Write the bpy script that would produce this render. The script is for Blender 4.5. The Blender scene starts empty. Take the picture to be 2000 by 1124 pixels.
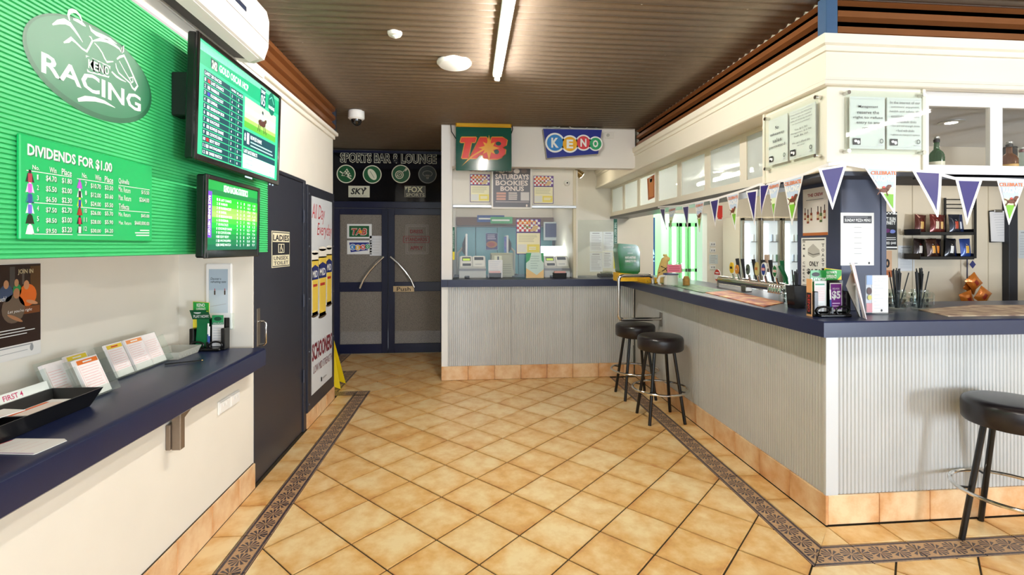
import bpy, math, random
from mathutils import Vector, Matrix
random.seed(7)
SC = bpy.context.scene
COL = SC.collection
# ------------------------------------------------------------------ camera, world, exposure
CH = 1.48; FPX = 944.4; HY = 482.0; TH = math.radians(5.04)
cam_d = bpy.data.cameras.new('camera'); cam = bpy.data.objects.new('camera', cam_d); COL.objects.link(cam)
cam.location = (0, 0, CH); cam.rotation_euler = (math.pi/2, 0, -TH)
cam_d.sensor_width = 36; cam_d.lens = 17.0; cam_d.shift_y = -0.04; cam_d.clip_start = .05
SC.camera = cam
w = bpy.data.worlds.new('daylight'); SC.world = w; w.use_nodes = True
bg = w.node_tree.nodes['Background']; bg.inputs[0].default_value = (.86, .93, 1, 1); bg.inputs[1].default_value = .9
SC.view_settings.view_transform = 'Standard'; SC.view_settings.look = 'None'
SC.view_settings.gamma = 1; SC.view_settings.use_curve_mapping = False
SC.view_settings.exposure = 0.38
def area(name, loc, rot, sx, sy, energy, color=(1,1,1), spread=math.pi):
    d = bpy.data.lights.new(name, 'AREA'); d.shape = 'RECTANGLE'; d.size = sx; d.size_y = sy; d.energy = energy; d.color = color; d.spread = spread
    o = bpy.data.objects.new(name, d); COL.objects.link(o); o.location = loc; o.rotation_euler = rot
    return o
R = math.radians
# daylight entering through the shopfront windows behind the camera, then an added side light
area('window_daylight', (.9, -2.75, 1.55), (R(90), 0, 0), 4.2, 2.0, 70, (.84,.92,1))
area('added_side_light', (4.85, -2.7, 1.05), (R(90), 0, R(24)), .65, .8, 150, (.8,.89,1))  # unseen low light added to cast the stool's shadow on the bar front

# ------------------------------------------------------------------ pixel helpers (photo frame 2000 x 1124)
FX, FY, RX, RY = math.sin(TH), math.cos(TH), math.cos(TH), -math.sin(TH)
def ray(u, v):
    a = (u-1000)/FPX
    return Vector((FX+RX*a, FY+RY*a, (HY-v)/FPX))
CAM = Vector((0,0,CH))
def onx(u,v,X): r=ray(u,v); return CAM + r*(X/r.x)
def ony(u,v,Y): r=ray(u,v); return CAM + r*(Y/r.y)
def onz(u,v,Z): r=ray(u,v); return CAM + r*((Z-CH)/r.z)

# ------------------------------------------------------------------ materials
def lin(h):
    h = h.lstrip('#'); out=[]
    for i in (0,2,4):
        c=int(h[i:i+2],16)/255; out.append(c/12.92 if c<=.04045 else ((c+.055)/1.055)**2.4)
    return (*out,1)
MC = {}
def M(h, rough=.5, metal=0., emit=0., noise=None, bump=None, spec=.5, coat=0.):
    key=(h,rough,metal,emit,noise,bump,spec,coat)
    if key in MC: return MC[key]
    m = bpy.data.materials.new('mat_'+h.strip('#')); m.use_nodes=True
    nt=m.node_tree; b=nt.nodes['Principled BSDF']
    b.inputs['Base Color'].default_value=lin(h); b.inputs['Roughness'].default_value=rough; b.inputs['Metallic'].default_value=metal
    b.inputs['Specular IOR Level'].default_value=spec
    if coat: b.inputs['Coat Weight'].default_value=coat; b.inputs['Coat Roughness'].default_value=.08
    if emit:
        b.inputs['Emission Color'].default_value=lin(h); b.inputs['Emission Strength'].default_value=emit
    if noise or bump:
        tc=nt.nodes.new('ShaderNodeTexCoord')
    if noise:
        sc,amt=noise
        n=nt.nodes.new('ShaderNodeTexNoise'); n.inputs['Scale'].default_value=sc; n.inputs['Detail'].default_value=5
        nt.links.new(tc.outputs['Object'],n.inputs['Vector'])
        hs=nt.nodes.new('ShaderNodeHueSaturation'); hs.inputs['Color'].default_value=lin(h)
        mr=nt.nodes.new('ShaderNodeMapRange'); mr.inputs['From Min'].default_value=.25; mr.inputs['From Max'].default_value=.75
        mr.inputs['To Min'].default_value=1-amt; mr.inputs['To Max'].default_value=1+amt
        nt.links.new(n.outputs['Fac'],mr.inputs['Value']); nt.links.new(mr.outputs['Result'],hs.inputs['Value'])
        nt.links.new(hs.outputs['Color'],b.inputs['Base Color'])
    if bump:
        sc,st=bump
        n=nt.nodes.new('ShaderNodeTexNoise'); n.inputs['Scale'].default_value=sc; n.inputs['Detail'].default_value=4
        nt.links.new(tc.outputs['Object'],n.inputs['Vector'])
        bp=nt.nodes.new('ShaderNodeBump'); bp.inputs['Strength'].default_value=st; bp.inputs['Distance'].default_value=.003
        nt.links.new(n.outputs['Fac'],bp.inputs['Height']); nt.links.new(bp.outputs['Normal'],b.inputs['Normal'])
    MC[key]=m; return m
def E_(h, s=1.): return M(h, .3, 0, s)
def glass(name, tint='#FFFFFF', ior=1.45, rough=.02, haze=0., hazecol='#FFFFFF'):
    m=bpy.data.materials.new(name); m.use_nodes=True; nt=m.node_tree
    nt.nodes.remove(nt.nodes['Principled BSDF']); out=nt.nodes['Material Output']
    t=nt.nodes.new('ShaderNodeBsdfTransparent'); t.inputs[0].default_value=lin(tint)
    g=nt.nodes.new('ShaderNodeBsdfGlossy'); g.inputs['Roughness'].default_value=rough
    f=nt.nodes.new('ShaderNodeFresnel'); f.inputs['IOR'].default_value=ior
    gm=nt.nodes.new('ShaderNodeNewGeometry'); fm=nt.nodes.new('ShaderNodeMath'); fm.operation='MULTIPLY'; om=nt.nodes.new('ShaderNodeMath'); om.operation='SUBTRACT'; om.inputs[0].default_value=1; nt.links.new(gm.outputs['Backfacing'],om.inputs[1]); nt.links.new(f.outputs[0],fm.inputs[0]); nt.links.new(om.outputs[0],fm.inputs[1])
    mx=nt.nodes.new('ShaderNodeMixShader'); nt.links.new(fm.outputs[0],mx.inputs[0]); nt.links.new(t.outputs[0],mx.inputs[1]); nt.links.new(g.outputs[0],mx.inputs[2])
    last=mx
    if haze:
        d=nt.nodes.new('ShaderNodeBsdfDiffuse'); d.inputs[0].default_value=lin(hazecol)
        tr=nt.nodes.new('ShaderNodeBsdfTranslucent'); tr.inputs[0].default_value=lin(hazecol)
        a2=nt.nodes.new('ShaderNodeMixShader'); a2.inputs[0].default_value=.5
        nt.links.new(d.outputs[0],a2.inputs[1]); nt.links.new(tr.outputs[0],a2.inputs[2])
        m2=nt.nodes.new('ShaderNodeMixShader'); m2.inputs[0].default_value=haze
        nt.links.new(mx.outputs[0],m2.inputs[1]); nt.links.new(a2.outputs[0],m2.inputs[2]); last=m2
    nt.links.new(last.outputs[0],out.inputs['Surface'])
    return m
CREAM=M('#EBE5D8',.6,noise=(3,.025),bump=(60,.05)); CREAMY=M('#E6DFCE',.5,noise=(2,.03)); WHITEP=M('#EDEAE6',.45,noise=(2,.02))
NAVY=M('#1A2242',.32,noise=(40,.06),bump=(180,.04),coat=.06); NAVYD=M('#0F1738',.35); DOORG=M('#2A2D38',.33,noise=(2,.06),bump=(90,.04))
BLACK=M('#0B0B0C',.25); BLACKM=M('#101012',.6); CHROME=M('#D8D5D0',.14,1); STEEL=M('#A7A29A',.32,1,noise=(8,.08)); ALU=M('#C9CBCC',.35,.9)
WHITE=M('#F4F4F2',.4); PAPER=M('#E6E4E0',.7); PLASTW=M('#EFEDE6',.35)
GLASS=glass('clear_glass'); ACRYL=glass('clear_acrylic','#F8FCFA',1.4,.03,.05,'#FFFFFF'); FROST=glass('pale_cabinet_glass','#F4FAF8',1.5,.04,.6,'#F4F8F6')

# ------------------------------------------------------------------ mesh helpers
WL = {}
def wl(o): return WL.get(o.name, Vector((0,0,0))) if o else Vector((0,0,0))
def tag(o, label=None, cat=None, group=None, kind=None):
    if label: o['label']=label
    if cat: o['category']=cat
    if group: o['group']=group
    if kind: o['kind']=kind
    return o
def thing(name, label, cat, loc, group=None):
    o=bpy.data.objects.new(name,None); COL.objects.link(o); o.location=loc; o.empty_display_size=.05; WL[o.name]=Vector(loc)
    return tag(o,label,cat,group)
class MB:
    def __init__(s): s.v=[]; s.f=[]; s.m=[]
    def add(s,vs,fs,m=0):
        b=len(s.v); s.v+=[tuple(v) for v in vs]; s.f+=[tuple(i+b for i in f) for f in fs]; s.m+=[m]*len(fs); return s
    def box(s,x0,x1,y0,y1,z0,z1,m=0,b=0):
        x0,x1=sorted((x0,x1)); y0,y1=sorted((y0,y1)); z0,z1=sorted((z0,z1))
        b=min(b,(x1-x0)*.45,(y1-y0)*.45,(z1-z0)*.45)
        if b<=0:
            return s.add([(x0,y0,z0),(x1,y0,z0),(x1,y1,z0),(x0,y1,z0),(x0,y0,z1),(x1,y0,z1),(x1,y1,z1),(x0,y1,z1)],
                  [(0,3,2,1),(4,5,6,7),(0,1,5,4),(1,2,6,5),(2,3,7,6),(3,0,4,7)],m)
        vs=[];ix={}
        lo=(x0,y0,z0);hi=(x1,y1,z1)
        for sx in (0,1):
            for sy in (0,1):
                for sz in (0,1):
                    sg=(sx,sy,sz)
                    for ax in range(3):
                        p=[]
                        for k in range(3):
                            e=hi[k] if sg[k] else lo[k]
                            if k!=ax: e+= -b if sg[k] else b
                            p.append(e)
                        ix[(sg,ax)]=len(vs); vs.append(tuple(p))
        fs=[]
        for ax in range(3):
            o1,o2=(ax+1)%3,(ax+2)%3
            for sd in (0,1):
                q=[]
                for a,c in ((0,0),(1,0),(1,1),(0,1)):
                    g=[0,0,0]; g[ax]=sd; g[o1]=a; g[o2]=c; q.append(ix[(tuple(g),ax)])
                fs.append(tuple(q) if sd else tuple(q[::-1]))
        for ax in range(3):
            o1,o2=(ax+1)%3,(ax+2)%3
            for a in (0,1):
                for c in (0,1):
                    g0=[0,0,0]; g0[o1]=a; g0[o2]=c; g1=list(g0); g1[ax]=1
                    q=(ix[(tuple(g0),o1)],ix[(tuple(g0),o2)],ix[(tuple(g1),o2)],ix[(tuple(g1),o1)])
                    fs.append(q if (a!=c) else q[::-1])
        for sx in (0,1):
            for sy in (0,1):
                for sz in (0,1):
                    g=(sx,sy,sz); q=(ix[(g,0)],ix[(g,1)],ix[(g,2)])
                    fs.append(q if (sx+sy+sz)%2 else q[::-1])
        return s.add(vs,fs,m)
    def tube(s,pts,r,n=10,m=0,cap=True,closed=False):
        pts=[Vector(p) for p in pts]; N=len(pts); rs=r if isinstance(r,(list,tuple)) else [r]*N
        vs=[];t0=None;nrm=None
        for i,p in enumerate(pts):
            if closed: t=(pts[(i+1)%N]-pts[i-1]).normalized()
            else: t=(pts[min(i+1,N-1)]-pts[max(i-1,0)]).normalized()
            if nrm is None:
                nrm=t.orthogonal().normalized()
            else:
                nrm=(nrm-t*nrm.dot(t)).normalized()
            bi=t.cross(nrm)
            for k in range(n):
                a=2*math.pi*k/n; vs.append(p+(nrm*math.cos(a)+bi*math.sin(a))*rs[i])
        fs=[]
        for i in range(N if closed else N-1):
            j=(i+1)%N
            for k in range(n): fs.append((i*n+k,i*n+(k+1)%n,j*n+(k+1)%n,j*n+k))
        if cap and not closed: fs+= [tuple(range(n))[::-1],tuple((N-1)*n+k for k in range(n))]
        return s.add(vs,fs,m)
    def cyl(s,p0,p1,r0,r1=None,n=16,m=0): return s.tube([p0,p1],[r0,r0 if r1 is None else r1],n,m)
    def lathe(s,prof,c=(0,0,0),n=24,m=0,ax='z'):
        vs=[];fs=[]
        for r,z in prof:
            for k in range(n):
                a=2*math.pi*k/n; p=(r*math.cos(a),r*math.sin(a),z)
                if ax=='y': p=(p[0],-p[2],p[1])
                if ax=='x': p=(p[2],p[0],p[1])
                vs.append((c[0]+p[0],c[1]+p[1],c[2]+p[2]))
        for i in range(len(prof)-1):
            for k in range(n): fs.append((i*n+k,i*n+(k+1)%n,(i+1)*n+(k+1)%n,(i+1)*n+k))
        fs+=[tuple(range(n))[::-1],tuple((len(prof)-1)*n+k for k in range(n))]
        return s.add(vs,fs,m)
    def prism(s,poly,ext,m=0):
        n=len(poly); e=Vector(ext); a=[Vector(p) for p in poly]; b=[p+e for p in a]
        nn=Vector((0,0,0))
        for i in range(n): nn+=a[i].cross(a[(i+1)%n])
        if nn.dot(e)>0: a.reverse(); b.reverse()
        return s.add(a+b,[tuple(range(n)),tuple(range(n,2*n))[::-1]]+[((i+1)%n,i,n+i,n+(i+1)%n) for i in range(n)],m)
    def sheet(s,grid,m=0,th=0):
        """grid rows of points"""
        rows=len(grid);c=len(grid[0]); vs=[Vector(p) for r in grid for p in r]
        return s.add(vs,[(i*c+j,i*c+j+1,(i+1)*c+j+1,(i+1)*c+j) for i in range(rows-1) for j in range(c-1)],m)
    def xf(s,mat):
        s.v=[tuple(mat@Vector(v)) for v in s.v]; return s
    def build(s,name,mats,parent=None,smooth=35,kind=None,origin=None):
        if not isinstance(mats,(list,tuple)): mats=[mats]
        vs=s.v
        xs=[v[0] for v in vs];ys=[v[1] for v in vs];zs=[v[2] for v in vs]
        o=Vector(origin) if origin is not None else Vector(((min(xs)+max(xs))/2,(min(ys)+max(ys))/2,min(zs)))
        me=bpy.data.meshes.new(name); me.from_pydata([(v[0]-o.x,v[1]-o.y,v[2]-o.z) for v in vs],[],s.f)
        for m in mats: me.materials.append(m)
        if len(mats)>1: me.polygons.foreach_set('material_index',s.m)
        if smooth:
            me.shade_smooth(); me.set_sharp_from_angle(angle=R(smooth))
        me.update()
        ob=bpy.data.objects.new(name,me); COL.objects.link(ob)
        ob.location=o-wl(parent); 
        if parent: ob.parent=parent
        WL[ob.name]=o
        if kind: ob['kind']=kind
        return ob
def box(name,x0,x1,y0,y1,z0,z1,m,parent=None,b=.003,kind=None): return MB().box(x0,x1,y0,y1,z0,z1,0,b).build(name,m,parent,smooth=0,kind=kind)
def single(name,mb,mats,label,cat,group=None,smooth=35): return tag(mb.build(name,mats,None,smooth),label,cat,group)
def copy_tree(o,parent=None):
    c=o.copy(); COL.objects.link(c); c.parent=parent
    for ch in list(o.children): copy_tree(ch,c)
    return c
TXC={}
def text_mesh(s,bold=0,shear=0):
    k=(s,bold,shear)
    if k not in TXC:
        cu=bpy.data.curves.new('t','FONT'); cu.body=s; cu.size=1; cu.resolution_u=2; cu.offset=bold; cu.shear=shear; cu.align_x='LEFT'
        o=bpy.data.objects.new('t',cu); me=bpy.data.meshes.new_from_object(o)
        vs=[(v.co.x,v.co.y) for v in me.vertices]; fs=[tuple(p.vertices) for p in me.polygons]
        bpy.data.objects.remove(o); bpy.data.curves.remove(cu); bpy.data.meshes.remove(me)
        TXC[k]=(vs,fs)
    return TXC[k]
class CV:
    """flat print: shapes laid on a plane with origin o and axes U, V"""
    def __init__(s,o,U,V,step=.0003):
        s.o=Vector(o); s.U=Vector(U).normalized(); s.V=Vector(V).normalized(); s.N=s.U.cross(s.V); s.L=1; s.st=step; s.v=[]; s.f=[]; s.m=[]; s.mats=[]
    def up(s,k=1): s.L+=k; return s
    def px(s,u,v):
        r=ray(u,v); t=(s.o-CAM).dot(s.N)/r.dot(s.N); d=CAM+r*t-s.o
        return (d.dot(s.U),d.dot(s.V))
    def P(s,u,v): return s.o+s.U*u+s.V*v+s.N*(s.L*s.st)
    def _a(s,pts,fs,m):
        if m not in s.mats: s.mats.append(m)
        k=s.mats.index(m); b=len(s.v); s.v+=[tuple(s.P(*p)) for p in pts]
        for f in fs: s.f.append(tuple(i+b for i in f)); s.m.append(k)
        return s
    def poly(s,pts,m):
        a=sum(pts[i][0]*pts[(i+1)%len(pts)][1]-pts[(i+1)%len(pts)][0]*pts[i][1] for i in range(len(pts)))
        return s._a(pts if a>0 else pts[::-1],[tuple(range(len(pts)))],m)
    def ppoly(s,pts,m): return s.poly([s.px(*p) for p in pts],m)
    def rect(s,u0,v0,u1,v1,m): return s.poly([(u0,v0),(u1,v0),(u1,v1),(u0,v1)],m)
    def prect(s,x0,y0,x1,y1,m): a=s.px(x0,y0);b=s.px(x1,y1); return s.rect(a[0],a[1],b[0],b[1],m)
    def rrect(s,u0,v0,u1,v1,r,m):
        pts=[]
        for cx,cy,a0 in ((u1-r,v0+r,-90),(u1-r,v1-r,0),(u0+r,v1-r,90),(u0+r,v0+r,180)):
            for k in range(5): a=R(a0+k*22.5); pts.append((cx+r*math.cos(a),cy+r*math.sin(a)))
        return s.poly(pts,m)
    def ell(s,cu,cv,a,b,m,n=36,rot=0):
        c,q=math.cos(rot),math.sin(rot)
        return s.poly([(cu+a*math.cos(t)*c-b*math.sin(t)*q,cv+a*math.cos(t)*q+b*math.sin(t)*c) for t in [2*math.pi*k/n for k in range(n)]],m)
    def ring(s,cu,cv,a,b,w_,m,n=36):
        p=[];f=[]
        for k in range(n):
            t=2*math.pi*k/n; p+=[(cu+a*math.cos(t),cv+b*math.sin(t)),(cu+(a-w_)*math.cos(t),cv+(b-w_)*math.sin(t))]
        for k in range(n): j=(k+1)%n; f.append((2*k,2*j,2*j+1,2*k+1))
        return s._a(p,f,m)
    def line(s,pts,w_,m):
        n=len(pts); ws=w_ if isinstance(w_,(list,tuple)) else [w_]*n; L=[];Rr=[]
        for i,p in enumerate(pts):
            a=pts[max(i-1,0)]; b=pts[min(i+1,n-1)]; dx,dy=b[0]-a[0],b[1]-a[1]; l=math.hypot(dx,dy) or 1
            nx,ny=-dy/l*ws[i]/2,dx/l*ws[i]/2; L.append((p[0]+nx,p[1]+ny)); Rr.append((p[0]-nx,p[1]-ny))
        return s._a(Rr+L,[(i,i+1,n+i+1,n+i) for i in range(n-1)],m)
    def pline(s,pts,w_,m): return s.line([s.px(*p) for p in pts],w_,m)
    def text(s,t,u0,v0,u1,v1,m,bold=0,shear=0,fit=True):
        vs,fs=text_mesh(t,bold,shear)
        if not vs: return s
        x0=min(v[0] for v in vs);x1=max(v[0] for v in vs);y0=min(v[1] for v in vs);y1=max(v[1] for v in vs)
        kx=(u1-u0)/max(x1-x0,1e-6); ky=(v1-v0)/max(y1-y0,1e-6)
        if not fit: kx=min(kx,ky); ky=kx; u0=(u0+u1)/2-(x1-x0)*kx/2; v0=(v0+v1)/2-(y1-y0)*ky/2
        return s._a([(u0+(x-x0)*kx,v0+(y-y0)*ky) for x,y in vs],fs,m)
    def ptext(s,t,x0,y0,x1,y1,m,**k): a=s.px(x0,y0);b=s.px(x1,y1); return s.text(t,a[0],a[1],b[0],b[1],m,**k)
    def lines(s,u0,v0,u1,v1,n,m,fill=.45,rag=.25):
        h=(v1-v0)/n
        for i in range(n): s.rect(u0,v1-(i+.5+fill/2)*h,u1-(u1-u0)*rag*random.random(),v1-(i+.5-fill/2)*h,m)
        return s
    def build(s,name='print',parent=None):
        o=wl(parent) if parent else s.o
        me=bpy.data.meshes.new(name); me.from_pydata([tuple(Vector(v)-o) for v in s.v],[],s.f)
        for m in s.mats: me.materials.append(m)
        me.polygons.foreach_set('material_index',s.m); me.update()
        ob=bpy.data.objects.new(name,me); COL.objects.link(ob); ob.parent=parent; ob.location=(0,0,0) if parent else o; WL[ob.name]=o
        return ob
XP=((0,1,0),(0,0,1)); YM=((1,0,0),(0,0,1)); XM=((0,-1,0),(0,0,1))   # faces +X, -Y, -X
# ================================================================== STRUCTURE
ZC=2.84
def nodes(m):
    nt=m.node_tree
    def n(t,**k):
        x=nt.nodes.new(t)
        for a,b in k.items(): setattr(x,a,b)
        return x
    return nt,n
def mmath(nt,op,a,b=None):
    x=nt.nodes.new('ShaderNodeMath'); x.operation=op
    for i,q in enumerate((a,b)):
        if q is None: continue
        if isinstance(q,(int,float)): x.inputs[i].default_value=q
        else: nt.links.new(q,x.inputs[i])
    return x.outputs[0]
def tile_mat(name,light,mid,dark,half):
    m=bpy.data.materials.new(name); m.use_nodes=True; nt,n=nodes(m); b=nt.nodes['Principled BSDF']
    tc=n('ShaderNodeTexCoord'); oi=n('ShaderNodeObjectInfo')
    no=n('ShaderNodeTexNoise',noise_dimensions='4D'); no.inputs['Scale'].default_value=9; no.inputs['Detail'].default_value=8; no.inputs['Roughness'].default_value=.62
    nt.links.new(tc.outputs['Object'],no.inputs['Vector']); nt.links.new(mmath(nt,'MULTIPLY',oi.outputs['Random'],37.),no.inputs['W'])
    sp=n('ShaderNodeSeparateXYZ'); nt.links.new(tc.outputs['Object'],sp.inputs[0])
    ed=mmath(nt,'DIVIDE',mmath(nt,'MAXIMUM',mmath(nt,'ABSOLUTE',sp.outputs[0]),mmath(nt,'ABSOLUTE',sp.outputs[1])),half)
    ef=mmath(nt,'MULTIPLY',mmath(nt,'POWER',ed,4.),.2)
    f=mmath(nt,'ADD',mmath(nt,'SUBTRACT',no.outputs['Fac'],.12),mmath(nt,'MULTIPLY',ef,1.))
    f=mmath(nt,'ADD',f,mmath(nt,'MULTIPLY',mmath(nt,'SUBTRACT',oi.outputs['Random'],.5),.16))
    cr=n('ShaderNodeValToRGB'); cr.color_ramp.elements[0].position=.25; cr.color_ramp.elements[0].color=lin(light)
    cr.color_ramp.elements[1].position=.8; cr.color_ramp.elements[1].color=lin(dark); e=cr.color_ramp.elements.new(.52); e.color=lin(mid)
    nt.links.new(f,cr.inputs[0]); nt.links.new(cr.outputs[0],b.inputs['Base Color'])
    b.inputs['Roughness'].default_value=.3
    bp=n('ShaderNodeBump'); bp.inputs['Strength'].default_value=.12; bp.inputs['Distance'].default_value=.002
    nt.links.new(no.outputs['Fac'],bp.inputs['Height']); nt.links.new(bp.outputs[0],b.inputs['Normal'])
    return m
TILE=tile_mat('glazed_tile','#EFD4A0','#DEAE6A','#BE7E40',.148)
SKTILE=tile_mat('skirting_tile_glaze','#EBCBA0','#D9A470','#BC7A48',.15)
def border_mat():
    m=bpy.data.materials.new('flower_border_tile'); m.use_nodes=True; nt,n=nodes(m); b=nt.nodes['Principled BSDF']
    tc=n('ShaderNodeTexCoord'); sp=n('ShaderNodeSeparateXYZ'); nt.links.new(tc.outputs['Object'],sp.inputs[0])
    # x along the strip in cells of 98 mm, y across
    cx=mmath(nt,'SUBTRACT',mmath(nt,'FRACT',mmath(nt,'ADD',mmath(nt,'DIVIDE',sp.outputs[0],.0983),10.)),.5)
    x=mmath(nt,'MULTIPLY',cx,.0983); y=sp.outputs[1]
    r=mmath(nt,'SQRT',mmath(nt,'ADD',mmath(nt,'MULTIPLY',x,x),mmath(nt,'MULTIPLY',y,y)))
    an=mmath(nt,'ARCTAN2',y,x)
    pet=mmath(nt,'SINE',mmath(nt,'MULTIPLY',an,12.))
    d1=mmath(nt,'GREATER_THAN',pet,-.3)
    rin=mmath(nt,'LESS_THAN',r,.047); rout=mmath(nt,'GREATER_THAN',r,.006)
    fl_=mmath(nt,'MULTIPLY',mmath(nt,'MULTIPLY',d1,rin),rout)
    ay=mmath(nt,'ABSOLUTE',y)
    st=mmath(nt,'GREATER_THAN',ay,.052); st2=mmath(nt,'LESS_THAN',ay,.066)
    stripe=mmath(nt,'MULTIPLY',st,st2)
    edge=mmath(nt,'GREATER_THAN',ay,.069)
    no=n('ShaderNodeTexNoise'); no.inputs['Scale'].default_value=70; no.inputs['Detail'].default_value=6; nt.links.new(tc.outputs['Object'],no.inputs['Vector'])
    dk=mmath(nt,'MULTIPLY',mmath(nt,'MINIMUM',mmath(nt,'ADD',mmath(nt,'ADD',fl_,stripe),edge),1.),mmath(nt,'ADD',mmath(nt,'MULTIPLY',no.outputs['Fac'],.9),.4))
    dk=mmath(nt,'ADD',dk,mmath(nt,'MULTIPLY',mmath(nt,'SUBTRACT',no.outputs['Fac'],.42),.9))
    cr=n('ShaderNodeValToRGB'); cr.color_ramp.elements[0].color=lin('#BC966C'); cr.color_ramp.elements[1].color=lin('#3E363E'); cr.color_ramp.elements[1].position=.8
    nt.links.new(dk,cr.inputs[0]); nt.links.new(cr.outputs[0],b.inputs['Base Color']); b.inputs['Roughness'].default_value=.35
    return m
BORDER=border_mat()
GROUT=M('#3A3020',.9,noise=(30,.15))
# ---- floor
floor=MB().box(-2.1,6,-2.9,7.2,-.12,-.006).build('floor',GROUT,smooth=0,kind='structure'); tag(floor,'floor of square tan glazed tiles laid diagonally with dark grout','floor')
def clip(poly,ax,val,keep_less):
    out=[]
    for i in range(len(poly)):
        a=poly[i];b=poly[(i+1)%len(poly)]
        ia=(a[ax]<=val) if keep_less else (a[ax]>=val); ib=(b[ax]<=val) if keep_less else (b[ax]>=val)
        if ia: out.append(a)
        if ia!=ib:
            t=(val-a[ax])/(b[ax]-a[ax]); p=[0,0]; p[ax]=val; p[1-ax]=a[1-ax]+t*(b[1-ax]-a[1-ax]); out.append(tuple(p))
    return out
def area2(p): return sum(p[i][0]*p[(i+1)%len(p)][1]-p[(i+1)%len(p)][0]*p[i][1] for i in range(len(p)))/2
def flat_tile_mesh(polys,name,mat,z0=-.008,bev=0):
    mb=MB()
    for p in polys:
        if area2(p)<0: p=p[::-1]
        n=len(p)
        if bev:
            c=(sum(q[0] for q in p)/n,sum(q[1] for q in p)/n)
            ins=[(q[0]-math.copysign(bev,q[0]-c[0]),q[1]-math.copysign(bev,q[1]-c[1])) for q in p]
            vs=[(q[0],q[1],z0) for q in p]+[(q[0],q[1],-bev) for q in p]+[(q[0],q[1],0) for q in ins]
            fs=[tuple(range(2*n,3*n))]+[(i,(i+1)%n,n+(i+1)%n,n+i) for i in range(n)]+[(n+i,n+(i+1)%n,2*n+(i+1)%n,2*n+i) for i in range(n)]
        else:
            vs=[(q[0],q[1],z0) for q in p]+[(q[0],q[1],0) for q in p]
            fs=[tuple(range(n,2*n))]+[(i,(i+1)%n,n+(i+1)%n,n+i) for i in range(n)]
        mb.add(vs,fs)
    me=bpy.data.meshes.new(name); me.from_pydata(mb.v,[],mb.f); me.materials.append(mat); me.update(); return me
FL=Vector((WL['floor'])) if 'floor' in WL else Vector((0,0,0))
def put(me,name,x,y,rz,parent,z=0):
    o=bpy.data.objects.new(name,me); COL.objects.link(o); o.parent=parent; o.location=Vector((x,y,z))-wl(parent); o.rotation_euler=(0,0,rz); return o
regs=[(-1.008,1.585,2.10,5.38),(-1.008,4.4,.35,2.10),(-1.33,-1.008,5.07,5.91),(-1.008,-.309,5.38,5.91),(-1.62,-.309,5.91,6.84)]
PIT=.4205; G=.0042
full=None
for i in range(-40,40):
    for j in range(-40,40):
        c1=2.30+PIT*(i+.5); c2=-3.05+PIT*(j+.5)
        cx,cy=(c1+c2)/2,(c1-c2)/2
        if not(-2.2<cx<4.8 and .1<cy<7.2): continue
        h=PIT/2-G*1.414
        dia=[(cx+h,cy),(cx,cy+h),(cx-h,cy),(cx,cy-h)]
        ps=[]
        for (x0,x1,y0,y1) in regs:
            p=dia
            for ax,v,l in ((0,x0,False),(0,x1,True),(1,y0,False),(1,y1,True)):
                p=clip(p,ax,v,l)
                if not p: break
            if p and area2(p)>.0004: ps.append(p)
        if not ps: continue
        at=sum(area2(p) for p in ps); fa=area2(dia)
        if at>fa*.999:
            if full is None:
                e=h/1.41421
                full=flat_tile_mesh([[(-e,-e),(e,-e),(e,e),(-e,e)]],'floor_tile',TILE,bev=.002)
            put(full,'floor_tile',cx,cy,R(45),floor)
        else:
            c,s_=math.cos(R(-45)),math.sin(R(-45))
            lp=[[((x-cx)*c-(y-cy)*s_,(x-cx)*s_+(y-cy)*c) for x,y in p] for p in ps]
            put(flat_tile_mesh(lp,'floor_tile',TILE),'floor_tile',cx,cy,R(45),floor)
TP=.2947
def rectmesh(L,Wd,name,mat,bev=.0015):
    a,b=L/2-.0028,Wd/2-.0022
    return flat_tile_mesh([[(-a,-b),(a,-b),(a,b),(-a,b)]],name,mat,bev=bev)
bm_=rectmesh(TP,.145,'border_tile',BORDER); rm_=rectmesh(TP,.150,'edge_tile',TILE); rm2=rectmesh(TP,.145,'edge_tile',TILE)
y=2.29-TP*7
while y<5.0:
    if y+TP<=5.08: put(bm_,'border_tile',-1.0815,y+TP/2,R(90),floor)
    if y+TP<=4.95: put(rm_,'edge_tile',-1.231,y+TP/2,R(90),floor)
    y+=TP
put(rectmesh(.16,.145,'border_tile',BORDER),'border_tile',-1.0815,4.995,R(90),floor)
for x in (-1.245,): put(rectmesh(.18,.145,'border_tile',BORDER),'border_tile',x,4.9975,0,floor)
put(rectmesh(.145,.145,'border_tile',BORDER),'border_tile',-1.4025,4.9975,0,floor)
for k in range(3): put(rectmesh(.28,.145,'border_tile',BORDER),'border_tile',-1.4025,5.21+.28*k,R(90),floor)
put(rectmesh(.29,.145,'border_tile',BORDER),'border_tile',-1.62,5.8375,0,floor)
for k in range(4): put(rectmesh(.235,.145,'border_tile',BORDER),'border_tile',-1.6925,6.0275+.235*k,R(90),floor)
put(rectmesh(.3,.15,'edge_tile',TILE),'edge_tile',-1.6,5.35,R(90),floor); put(rectmesh(.3,.15,'edge_tile',TILE),'edge_tile',-1.6,5.65,R(90),floor)
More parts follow.
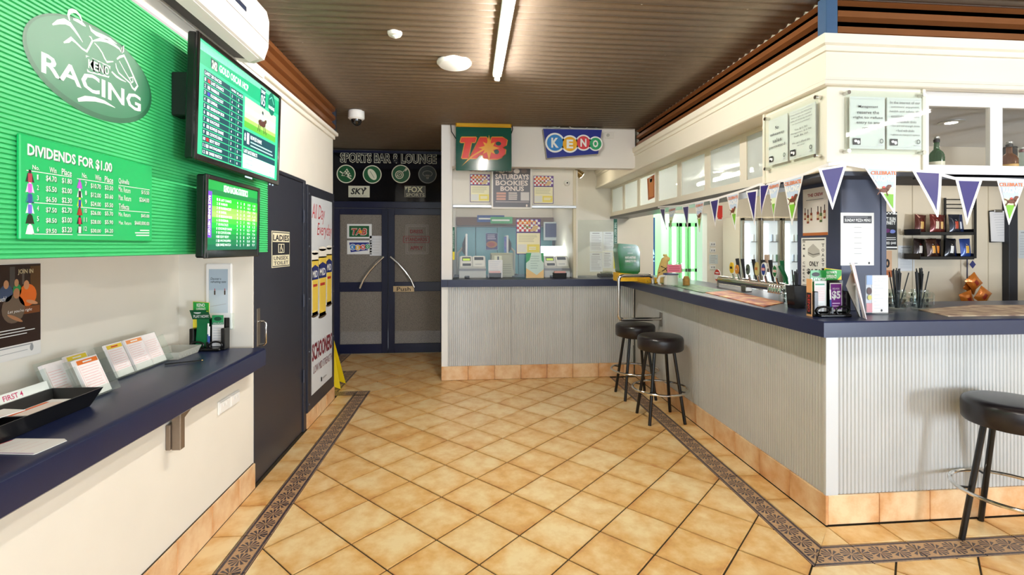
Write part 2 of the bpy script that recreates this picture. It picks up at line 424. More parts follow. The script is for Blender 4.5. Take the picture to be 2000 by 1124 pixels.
# right border along the bar
y=2.39
while y<5.2:
    L=min(TP,5.36-y)
    put(bm_ if L==TP else rectmesh(L,.145,'border_tile',BORDER),'border_tile',1.659,y+L/2,R(-90),floor)
    put(rm2 if L==TP else rectmesh(L,.145,'edge_tile',TILE),'edge_tile',1.805,y+L/2,R(-90),floor)
    y+=TP
def polytile(name,poly,mat,cx,cy,rot=0):
    c,s_=math.cos(-rot),math.sin(-rot)
    return put(flat_tile_mesh([[((x-cx)*c-(y-cy)*s_,(x-cx)*s_+(y-cy)*c) for x,y in poly]],name,mat),name,cx,cy,rot,floor)
g=.0015
polytile('border_tile',[(1.587,2.102+g),(1.7315,2.2465+g),(1.7315,2.388),(1.587,2.388)],BORDER,1.659,2.24,R(90))
polytile('border_tile',[(1.587+g,2.10),(1.878,2.10),(1.878,2.245),(1.7315+g,2.245)],BORDER,1.78,2.1725,0)
polytile('edge_tile',[(1.734,2.2465+g),(1.878,2.3905+g),(1.878,2.392),(1.734,2.392)],TILE,1.80,2.3)
polytile('edge_tile',[(1.7335+g,2.2475),(1.878,2.2475),(1.878,2.392)],TILE,1.81,2.3)
x=1.8815
while x<4.3:
    put(bm_,'border_tile',x+TP/2-.001,2.1725,0,floor); put(rm_,'edge_tile',x+TP/2-.001,2.3225,0,floor); x+=TP
# ---- walls
wall_left=MB()
for a in [(-1.95,-1.32,-2.8,3.09,0,.755),(-1.95,-1.75,-2.8,3.09,.755,1.46),(-1.95,-1.262,-2.8,3.05,1.462,2.50),(-1.95,-1.32,-2.8,4.83,2.50,ZC),
          (-1.95,-1.32,3.05,4.83,2.015,2.50),(-1.95,-1.36,3.09,4.03,0,2.015),(-1.95,-1.32,4.03,4.83,0,2.015),(-1.36,-1.32,3.09,3.098,0,2.015)]: wall_left.box(*a)
tag(wall_left.build('wall_left',CREAM,smooth=0,kind='structure'),'cream painted left wall with a shelf recess','wall')
tag(box('wall_foyer',-2.02,-1.95,4.83,6.9,0,ZC,CREAM,b=0,kind='structure'),'plain cream wall of the recess beside the double doors','wall')
wb=MB()
wb.box(-2.02,-1.89,6.85,7.0,0,ZC).box(-.36,-.19,6.9,7.2,0,ZC).box(-1.9,-.3,6.9,7.0,2.80,ZC)
dl=ony(1276,420,7.05).x; dr=ony(1381,420,7.05).x; dz=1.985
wb.box(-.2,dl,7.05,7.2,0,ZC).box(dr,6.0,7.05,7.2,0,ZC).box(dl,dr,7.05,7.2,dz,ZC)
tag(wb.build('wall_back',CREAM,smooth=0,kind='structure'),'cream rear wall behind the bar with a doorway','wall')
# beyond the double doors and beyond the bar doorway
tag(box('wall_lounge',-3.2,0.2,8.6,8.7,0,ZC,M('#8A8378',.8),b=0,kind='structure'),'dim wall of the lounge beyond the frosted doors','wall')
tag(box('wall_coolroom',1.8,5.0,9.3,9.4,0,ZC,M('#DDF5DA',.6),b=0,kind='structure'),'pale green wall beyond the bar doorway','wall')
tag(box('wall_right',5.95,6.05,-2.9,7.2,0,ZC,CREAM,b=0,kind='structure'),'plain cream wall closing the room beyond the bar','wall')
# shopfront behind the camera with window openings
wf=MB()
wf.box(-2.1,6.05,-2.95,-2.85,0,.5).box(-2.1,6.05,-2.95,-2.85,2.6,ZC)
for x in (-2.1,-1.3,.9,3.1,5.3): wf.box(x,x+(.75 if x in(-2.1,5.3) else .1),-2.95,-2.85,.5,2.6)
tag(wf.build('wall_front',CREAM,smooth=0,kind='structure'),'shopfront wall with wide window openings','wall')
# booth side wall and lintel
BOOTHP=M('#E9E4DE',.5,noise=(2,.02))
bs=MB().box(-.307,-.19,5.47,6.9,0,ZC).box(-.307,-.19,5.38,5.47,1.114,ZC)
tag(bs.build('wall_booth',BOOTHP,smooth=0,kind='structure'),'off-white side wall of the betting booth beside the double doors','wall')
tag(box('wall_lintel',-.19,1.885,5.38,5.5,2.372,ZC,BOOTHP,b=0,kind='structure'),'off-white lintel carrying signs above the betting booth','wall')
tag(box('wall_divider',1.215,1.26,5.56,7.05,0,2.372,CREAM,b=0,kind='structure'),'cream partition at the end of the betting booth','wall')
tag(box('wall_snack',3.05,5.95,3.9,4.0,0,2.36,M('#D8CBB4',.55,noise=(2,.03)),b=0,kind='structure'),'beige wall behind the bar carrying the snack rack','wall')
# ---- ceilings
CEIL=M('#85786A',.36,.7,noise=(25,.06),bump=(260,.25)); 
ceil=box('ceiling',-2.1,6.05,-2.95,7.2,ZC,ZC+.06,M('#3A332E',.8),b=0,kind='structure'); tag(ceil,'ceiling lined with grey brown corrugated metal sheets','ceiling')
pit=.076; amp=.0115; nw=9; sw=pit*nw
y0=-2.85; k=0; cm=None
scr=MB()
while y0<6.8:
    if cm is None:
        mb=MB(); gr=[]; n=nw*8
        for xx in (-1.98,5.9):
            gr.append([(xx,t*sw/n,-amp+amp*math.cos(2*math.pi*t/8)) for t in range(n+1)])
        mb.sheet(gr); mb.sheet([[(x,0,.0-.0) for x in (-1.98,5.9)],[(x,0,-.004) for x in (-1.98,5.9)]])
        me=bpy.data.meshes.new('corrugated_sheet'); me.from_pydata(mb.v,[],mb.f); me.materials.append(CEIL); me.shade_smooth(); me.update(); cm=me
    o=bpy.data.objects.new('corrugated_sheet',cm); COL.objects.link(o); o.parent=ceil; o.location=Vector((0,y0,ZC-.001-.0015*(k%2)))-wl(ceil)
    for q in range(8):
        xs=-1.1+q*.62+.1*(k%3); 
        scr.lathe([(.006,0),(.006,-.003),(.002,-.005)],(xs,y0+.004,ZC-.0035),6)
    y0+=sw; k+=1
scr.build('roofing_screw',M('#D9D4CC',.4),ceil,kind='stuff')
LAP=MB()
yy=-2.85
while yy<6.8:
    LAP.box(-1.98,5.9,yy-.004,yy+.004,ZC-.004,ZC-.0012); yy+=sw
LAP.build('sheet_lap',M('#B8A898',.35,.6),ceil,smooth=0,kind='stuff')
tag(MB().box(2.1,5.95,2.62,7.05,2.36,2.42).box(1.26,2.1,5.5,7.05,2.62,2.66).box(-.19,1.26,5.5,7.05,2.5,2.55).build('ceiling_bar',WHITEP,smooth=0,kind='structure'),'flat white lowered ceiling over the bar','ceiling')
# ---- brown ribbed bulkheads
BROWN=M('#8A5630',.3,.35,noise=(6,.08))
def ribs(mb,a,b,outward,z0,z1,pitch=.085,depth=.03):
    """vertical profile of ribs swept from a to b (xy), outward = unit xy"""
    prof=[]; z=z0
    while z<z1-.001:
        for dz,dp in ((0,0),(.012,0),(.026,1),(.058,1),(.072,0)):
            if z+dz<z1: prof.append((z+dz,dp*depth))
        z+=pitch
    prof.append((z1,0))
    mb.sheet([[(a[0]+outward[0]*d,a[1]+outward[1]*d,zz) for zz,d in prof],[(b[0]+outward[0]*d,b[1]+outward[1]*d,zz) for zz,d in prof]])
mb=MB(); ribs(mb,(-1.318,4.8),(-1.318,-2.8),(1,0),2.592,ZC-.018); tag(mb.build('trim_1',BROWN,smooth=25,kind='structure'),'brown ribbed metal strip between left wall cornice and ceiling','trim')
mb=MB(); ribs(mb,(1.93,2.45),(1.93,5.378),(-1,0),2.603,ZC-.018); tag(mb.build('trim_2',BROWN,smooth=25,kind='structure'),'brown ribbed metal strip above the cream cornice facing the left wall','trim')
mb=MB(); ribs(mb,(5.9,2.455),(1.965,2.455),(0,-1),2.603,ZC-.018); tag(mb.build('trim_3',BROWN,smooth=25,kind='structure'),'brown ribbed metal strip above the white cornice over the sign boards','trim')
STEELB=M('#3E5C7E',.4,noise=(6,.1))
tag(MB().box(1.895,1.962,2.42,2.487,2.60,ZC-.02,0,.004).build('trim_4',STEELB,smooth=0,kind='structure'),'blue grey steel corner post above the white cornice','trim')
tag(MB().box(-1.335,-1.29,4.80,4.85,2.592,ZC-.02,0,.004).build('trim_5',M('#26303F',.4),smooth=0,kind='structure'),'dark steel post ending the brown ribbed strip by the doors','trim')
# ---- left cornice
tag(MB().box(-1.32,-1.275,-2.8,4.86,2.555,2.59,0,.006).box(-1.32,-1.30,-2.8,4.84,2.52,2.555,0,.004).build('trim_6',CREAM,smooth=0,kind='structure'),'cream cornice ledge along the left wall','trim')
tag(MB().box(-1.30,-1.238,-2.8,3.06,2.50,2.535,0,.006).box(-1.262,-1.25,-2.8,3.055,2.478,2.50,0,.003).build('trim_12',WHITEP,smooth=0,kind='structure'),'white moulding on the fascia above the green racing panel','trim')
# ---- right bulkhead with cornice
bk=MB()
bk.box(1.885,2.1,2.41,7.05,2.35,2.56).box(2.1,5.95,2.41,2.62,2.35,2.56).box(2.1,5.95,2.455,2.62,2.56,ZC).box(1.93,2.1,2.455,7.05,2.56,ZC)
tag(bk.build('wall_bulkhead',CREAMY,smooth=0,kind='structure'),'cream bulkhead hanging above the bar counter','wall')
def strip(name,prof,label,m=CREAMY):
    """profile (outset,z) run along the bar side then the short side, mitred at the corner"""
    a=[(1.885-o,7.04,z) for o,z in prof]; b=[(1.885-o,2.41-o,z) for o,z in prof]; c=[(5.94,2.41-o,z) for o,z in prof]
    mb=MB(); mb.sheet([a,b,c]); return tag(mb.build(name,m,smooth=20,kind='structure'),label,'trim')
strip('trim_7',[(0,2.515),(.012,2.518),(.012,2.545),(.028,2.553),(.034,2.60),(0,2.602),(-.06,2.602)],'moulded cornice along the top of the bulkhead')
strip('trim_8',[(0,2.382),(.008,2.38),(.010,2.366),(.018,2.36),(.020,2.34),(.012,2.335),(-.03,2.335)],'moulded lower edge of the bulkhead')
# ---- left baseboard tiles
bl=box('baseboard_left',-1.32,-1.314,-2.8,3.085,0,.155,GROUT,b=0,kind='structure'); tag(bl,'tan tiled skirting along the left wall','baseboard')
def vtile(parent,p0,p1,h,out,name='skirting_tile',z0=.002,th=.011,mat=SKTILE):
    """upright tile between two xy points, outward unit vector"""
    p0=Vector((*p0,0)); p1=Vector((*p1,0)); d=(p1-p0); L=d.length; d.normalize(); o=Vector((*out,0))
    mb=MB(); mb.box(-L/2+.0012,L/2-.0012,-th,0,0,h,0,.0025)
    me=mb.build(name,mat,None,smooth=0,origin=(0,0,h/2))
    c=(p0+p1)/2; rz=math.atan2(d.y,d.x)
    if Vector((-d.y,d.x,0)).dot(o)>0: rz+=math.pi
    me.parent=parent; me.location=Vector((c.x,c.y,z0+h/2))-wl(parent); me.rotation_euler=(0,0,rz); return me
y=2.29-TP*16
while y<3.05:
    y1=min(y+TP,3.085); vtile(bl,(-1.314,y),(-1.314,y1),.153,(1,0)); y=y1+.0001
b2=box('baseboard_foyer',-1.32,-1.314,4.035,4.83,0,.128,GROUT,b=0,kind='structure'); tag(b2,'tan tiled skirting under the framed beer poster','baseboard')
for a,b in ((4.035,4.30),(4.30,4.565),(4.565,4.83)): vtile(b2,(-1.314,a),(-1.314,b),.126,(1,0))
vtile(b2,(-1.60,4.831),(-1.305,4.831),.126,(0,1))
# ================================================================== LEFT SIDE
pm=lambda h,r=.45: M(h,r)
PW=pm('#F2F3F0'); PK=pm('#111214'); PG=pm('#0E6B3A'); PR=pm('#C8342B'); PGR=pm('#9A9C9E'); PLG=pm('#C9CBCD'); PY=pm('#F3D21C'); PO=pm('#EE7A2B'); PB=pm('#22307A')
# ---- green racing panel
GREEN=M('#45C87A',.46,noise=(1.3,.1)); XPAN=-1.222
gp_y0,gp_y1,gp_z0,gp_z1=-.6,onx(523,430,XPAN).y,1.446,2.378
panel=thing('racing_display_panel','large green grooved wall panel with racing logo above the shelf','wall panel',(-1.262,1.6,1.446))
mb=MB(); prof=[]; z=gp_z0; gpitch=(gp_z1-gp_z0)/70
for k in range(70):
    zz=gp_z0+k*gpitch; prof+=[(XPAN-.006,zz),(XPAN,zz+.0025),(XPAN,zz+gpitch-.0035),(XPAN-.006,zz+gpitch-.0022)]
prof.append((XPAN-.006,gp_z1))
mb.sheet([[(x,gp_y0,z) for x,z in prof],[(x,gp_y1,z) for x,z in prof]])
mb.box(-1.261,XPAN-.0065,gp_y0,gp_y1,gp_z0,gp_z1)
mb.build('panel_board',GREEN,panel,smooth=0); MB().box(-1.2615,XPAN-.012,gp_y0,gp_y1,gp_z1+.0005,gp_z1+.016).build('cap_strip',M('#B9AEB4',.5),panel,smooth=0)
cv=CV((XPAN+.0006,0,0),*XP)
Z1=lambda a,b:(a/4.322,b/4.322)
ya=cv.px(43.5,70)[0]; yb=cv.px(296,171)[0]; za=cv.px(220,242)[1]; zb=cv.px(104,3.5)[1]
OV=M('#2F8058',.4,noise=(2,.08)); OVE=M('#1C6642',.4)
cv.ell((ya+yb)/2,(za+zb)/2,(yb-ya)/2,(zb-za)/2,OVE,64); cv.up(); cv.ell((ya+yb)/2,(za+zb)/2+.006,(yb-ya)/2-.012,(zb-za)/2-.012,OV,64); cv.up()
LW=M('#E6F2EA',.4)
def st(pts,ws): cv.line([cv.px(*Z1(*p)) for p in pts],ws,LW)
st([(440,208),(490,185),(545,180),(590,205),(625,250),(660,300),(697,358)],[.004,.013,.017,.014,.010,.007,.002])
st([(585,175),(575,130),(585,98),(610,90),(640,98),(670,130),(688,170),(692,190)],[.004,.009,.012,.013,.011,.008,.006,.002])
st([(615,160),(660,178),(700,205),(722,222)],[.006,.011,.010,.003])
st([(535,360),(575,345),(600,325),(640,360),(690,410),(730,435),(750,400),(778,345),(765,315),(750,305)],[.004,.011,.012,.007,.006,.008,.006,.007,.006,.003])
st([(752,215),(770,255),(810,285),(870,310),(930,335),(985,372)],[.003,.010,.014,.014,.010,.002])
st([(785,345),(840,335),(900,345),(960,378),(1005,412),(1025,445),(1030,410),(1040,385),(1036,430),(1025,448)],[.004,.010,.012,.010,.007,.006,.008,.008,.010,.004])
st([(795,362),(830,400),(860,445),(880,490),(900,523),(955,520)],[.003,.005,.005,.006,.007,.003])
st([(985,500),(1010,480),(1045,470),(1075,530),(1110,610),(1140,680),(1160,725),(1135,760),(1115,740),(1095,700),(1050,660),(1000,615),(980,570),(975,535)],[.005,.008,.010,.007,.007,.008,.008,.010,.008,.006,.005,.006,.005,.003])
st([(1005,515),(1040,580),(1075,640),(1105,690)],[.003,.004,.004,.004]); st([(1090,660),(1118,652),(1120,690),(1105,700)],.005)
st([(940,605),(980,645),(1020,672),(1062,692)],[.006,.008,.006,.002])
st([(655,845),(720,832),(800,838),(880,862),(970,910)],[.010,.017,.015,.011,.002])
a=cv.px(80,141); b=cv.px(274.6,188.8)
cv.text('RACING',a[0],a[1],b[0],b[1],LW,bold=.022)
cv.ppoly([Z1(722,465),Z1(930,560),Z1(918,658),Z1(735,608)],LW); cv.up()
for k,ch in enumerate('KENO'):
    x0=748+45*k; y0=545+17*k; c=cv.px(*Z1(x0+14,y0)); cv.ell(c[0],c[1],.024-.002*k,.024-.002*k,OV,20)
cv.up()
for k,ch in enumerate('KENO'):
    x0=748+45*k; y0=545+17*k; c=cv.px(*Z1(x0+14,y0)); cv.text(ch,c[0]-.010,c[1]-.014,c[0]+.010,c[1]+.014,LW,bold=.02)
cv.build('logo_print',panel)
# ---- dividends board
div=thing('dividends_board','bright green dividends price board with rows of white figures on the grooved panel','sign board',(XPAN+.001,1.75,1.55))
DX=XPAN+.012
cd=CV((DX,0,0),*XP); p0=cd.px(39,468); p1=cd.px(297.5,327.5)
MB().box(XPAN+.001,DX,p0[0],p1[0],p0[1],p1[1]+.004,0,.003).build('board',M('#14BE68',.22,coat=.3),div,smooth=0)
Z2=lambda a,b:(20+a/5.11,260+b/5.11)
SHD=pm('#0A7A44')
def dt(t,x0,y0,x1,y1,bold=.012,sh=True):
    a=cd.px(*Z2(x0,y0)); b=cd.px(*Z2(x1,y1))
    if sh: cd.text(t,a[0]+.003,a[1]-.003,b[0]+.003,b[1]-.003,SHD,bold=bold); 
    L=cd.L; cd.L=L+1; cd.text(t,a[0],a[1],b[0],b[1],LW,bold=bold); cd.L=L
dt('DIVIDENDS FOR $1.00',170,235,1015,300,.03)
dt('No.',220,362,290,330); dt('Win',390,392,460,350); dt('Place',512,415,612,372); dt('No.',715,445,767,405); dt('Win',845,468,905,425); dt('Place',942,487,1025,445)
A=['$4.70','$5.50','$6.50','$7.50','$8.50','$9.50']; B=['$1.80','$2.00','$2.30','$2.70','$3.00','$3.20']; C_=['$10.70','$12.00','$24.00','$26.00','$28.00','$30.00']; D_=['$3.50','$3.60','$5.50','$5.70','$5.90','$6.20']
silk=['#B23A4A','#C85BD0','#3B4A9A','#7A6AD8','#1E2A12','#E8EEF0','#C05AD6','#20242A','#2A3FA8','#A8331C','#C43048','#DDE4E0']
slv=['#202020','#F0D8F0','#2A8A8A','#E8ECF8','#243010','#FFFFFF','#B050C8','#F0F0F0','#D8E020','#8E2A16','#181818','#1E5A34']
ra=lambda r:(448+104*r, 480+105.5*r); 
for r in range(6):
    yb_=466+104*r
    dt(str(r+1),265,yb_-2,283 if r else 279,yb_-50); dt(A[r],355,yb_+18,462,yb_-28); dt(B[r],514,yb_+38-r*5,613,yb_-5-r*8)
    yc=528+89*r
    dt(str(r+7),745 if r<3 else 733,yc+2,763,yc-40); dt(C_[r],802,yc+26,903,yc-12); dt(D_[r],943,yc+42-r*3,1025,yc+5-r*4)
    for q,(xx,yy,s_) in enumerate(((195,yb_-22,1.),(692,yc-8,.82))):
        k=r+6*q; c=cd.px(*Z2(xx,yy)); w_=.0085*s_; h=.0135*s_
        L=cd.L; cd.L=L+1
        cd.poly([(c[0]-w_*1.6,c[1]-h),(c[0]-w_*.8,c[1]+h*.9),(c[0]+w_*.8,c[1]+h*.9),(c[0]+w_*1.6,c[1]-h),(c[0]+w_,c[1]-h*.9),(c[0]-w_,c[1]-h*.9)],pm(slv[k]))
        cd.ell(c[0],c[1]+h*1.25,w_*.55,h*.4,pm(slv[k]),12); cd.L=L+2
        cd.poly([(c[0]-w_*.7,c[1]-h),(c[0]-w_*.75,c[1]+h*.85),(c[0]+w_*.75,c[1]+h*.85),(c[0]+w_*.7,c[1]-h)],pm(silk[k])); cd.L=L
dt('Quinella',1080,508,1185,468); dt('Min. Return',1080,585,1198,552,.004,False); dt('$15.50',1308,612,1385,582); dt('Max. Return',1080,668,1204,632,.004,False); dt('$264.00',1288,690,1385,655)
dt('Trifecta',1082,758,1185,715); dt('Min. Return',1080,830,1198,800,.004,False); dt('$65.00',1305,845,1387,815); dt('Max. Return',1082,912,1207,885,.004,False); dt('$660,000.00',1240,920,1387,888)
for x0,y0,x1,y1 in ((160,372,610,440),(665,455,1025,510),(1080,522,1390,568),(165,690,620,722),(670,738,1020,768),(1085,770,1388,795),(165,1008,620,1014),(670,1018,1025,1022)):
    L=cd.L; cd.L=2; cd.line([cd.px(*Z2(x0,y0)),cd.px(*Z2(x1,y1))],.0022,LW); cd.L=L
for k,(x0,y0) in enumerate(((1295,972),(1245,997),(1255,1022))): cd.line([cd.px(*Z2(x0,y0)),cd.px(*Z2(1387,y0+1))],.004,LW)
cd.build('price_print',div)
# ---- televisions
def tv(name,label,xt,xb,y0,y1,z0,z1,th,bez,chin,arm):
    t=thing(name,label,'television',((xt+xb)/2-.05,(y0+y1)/2,z0))
    tilt=math.atan2(xt-xb,z1-z0); H=math.hypot(xt-xb,z1-z0)
    rot=Matrix.Translation((xb,y0,z0))@Matrix.Rotation(tilt,4,'Y')
    Wd=y1-y0
    mb=MB(); mb.box(-th,-.004,0.002,Wd-.002,0.002,H-.002,0,.006); mb.box(-th-.03,-th+.002,.12*Wd,.88*Wd,.15*H,.8*H,0,.01); mb.xf(rot).build('cabinet',M('#0A0A0B',.3),t,smooth=0)
    mb=MB(); mb.box(-.008,.004,0,bez,0,H,0,.003).box(-.008,.004,Wd-bez,Wd,0,H,0,.003).box(-.008,.004,bez,Wd-bez,H-bez,H,0,.003).box(-.008,.004,bez,Wd-bez,0,chin,0,.003); mb.xf(rot).build('bezel',M('#0C0C0E',.12,coat=.5),t,smooth=0)
    mb=MB(); mb.box(-.006,-.003,bez,Wd-bez,chin,H-bez); sc=mb.xf(rot).build('screen',M('#05070A',.12),t,smooth=0)
    for ax in arm: MB().box(*ax,0,.004).build('wall_bracket',M('#161617',.45),t,smooth=0)
    U=Vector((0,1,0)); V=(rot.to_3x3()@Vector((0,0,1)))
    return t,CV(rot@Vector((-.0028,0,0)),U,V,.0002),Wd,H
T1,c1,W1,H1=tv('television','large wall television showing a racing list mounted above a smaller monitor',-1.088,-1.102,2.045,2.907,1.833,2.350,.04,.02,.026,[(-1.2195,-1.15,2.10,2.16,2.02,2.20),(-1.2195,-1.15,2.66,2.72,2.02,2.2)])
Z3=lambda a,b:(360+a/3.745,60+b/3.745)
e=lambda h,s=.75:E_(h,s)
c1.rect(.02,.026,W1-.02,H1-.02,e('#2FB67C')); c1.up(); 
c1.ppoly([Z3(110,70),Z3(690,480),Z3(690,620),Z3(110,230)],e('#0F8F63')); c1.ppoly([Z3(110,70),Z3(690,480),Z3(690,520),Z3(110,130)],e('#7FD6AE')); c1.up()
c1.ptext('GOLD OSCAR HCP',*Z3(255,300),*Z3(468,400),e('#D8F5E6',1.2),bold=.02)
c1.ppoly([Z3(193,195),Z3(245,235),Z3(245,305),Z3(193,270)],e('#0B3A3A')); c1.up(); c1.ptext('242',*Z3(200,272),*Z3(240,240),e('#F4F0D0',1.2),bold=.03)
DK=e('#0B3B45'); 
names=['LAST CHANCE','WARRIOR','FUORENACOST','UNREAL','SIDESHOW BOB','RIVERINA','KNUCKLES','ROWLED SHANE','COYOTE KING','SEXY REXY','UNCONQUERED','SWISS WATCH']
yy0,yy1=c1.px(*Z3(120,905))[1],c1.px(*Z3(140,275))[1]
rows=13; rh=(yy1-yy0)/rows; u0=c1.px(*Z3(138,500))[0]; u1=c1.px(*Z3(333,600))[0]; u2=c1.px(*Z3(380,600))[0]; u3=c1.px(*Z3(428,600))[0]
WT=e('#E8F4F0',1.1); cols=['#C33','#DDD','#33A','#DDD','#EEE','#EEE','#BBB','#DDD','#EEE','#C22','#EEE','#AAA']
hx=lambda s:'#'+''.join(q*2 for q in s[1:]) if len(s)==4 else s
for r in range(13):
    v1=yy1-r*rh; v0=v1-rh*.86
    c1.rect(u0,v0,u1-.004,v1,DK); c1.rect(u1,v0,u2-.003,v1,DK); c1.rect(u2,v0,u3-.003,v1,DK)
    L=c1.L; c1.L=L+1
    if r==0: c1.text('LAST 20 RACES',u0+.006,v0+.005,u0+.14,v1-.005,WT,bold=.01); c1.text('WIN',u1+.006,v0+.006,u2-.01,v1-.006,WT); c1.text('PLACE',u2+.003,v0+.006,u3-.006,v1-.006,WT)
    else:
        c1.text(str(r),u0+.006,v0+.005,u0+(.014 if r<10 else .022),v1-.005,WT); c1.rect(u0+.03,v0+.005,u0+.048,v1-.005,e(hx(cols[r-1])))
        c1.text(names[r-1],u0+.056,v0+.005,u0+.056+.0095*len(names[r-1]),v1-.005,WT,bold=.01)
        c1.text(str((7*r)%5),u1+.012,v0+.006,u1+.02,v1-.006,WT); c1.text(str((5*r)%9),u2+.014,v0+.006,u2+.023,v1-.006,WT)
    c1.L=L
v_=lambda a,b:c1.px(*Z3(a,b))
q0=v_(437,700);q1=v_(668,600); pz0=v_(437,700)[1]; pz1=v_(437,475)[1]
pu0,pu1=q0[0],v_(668,650)[0]
c1.rect(pu0,pz0,pu1,pz1,e('#8CC25A')); c1.up(); c1.rect(pu0,pz1-.10,pu1,pz1,e('#A8CFA0')); c1.rect(pu0,pz1-.075,pu1,pz1-.045,e('#D4DCD8')); c1.rect(pu0,pz0,pu1,pz0+.03,e('#4F9A34')); c1.up()
hc=((pu0+pu1)/2+.01,(pz0+pz1)/2-.01)
c1.ell(hc[0],hc[1],.045,.018,e('#4A2E28'),20); c1.ell(hc[0]+.04,hc[1]+.016,.02,.011,e('#4A2E28'),16,.6); c1.ell(hc[0],hc[1]+.03,.014,.022,e('#B9C4D6'),16); c1.ell(hc[0]+.006,hc[1]+.056,.011,.011,e('#2B2B38'),14)
for k in (-.035,-.02,.02,.038): c1.line([(hc[0]+k,hc[1]-.01),(hc[0]+k*1.4,hc[1]-.05)],.007,e('#3A2620'))
c1.ellip=None
o_=v_(637,540); c1.ell(o_[0],o_[1],.045,.062,e('#0D5A4C'),30); c1.up(); c1.text('RACING',o_[0]-.038,o_[1]-.03,o_[0]+.038,o_[1]-.012,WT,bold=.02); c1.line([(o_[0]-.03,o_[1]+.02),(o_[0],o_[1]+.04),(o_[0]+.03,o_[1]+.005)],.006,e('#5FC0A0'))
o_=v_(575,490); c1.rect(o_[0]-.032,o_[1]-.05,o_[0]+.03,o_[1]+.045,DK); c1.up(); c1.text('CURRENT',o_[0]-.028,o_[1]+.02,o_[0]+.026,o_[1]+.036,WT); c1.text('05',o_[0]-.026,o_[1]-.042,o_[0]+.024,o_[1]+.012,WT)
b0=v_(430,785); b1=v_(665,800); by=v_(437,705)[1]
c1.rect(pu0-.006,by-.09,pu1,by-.012,DK); c1.up(); c1.text('8',pu0+.004,by-.065,pu0+.018,by-.025,WT,bold=.02); c1.rect(pu0+.03,by-.075,pu0+.055,by-.02,e('#C9B8D8')); c1.text('ROWLED SHANE',pu0+.07,by-.045,pu0+.20,by-.025,WT); c1.lines(pu0+.07,by-.085,pu1-.02,by-.05,2,e('#8FB8B0'),.4)
wy=by-.10; c1.rect(pu0-.006,wy-.028,pu1,wy,DK); c1.up(); c1.text('LAST RACE RESULTS',pu0,wy-.023,pu0+.15,wy-.005,WT,bold=.01)
c1.L-=1; c1.rect(pu0-.006,.034,pu1,wy-.03,e('#CFE6F0',1.05)); c1.up(); 
for r in range(5):
    vv=wy-.055-r*.022; c1.rect(pu0+.02,vv,pu0+.1,vv+.008,e('#9FB4C4')); c1.rect(pu1-.07,vv,pu1-.05,vv+.008,e('#8FA6B8')); c1.rect(pu1-.03,vv,pu1-.012,vv+.008,e('#8FA6B8'))
c1.L=1; c1.text('LG',W1/2+.03,.006,W1/2+.055,.018,pm('#B8B8B8'))
c1.build('screen_print',T1)
T2,c2,W2,H2=tv('television','smaller black monitor with green statistics table under the large television',-1.118,-1.124,2.164,2.697,1.429,1.792,.04,.02,.036,[(-1.2195,-1.165,2.36,2.52,1.54,1.70)])
Z4=lambda a,b:(380+a/6.244,330+b/6.244)
c2.rect(.02,.036,W2-.02,H2-.02,e('#128A3C',.8)); c2.up()
gr=['#0E6E38','#18C428','#2ED02C','#7CD24E','#8AC85A','#3EC23A','#18A838','#0F9038','#0D7A3C','#0A6A40','#0A5A40']
for k in range(11):
    hh=(H2-.056-.04)/11; c2.rect(.02,H2-.02-.04-(k+1)*hh,W2-.02,H2-.02-.04-k*hh,e(gr[k],.8))
c2.up(); c2.rect(.022,.09,.06,H2-.07,e('#6A3CB8',.8)); c2.up(); 
c2.text('KENO RACING STATISTICS',.16,H2-.062,.40,H2-.03,WT,bold=.02)
sn=['LAST CHANCE','WARRIOR','FUORENACOST','UNREAL','SIDESHOW BOB','RIVERINA','KNUCKLES','ROWLED SHANE','COYOTE KING','SEXY REXY','UNCONQUERED','SWISS WATCH']
for r in range(12):
    v1=H2-.095-r*.0185; v0=v1-.0115
    c2.text(str(r+1),.10,v0,.108 if r<9 else .116,v1,WT); c2.rect(.118,v0,.128,v1,e('#DDE8DD')); c2.text(sn[r],.135,v0,.135+.0088*len(sn[r]),v1,WT)
    for k,x in enumerate((.29,.325,.36)): c2.text(str((r*3+k*5)%9),x,v0,x+.008,v1,WT)
    c2.text('%d.%d'%((r*7)%20+3,(r*3)%10),.40,v0,.43,v1,WT); c2.text('%d.%d'%((r*3)%9+1,(r*7)%10),.46,v0,.488,v1,WT)
def vtext(cvs,t,u0,v0,u1,v1,m):
    vs,fs=text_mesh(t,.01,0); x0=min(v[0] for v in vs);x1=max(v[0] for v in vs);y0=min(v[1] for v in vs);y1=max(v[1] for v in vs)
    cvs._a([(u0+(y-y0)/(y1-y0)*(u1-u0),v1-(x-x0)/(x1-x0)*(v1-v0)) for x,y in vs],fs,m)
vtext(c2,'RACE RUNNER HISTORY',.030,.10,.050,H2-.09,WT)
c2.L=1; c2.ell(.258,.014,.007,.007,pm('#C8C8C8'),16); c2.text('LG',.268,.008,.289,.020,pm('#C8C8C8'))
c2.build('screen_print',T2)
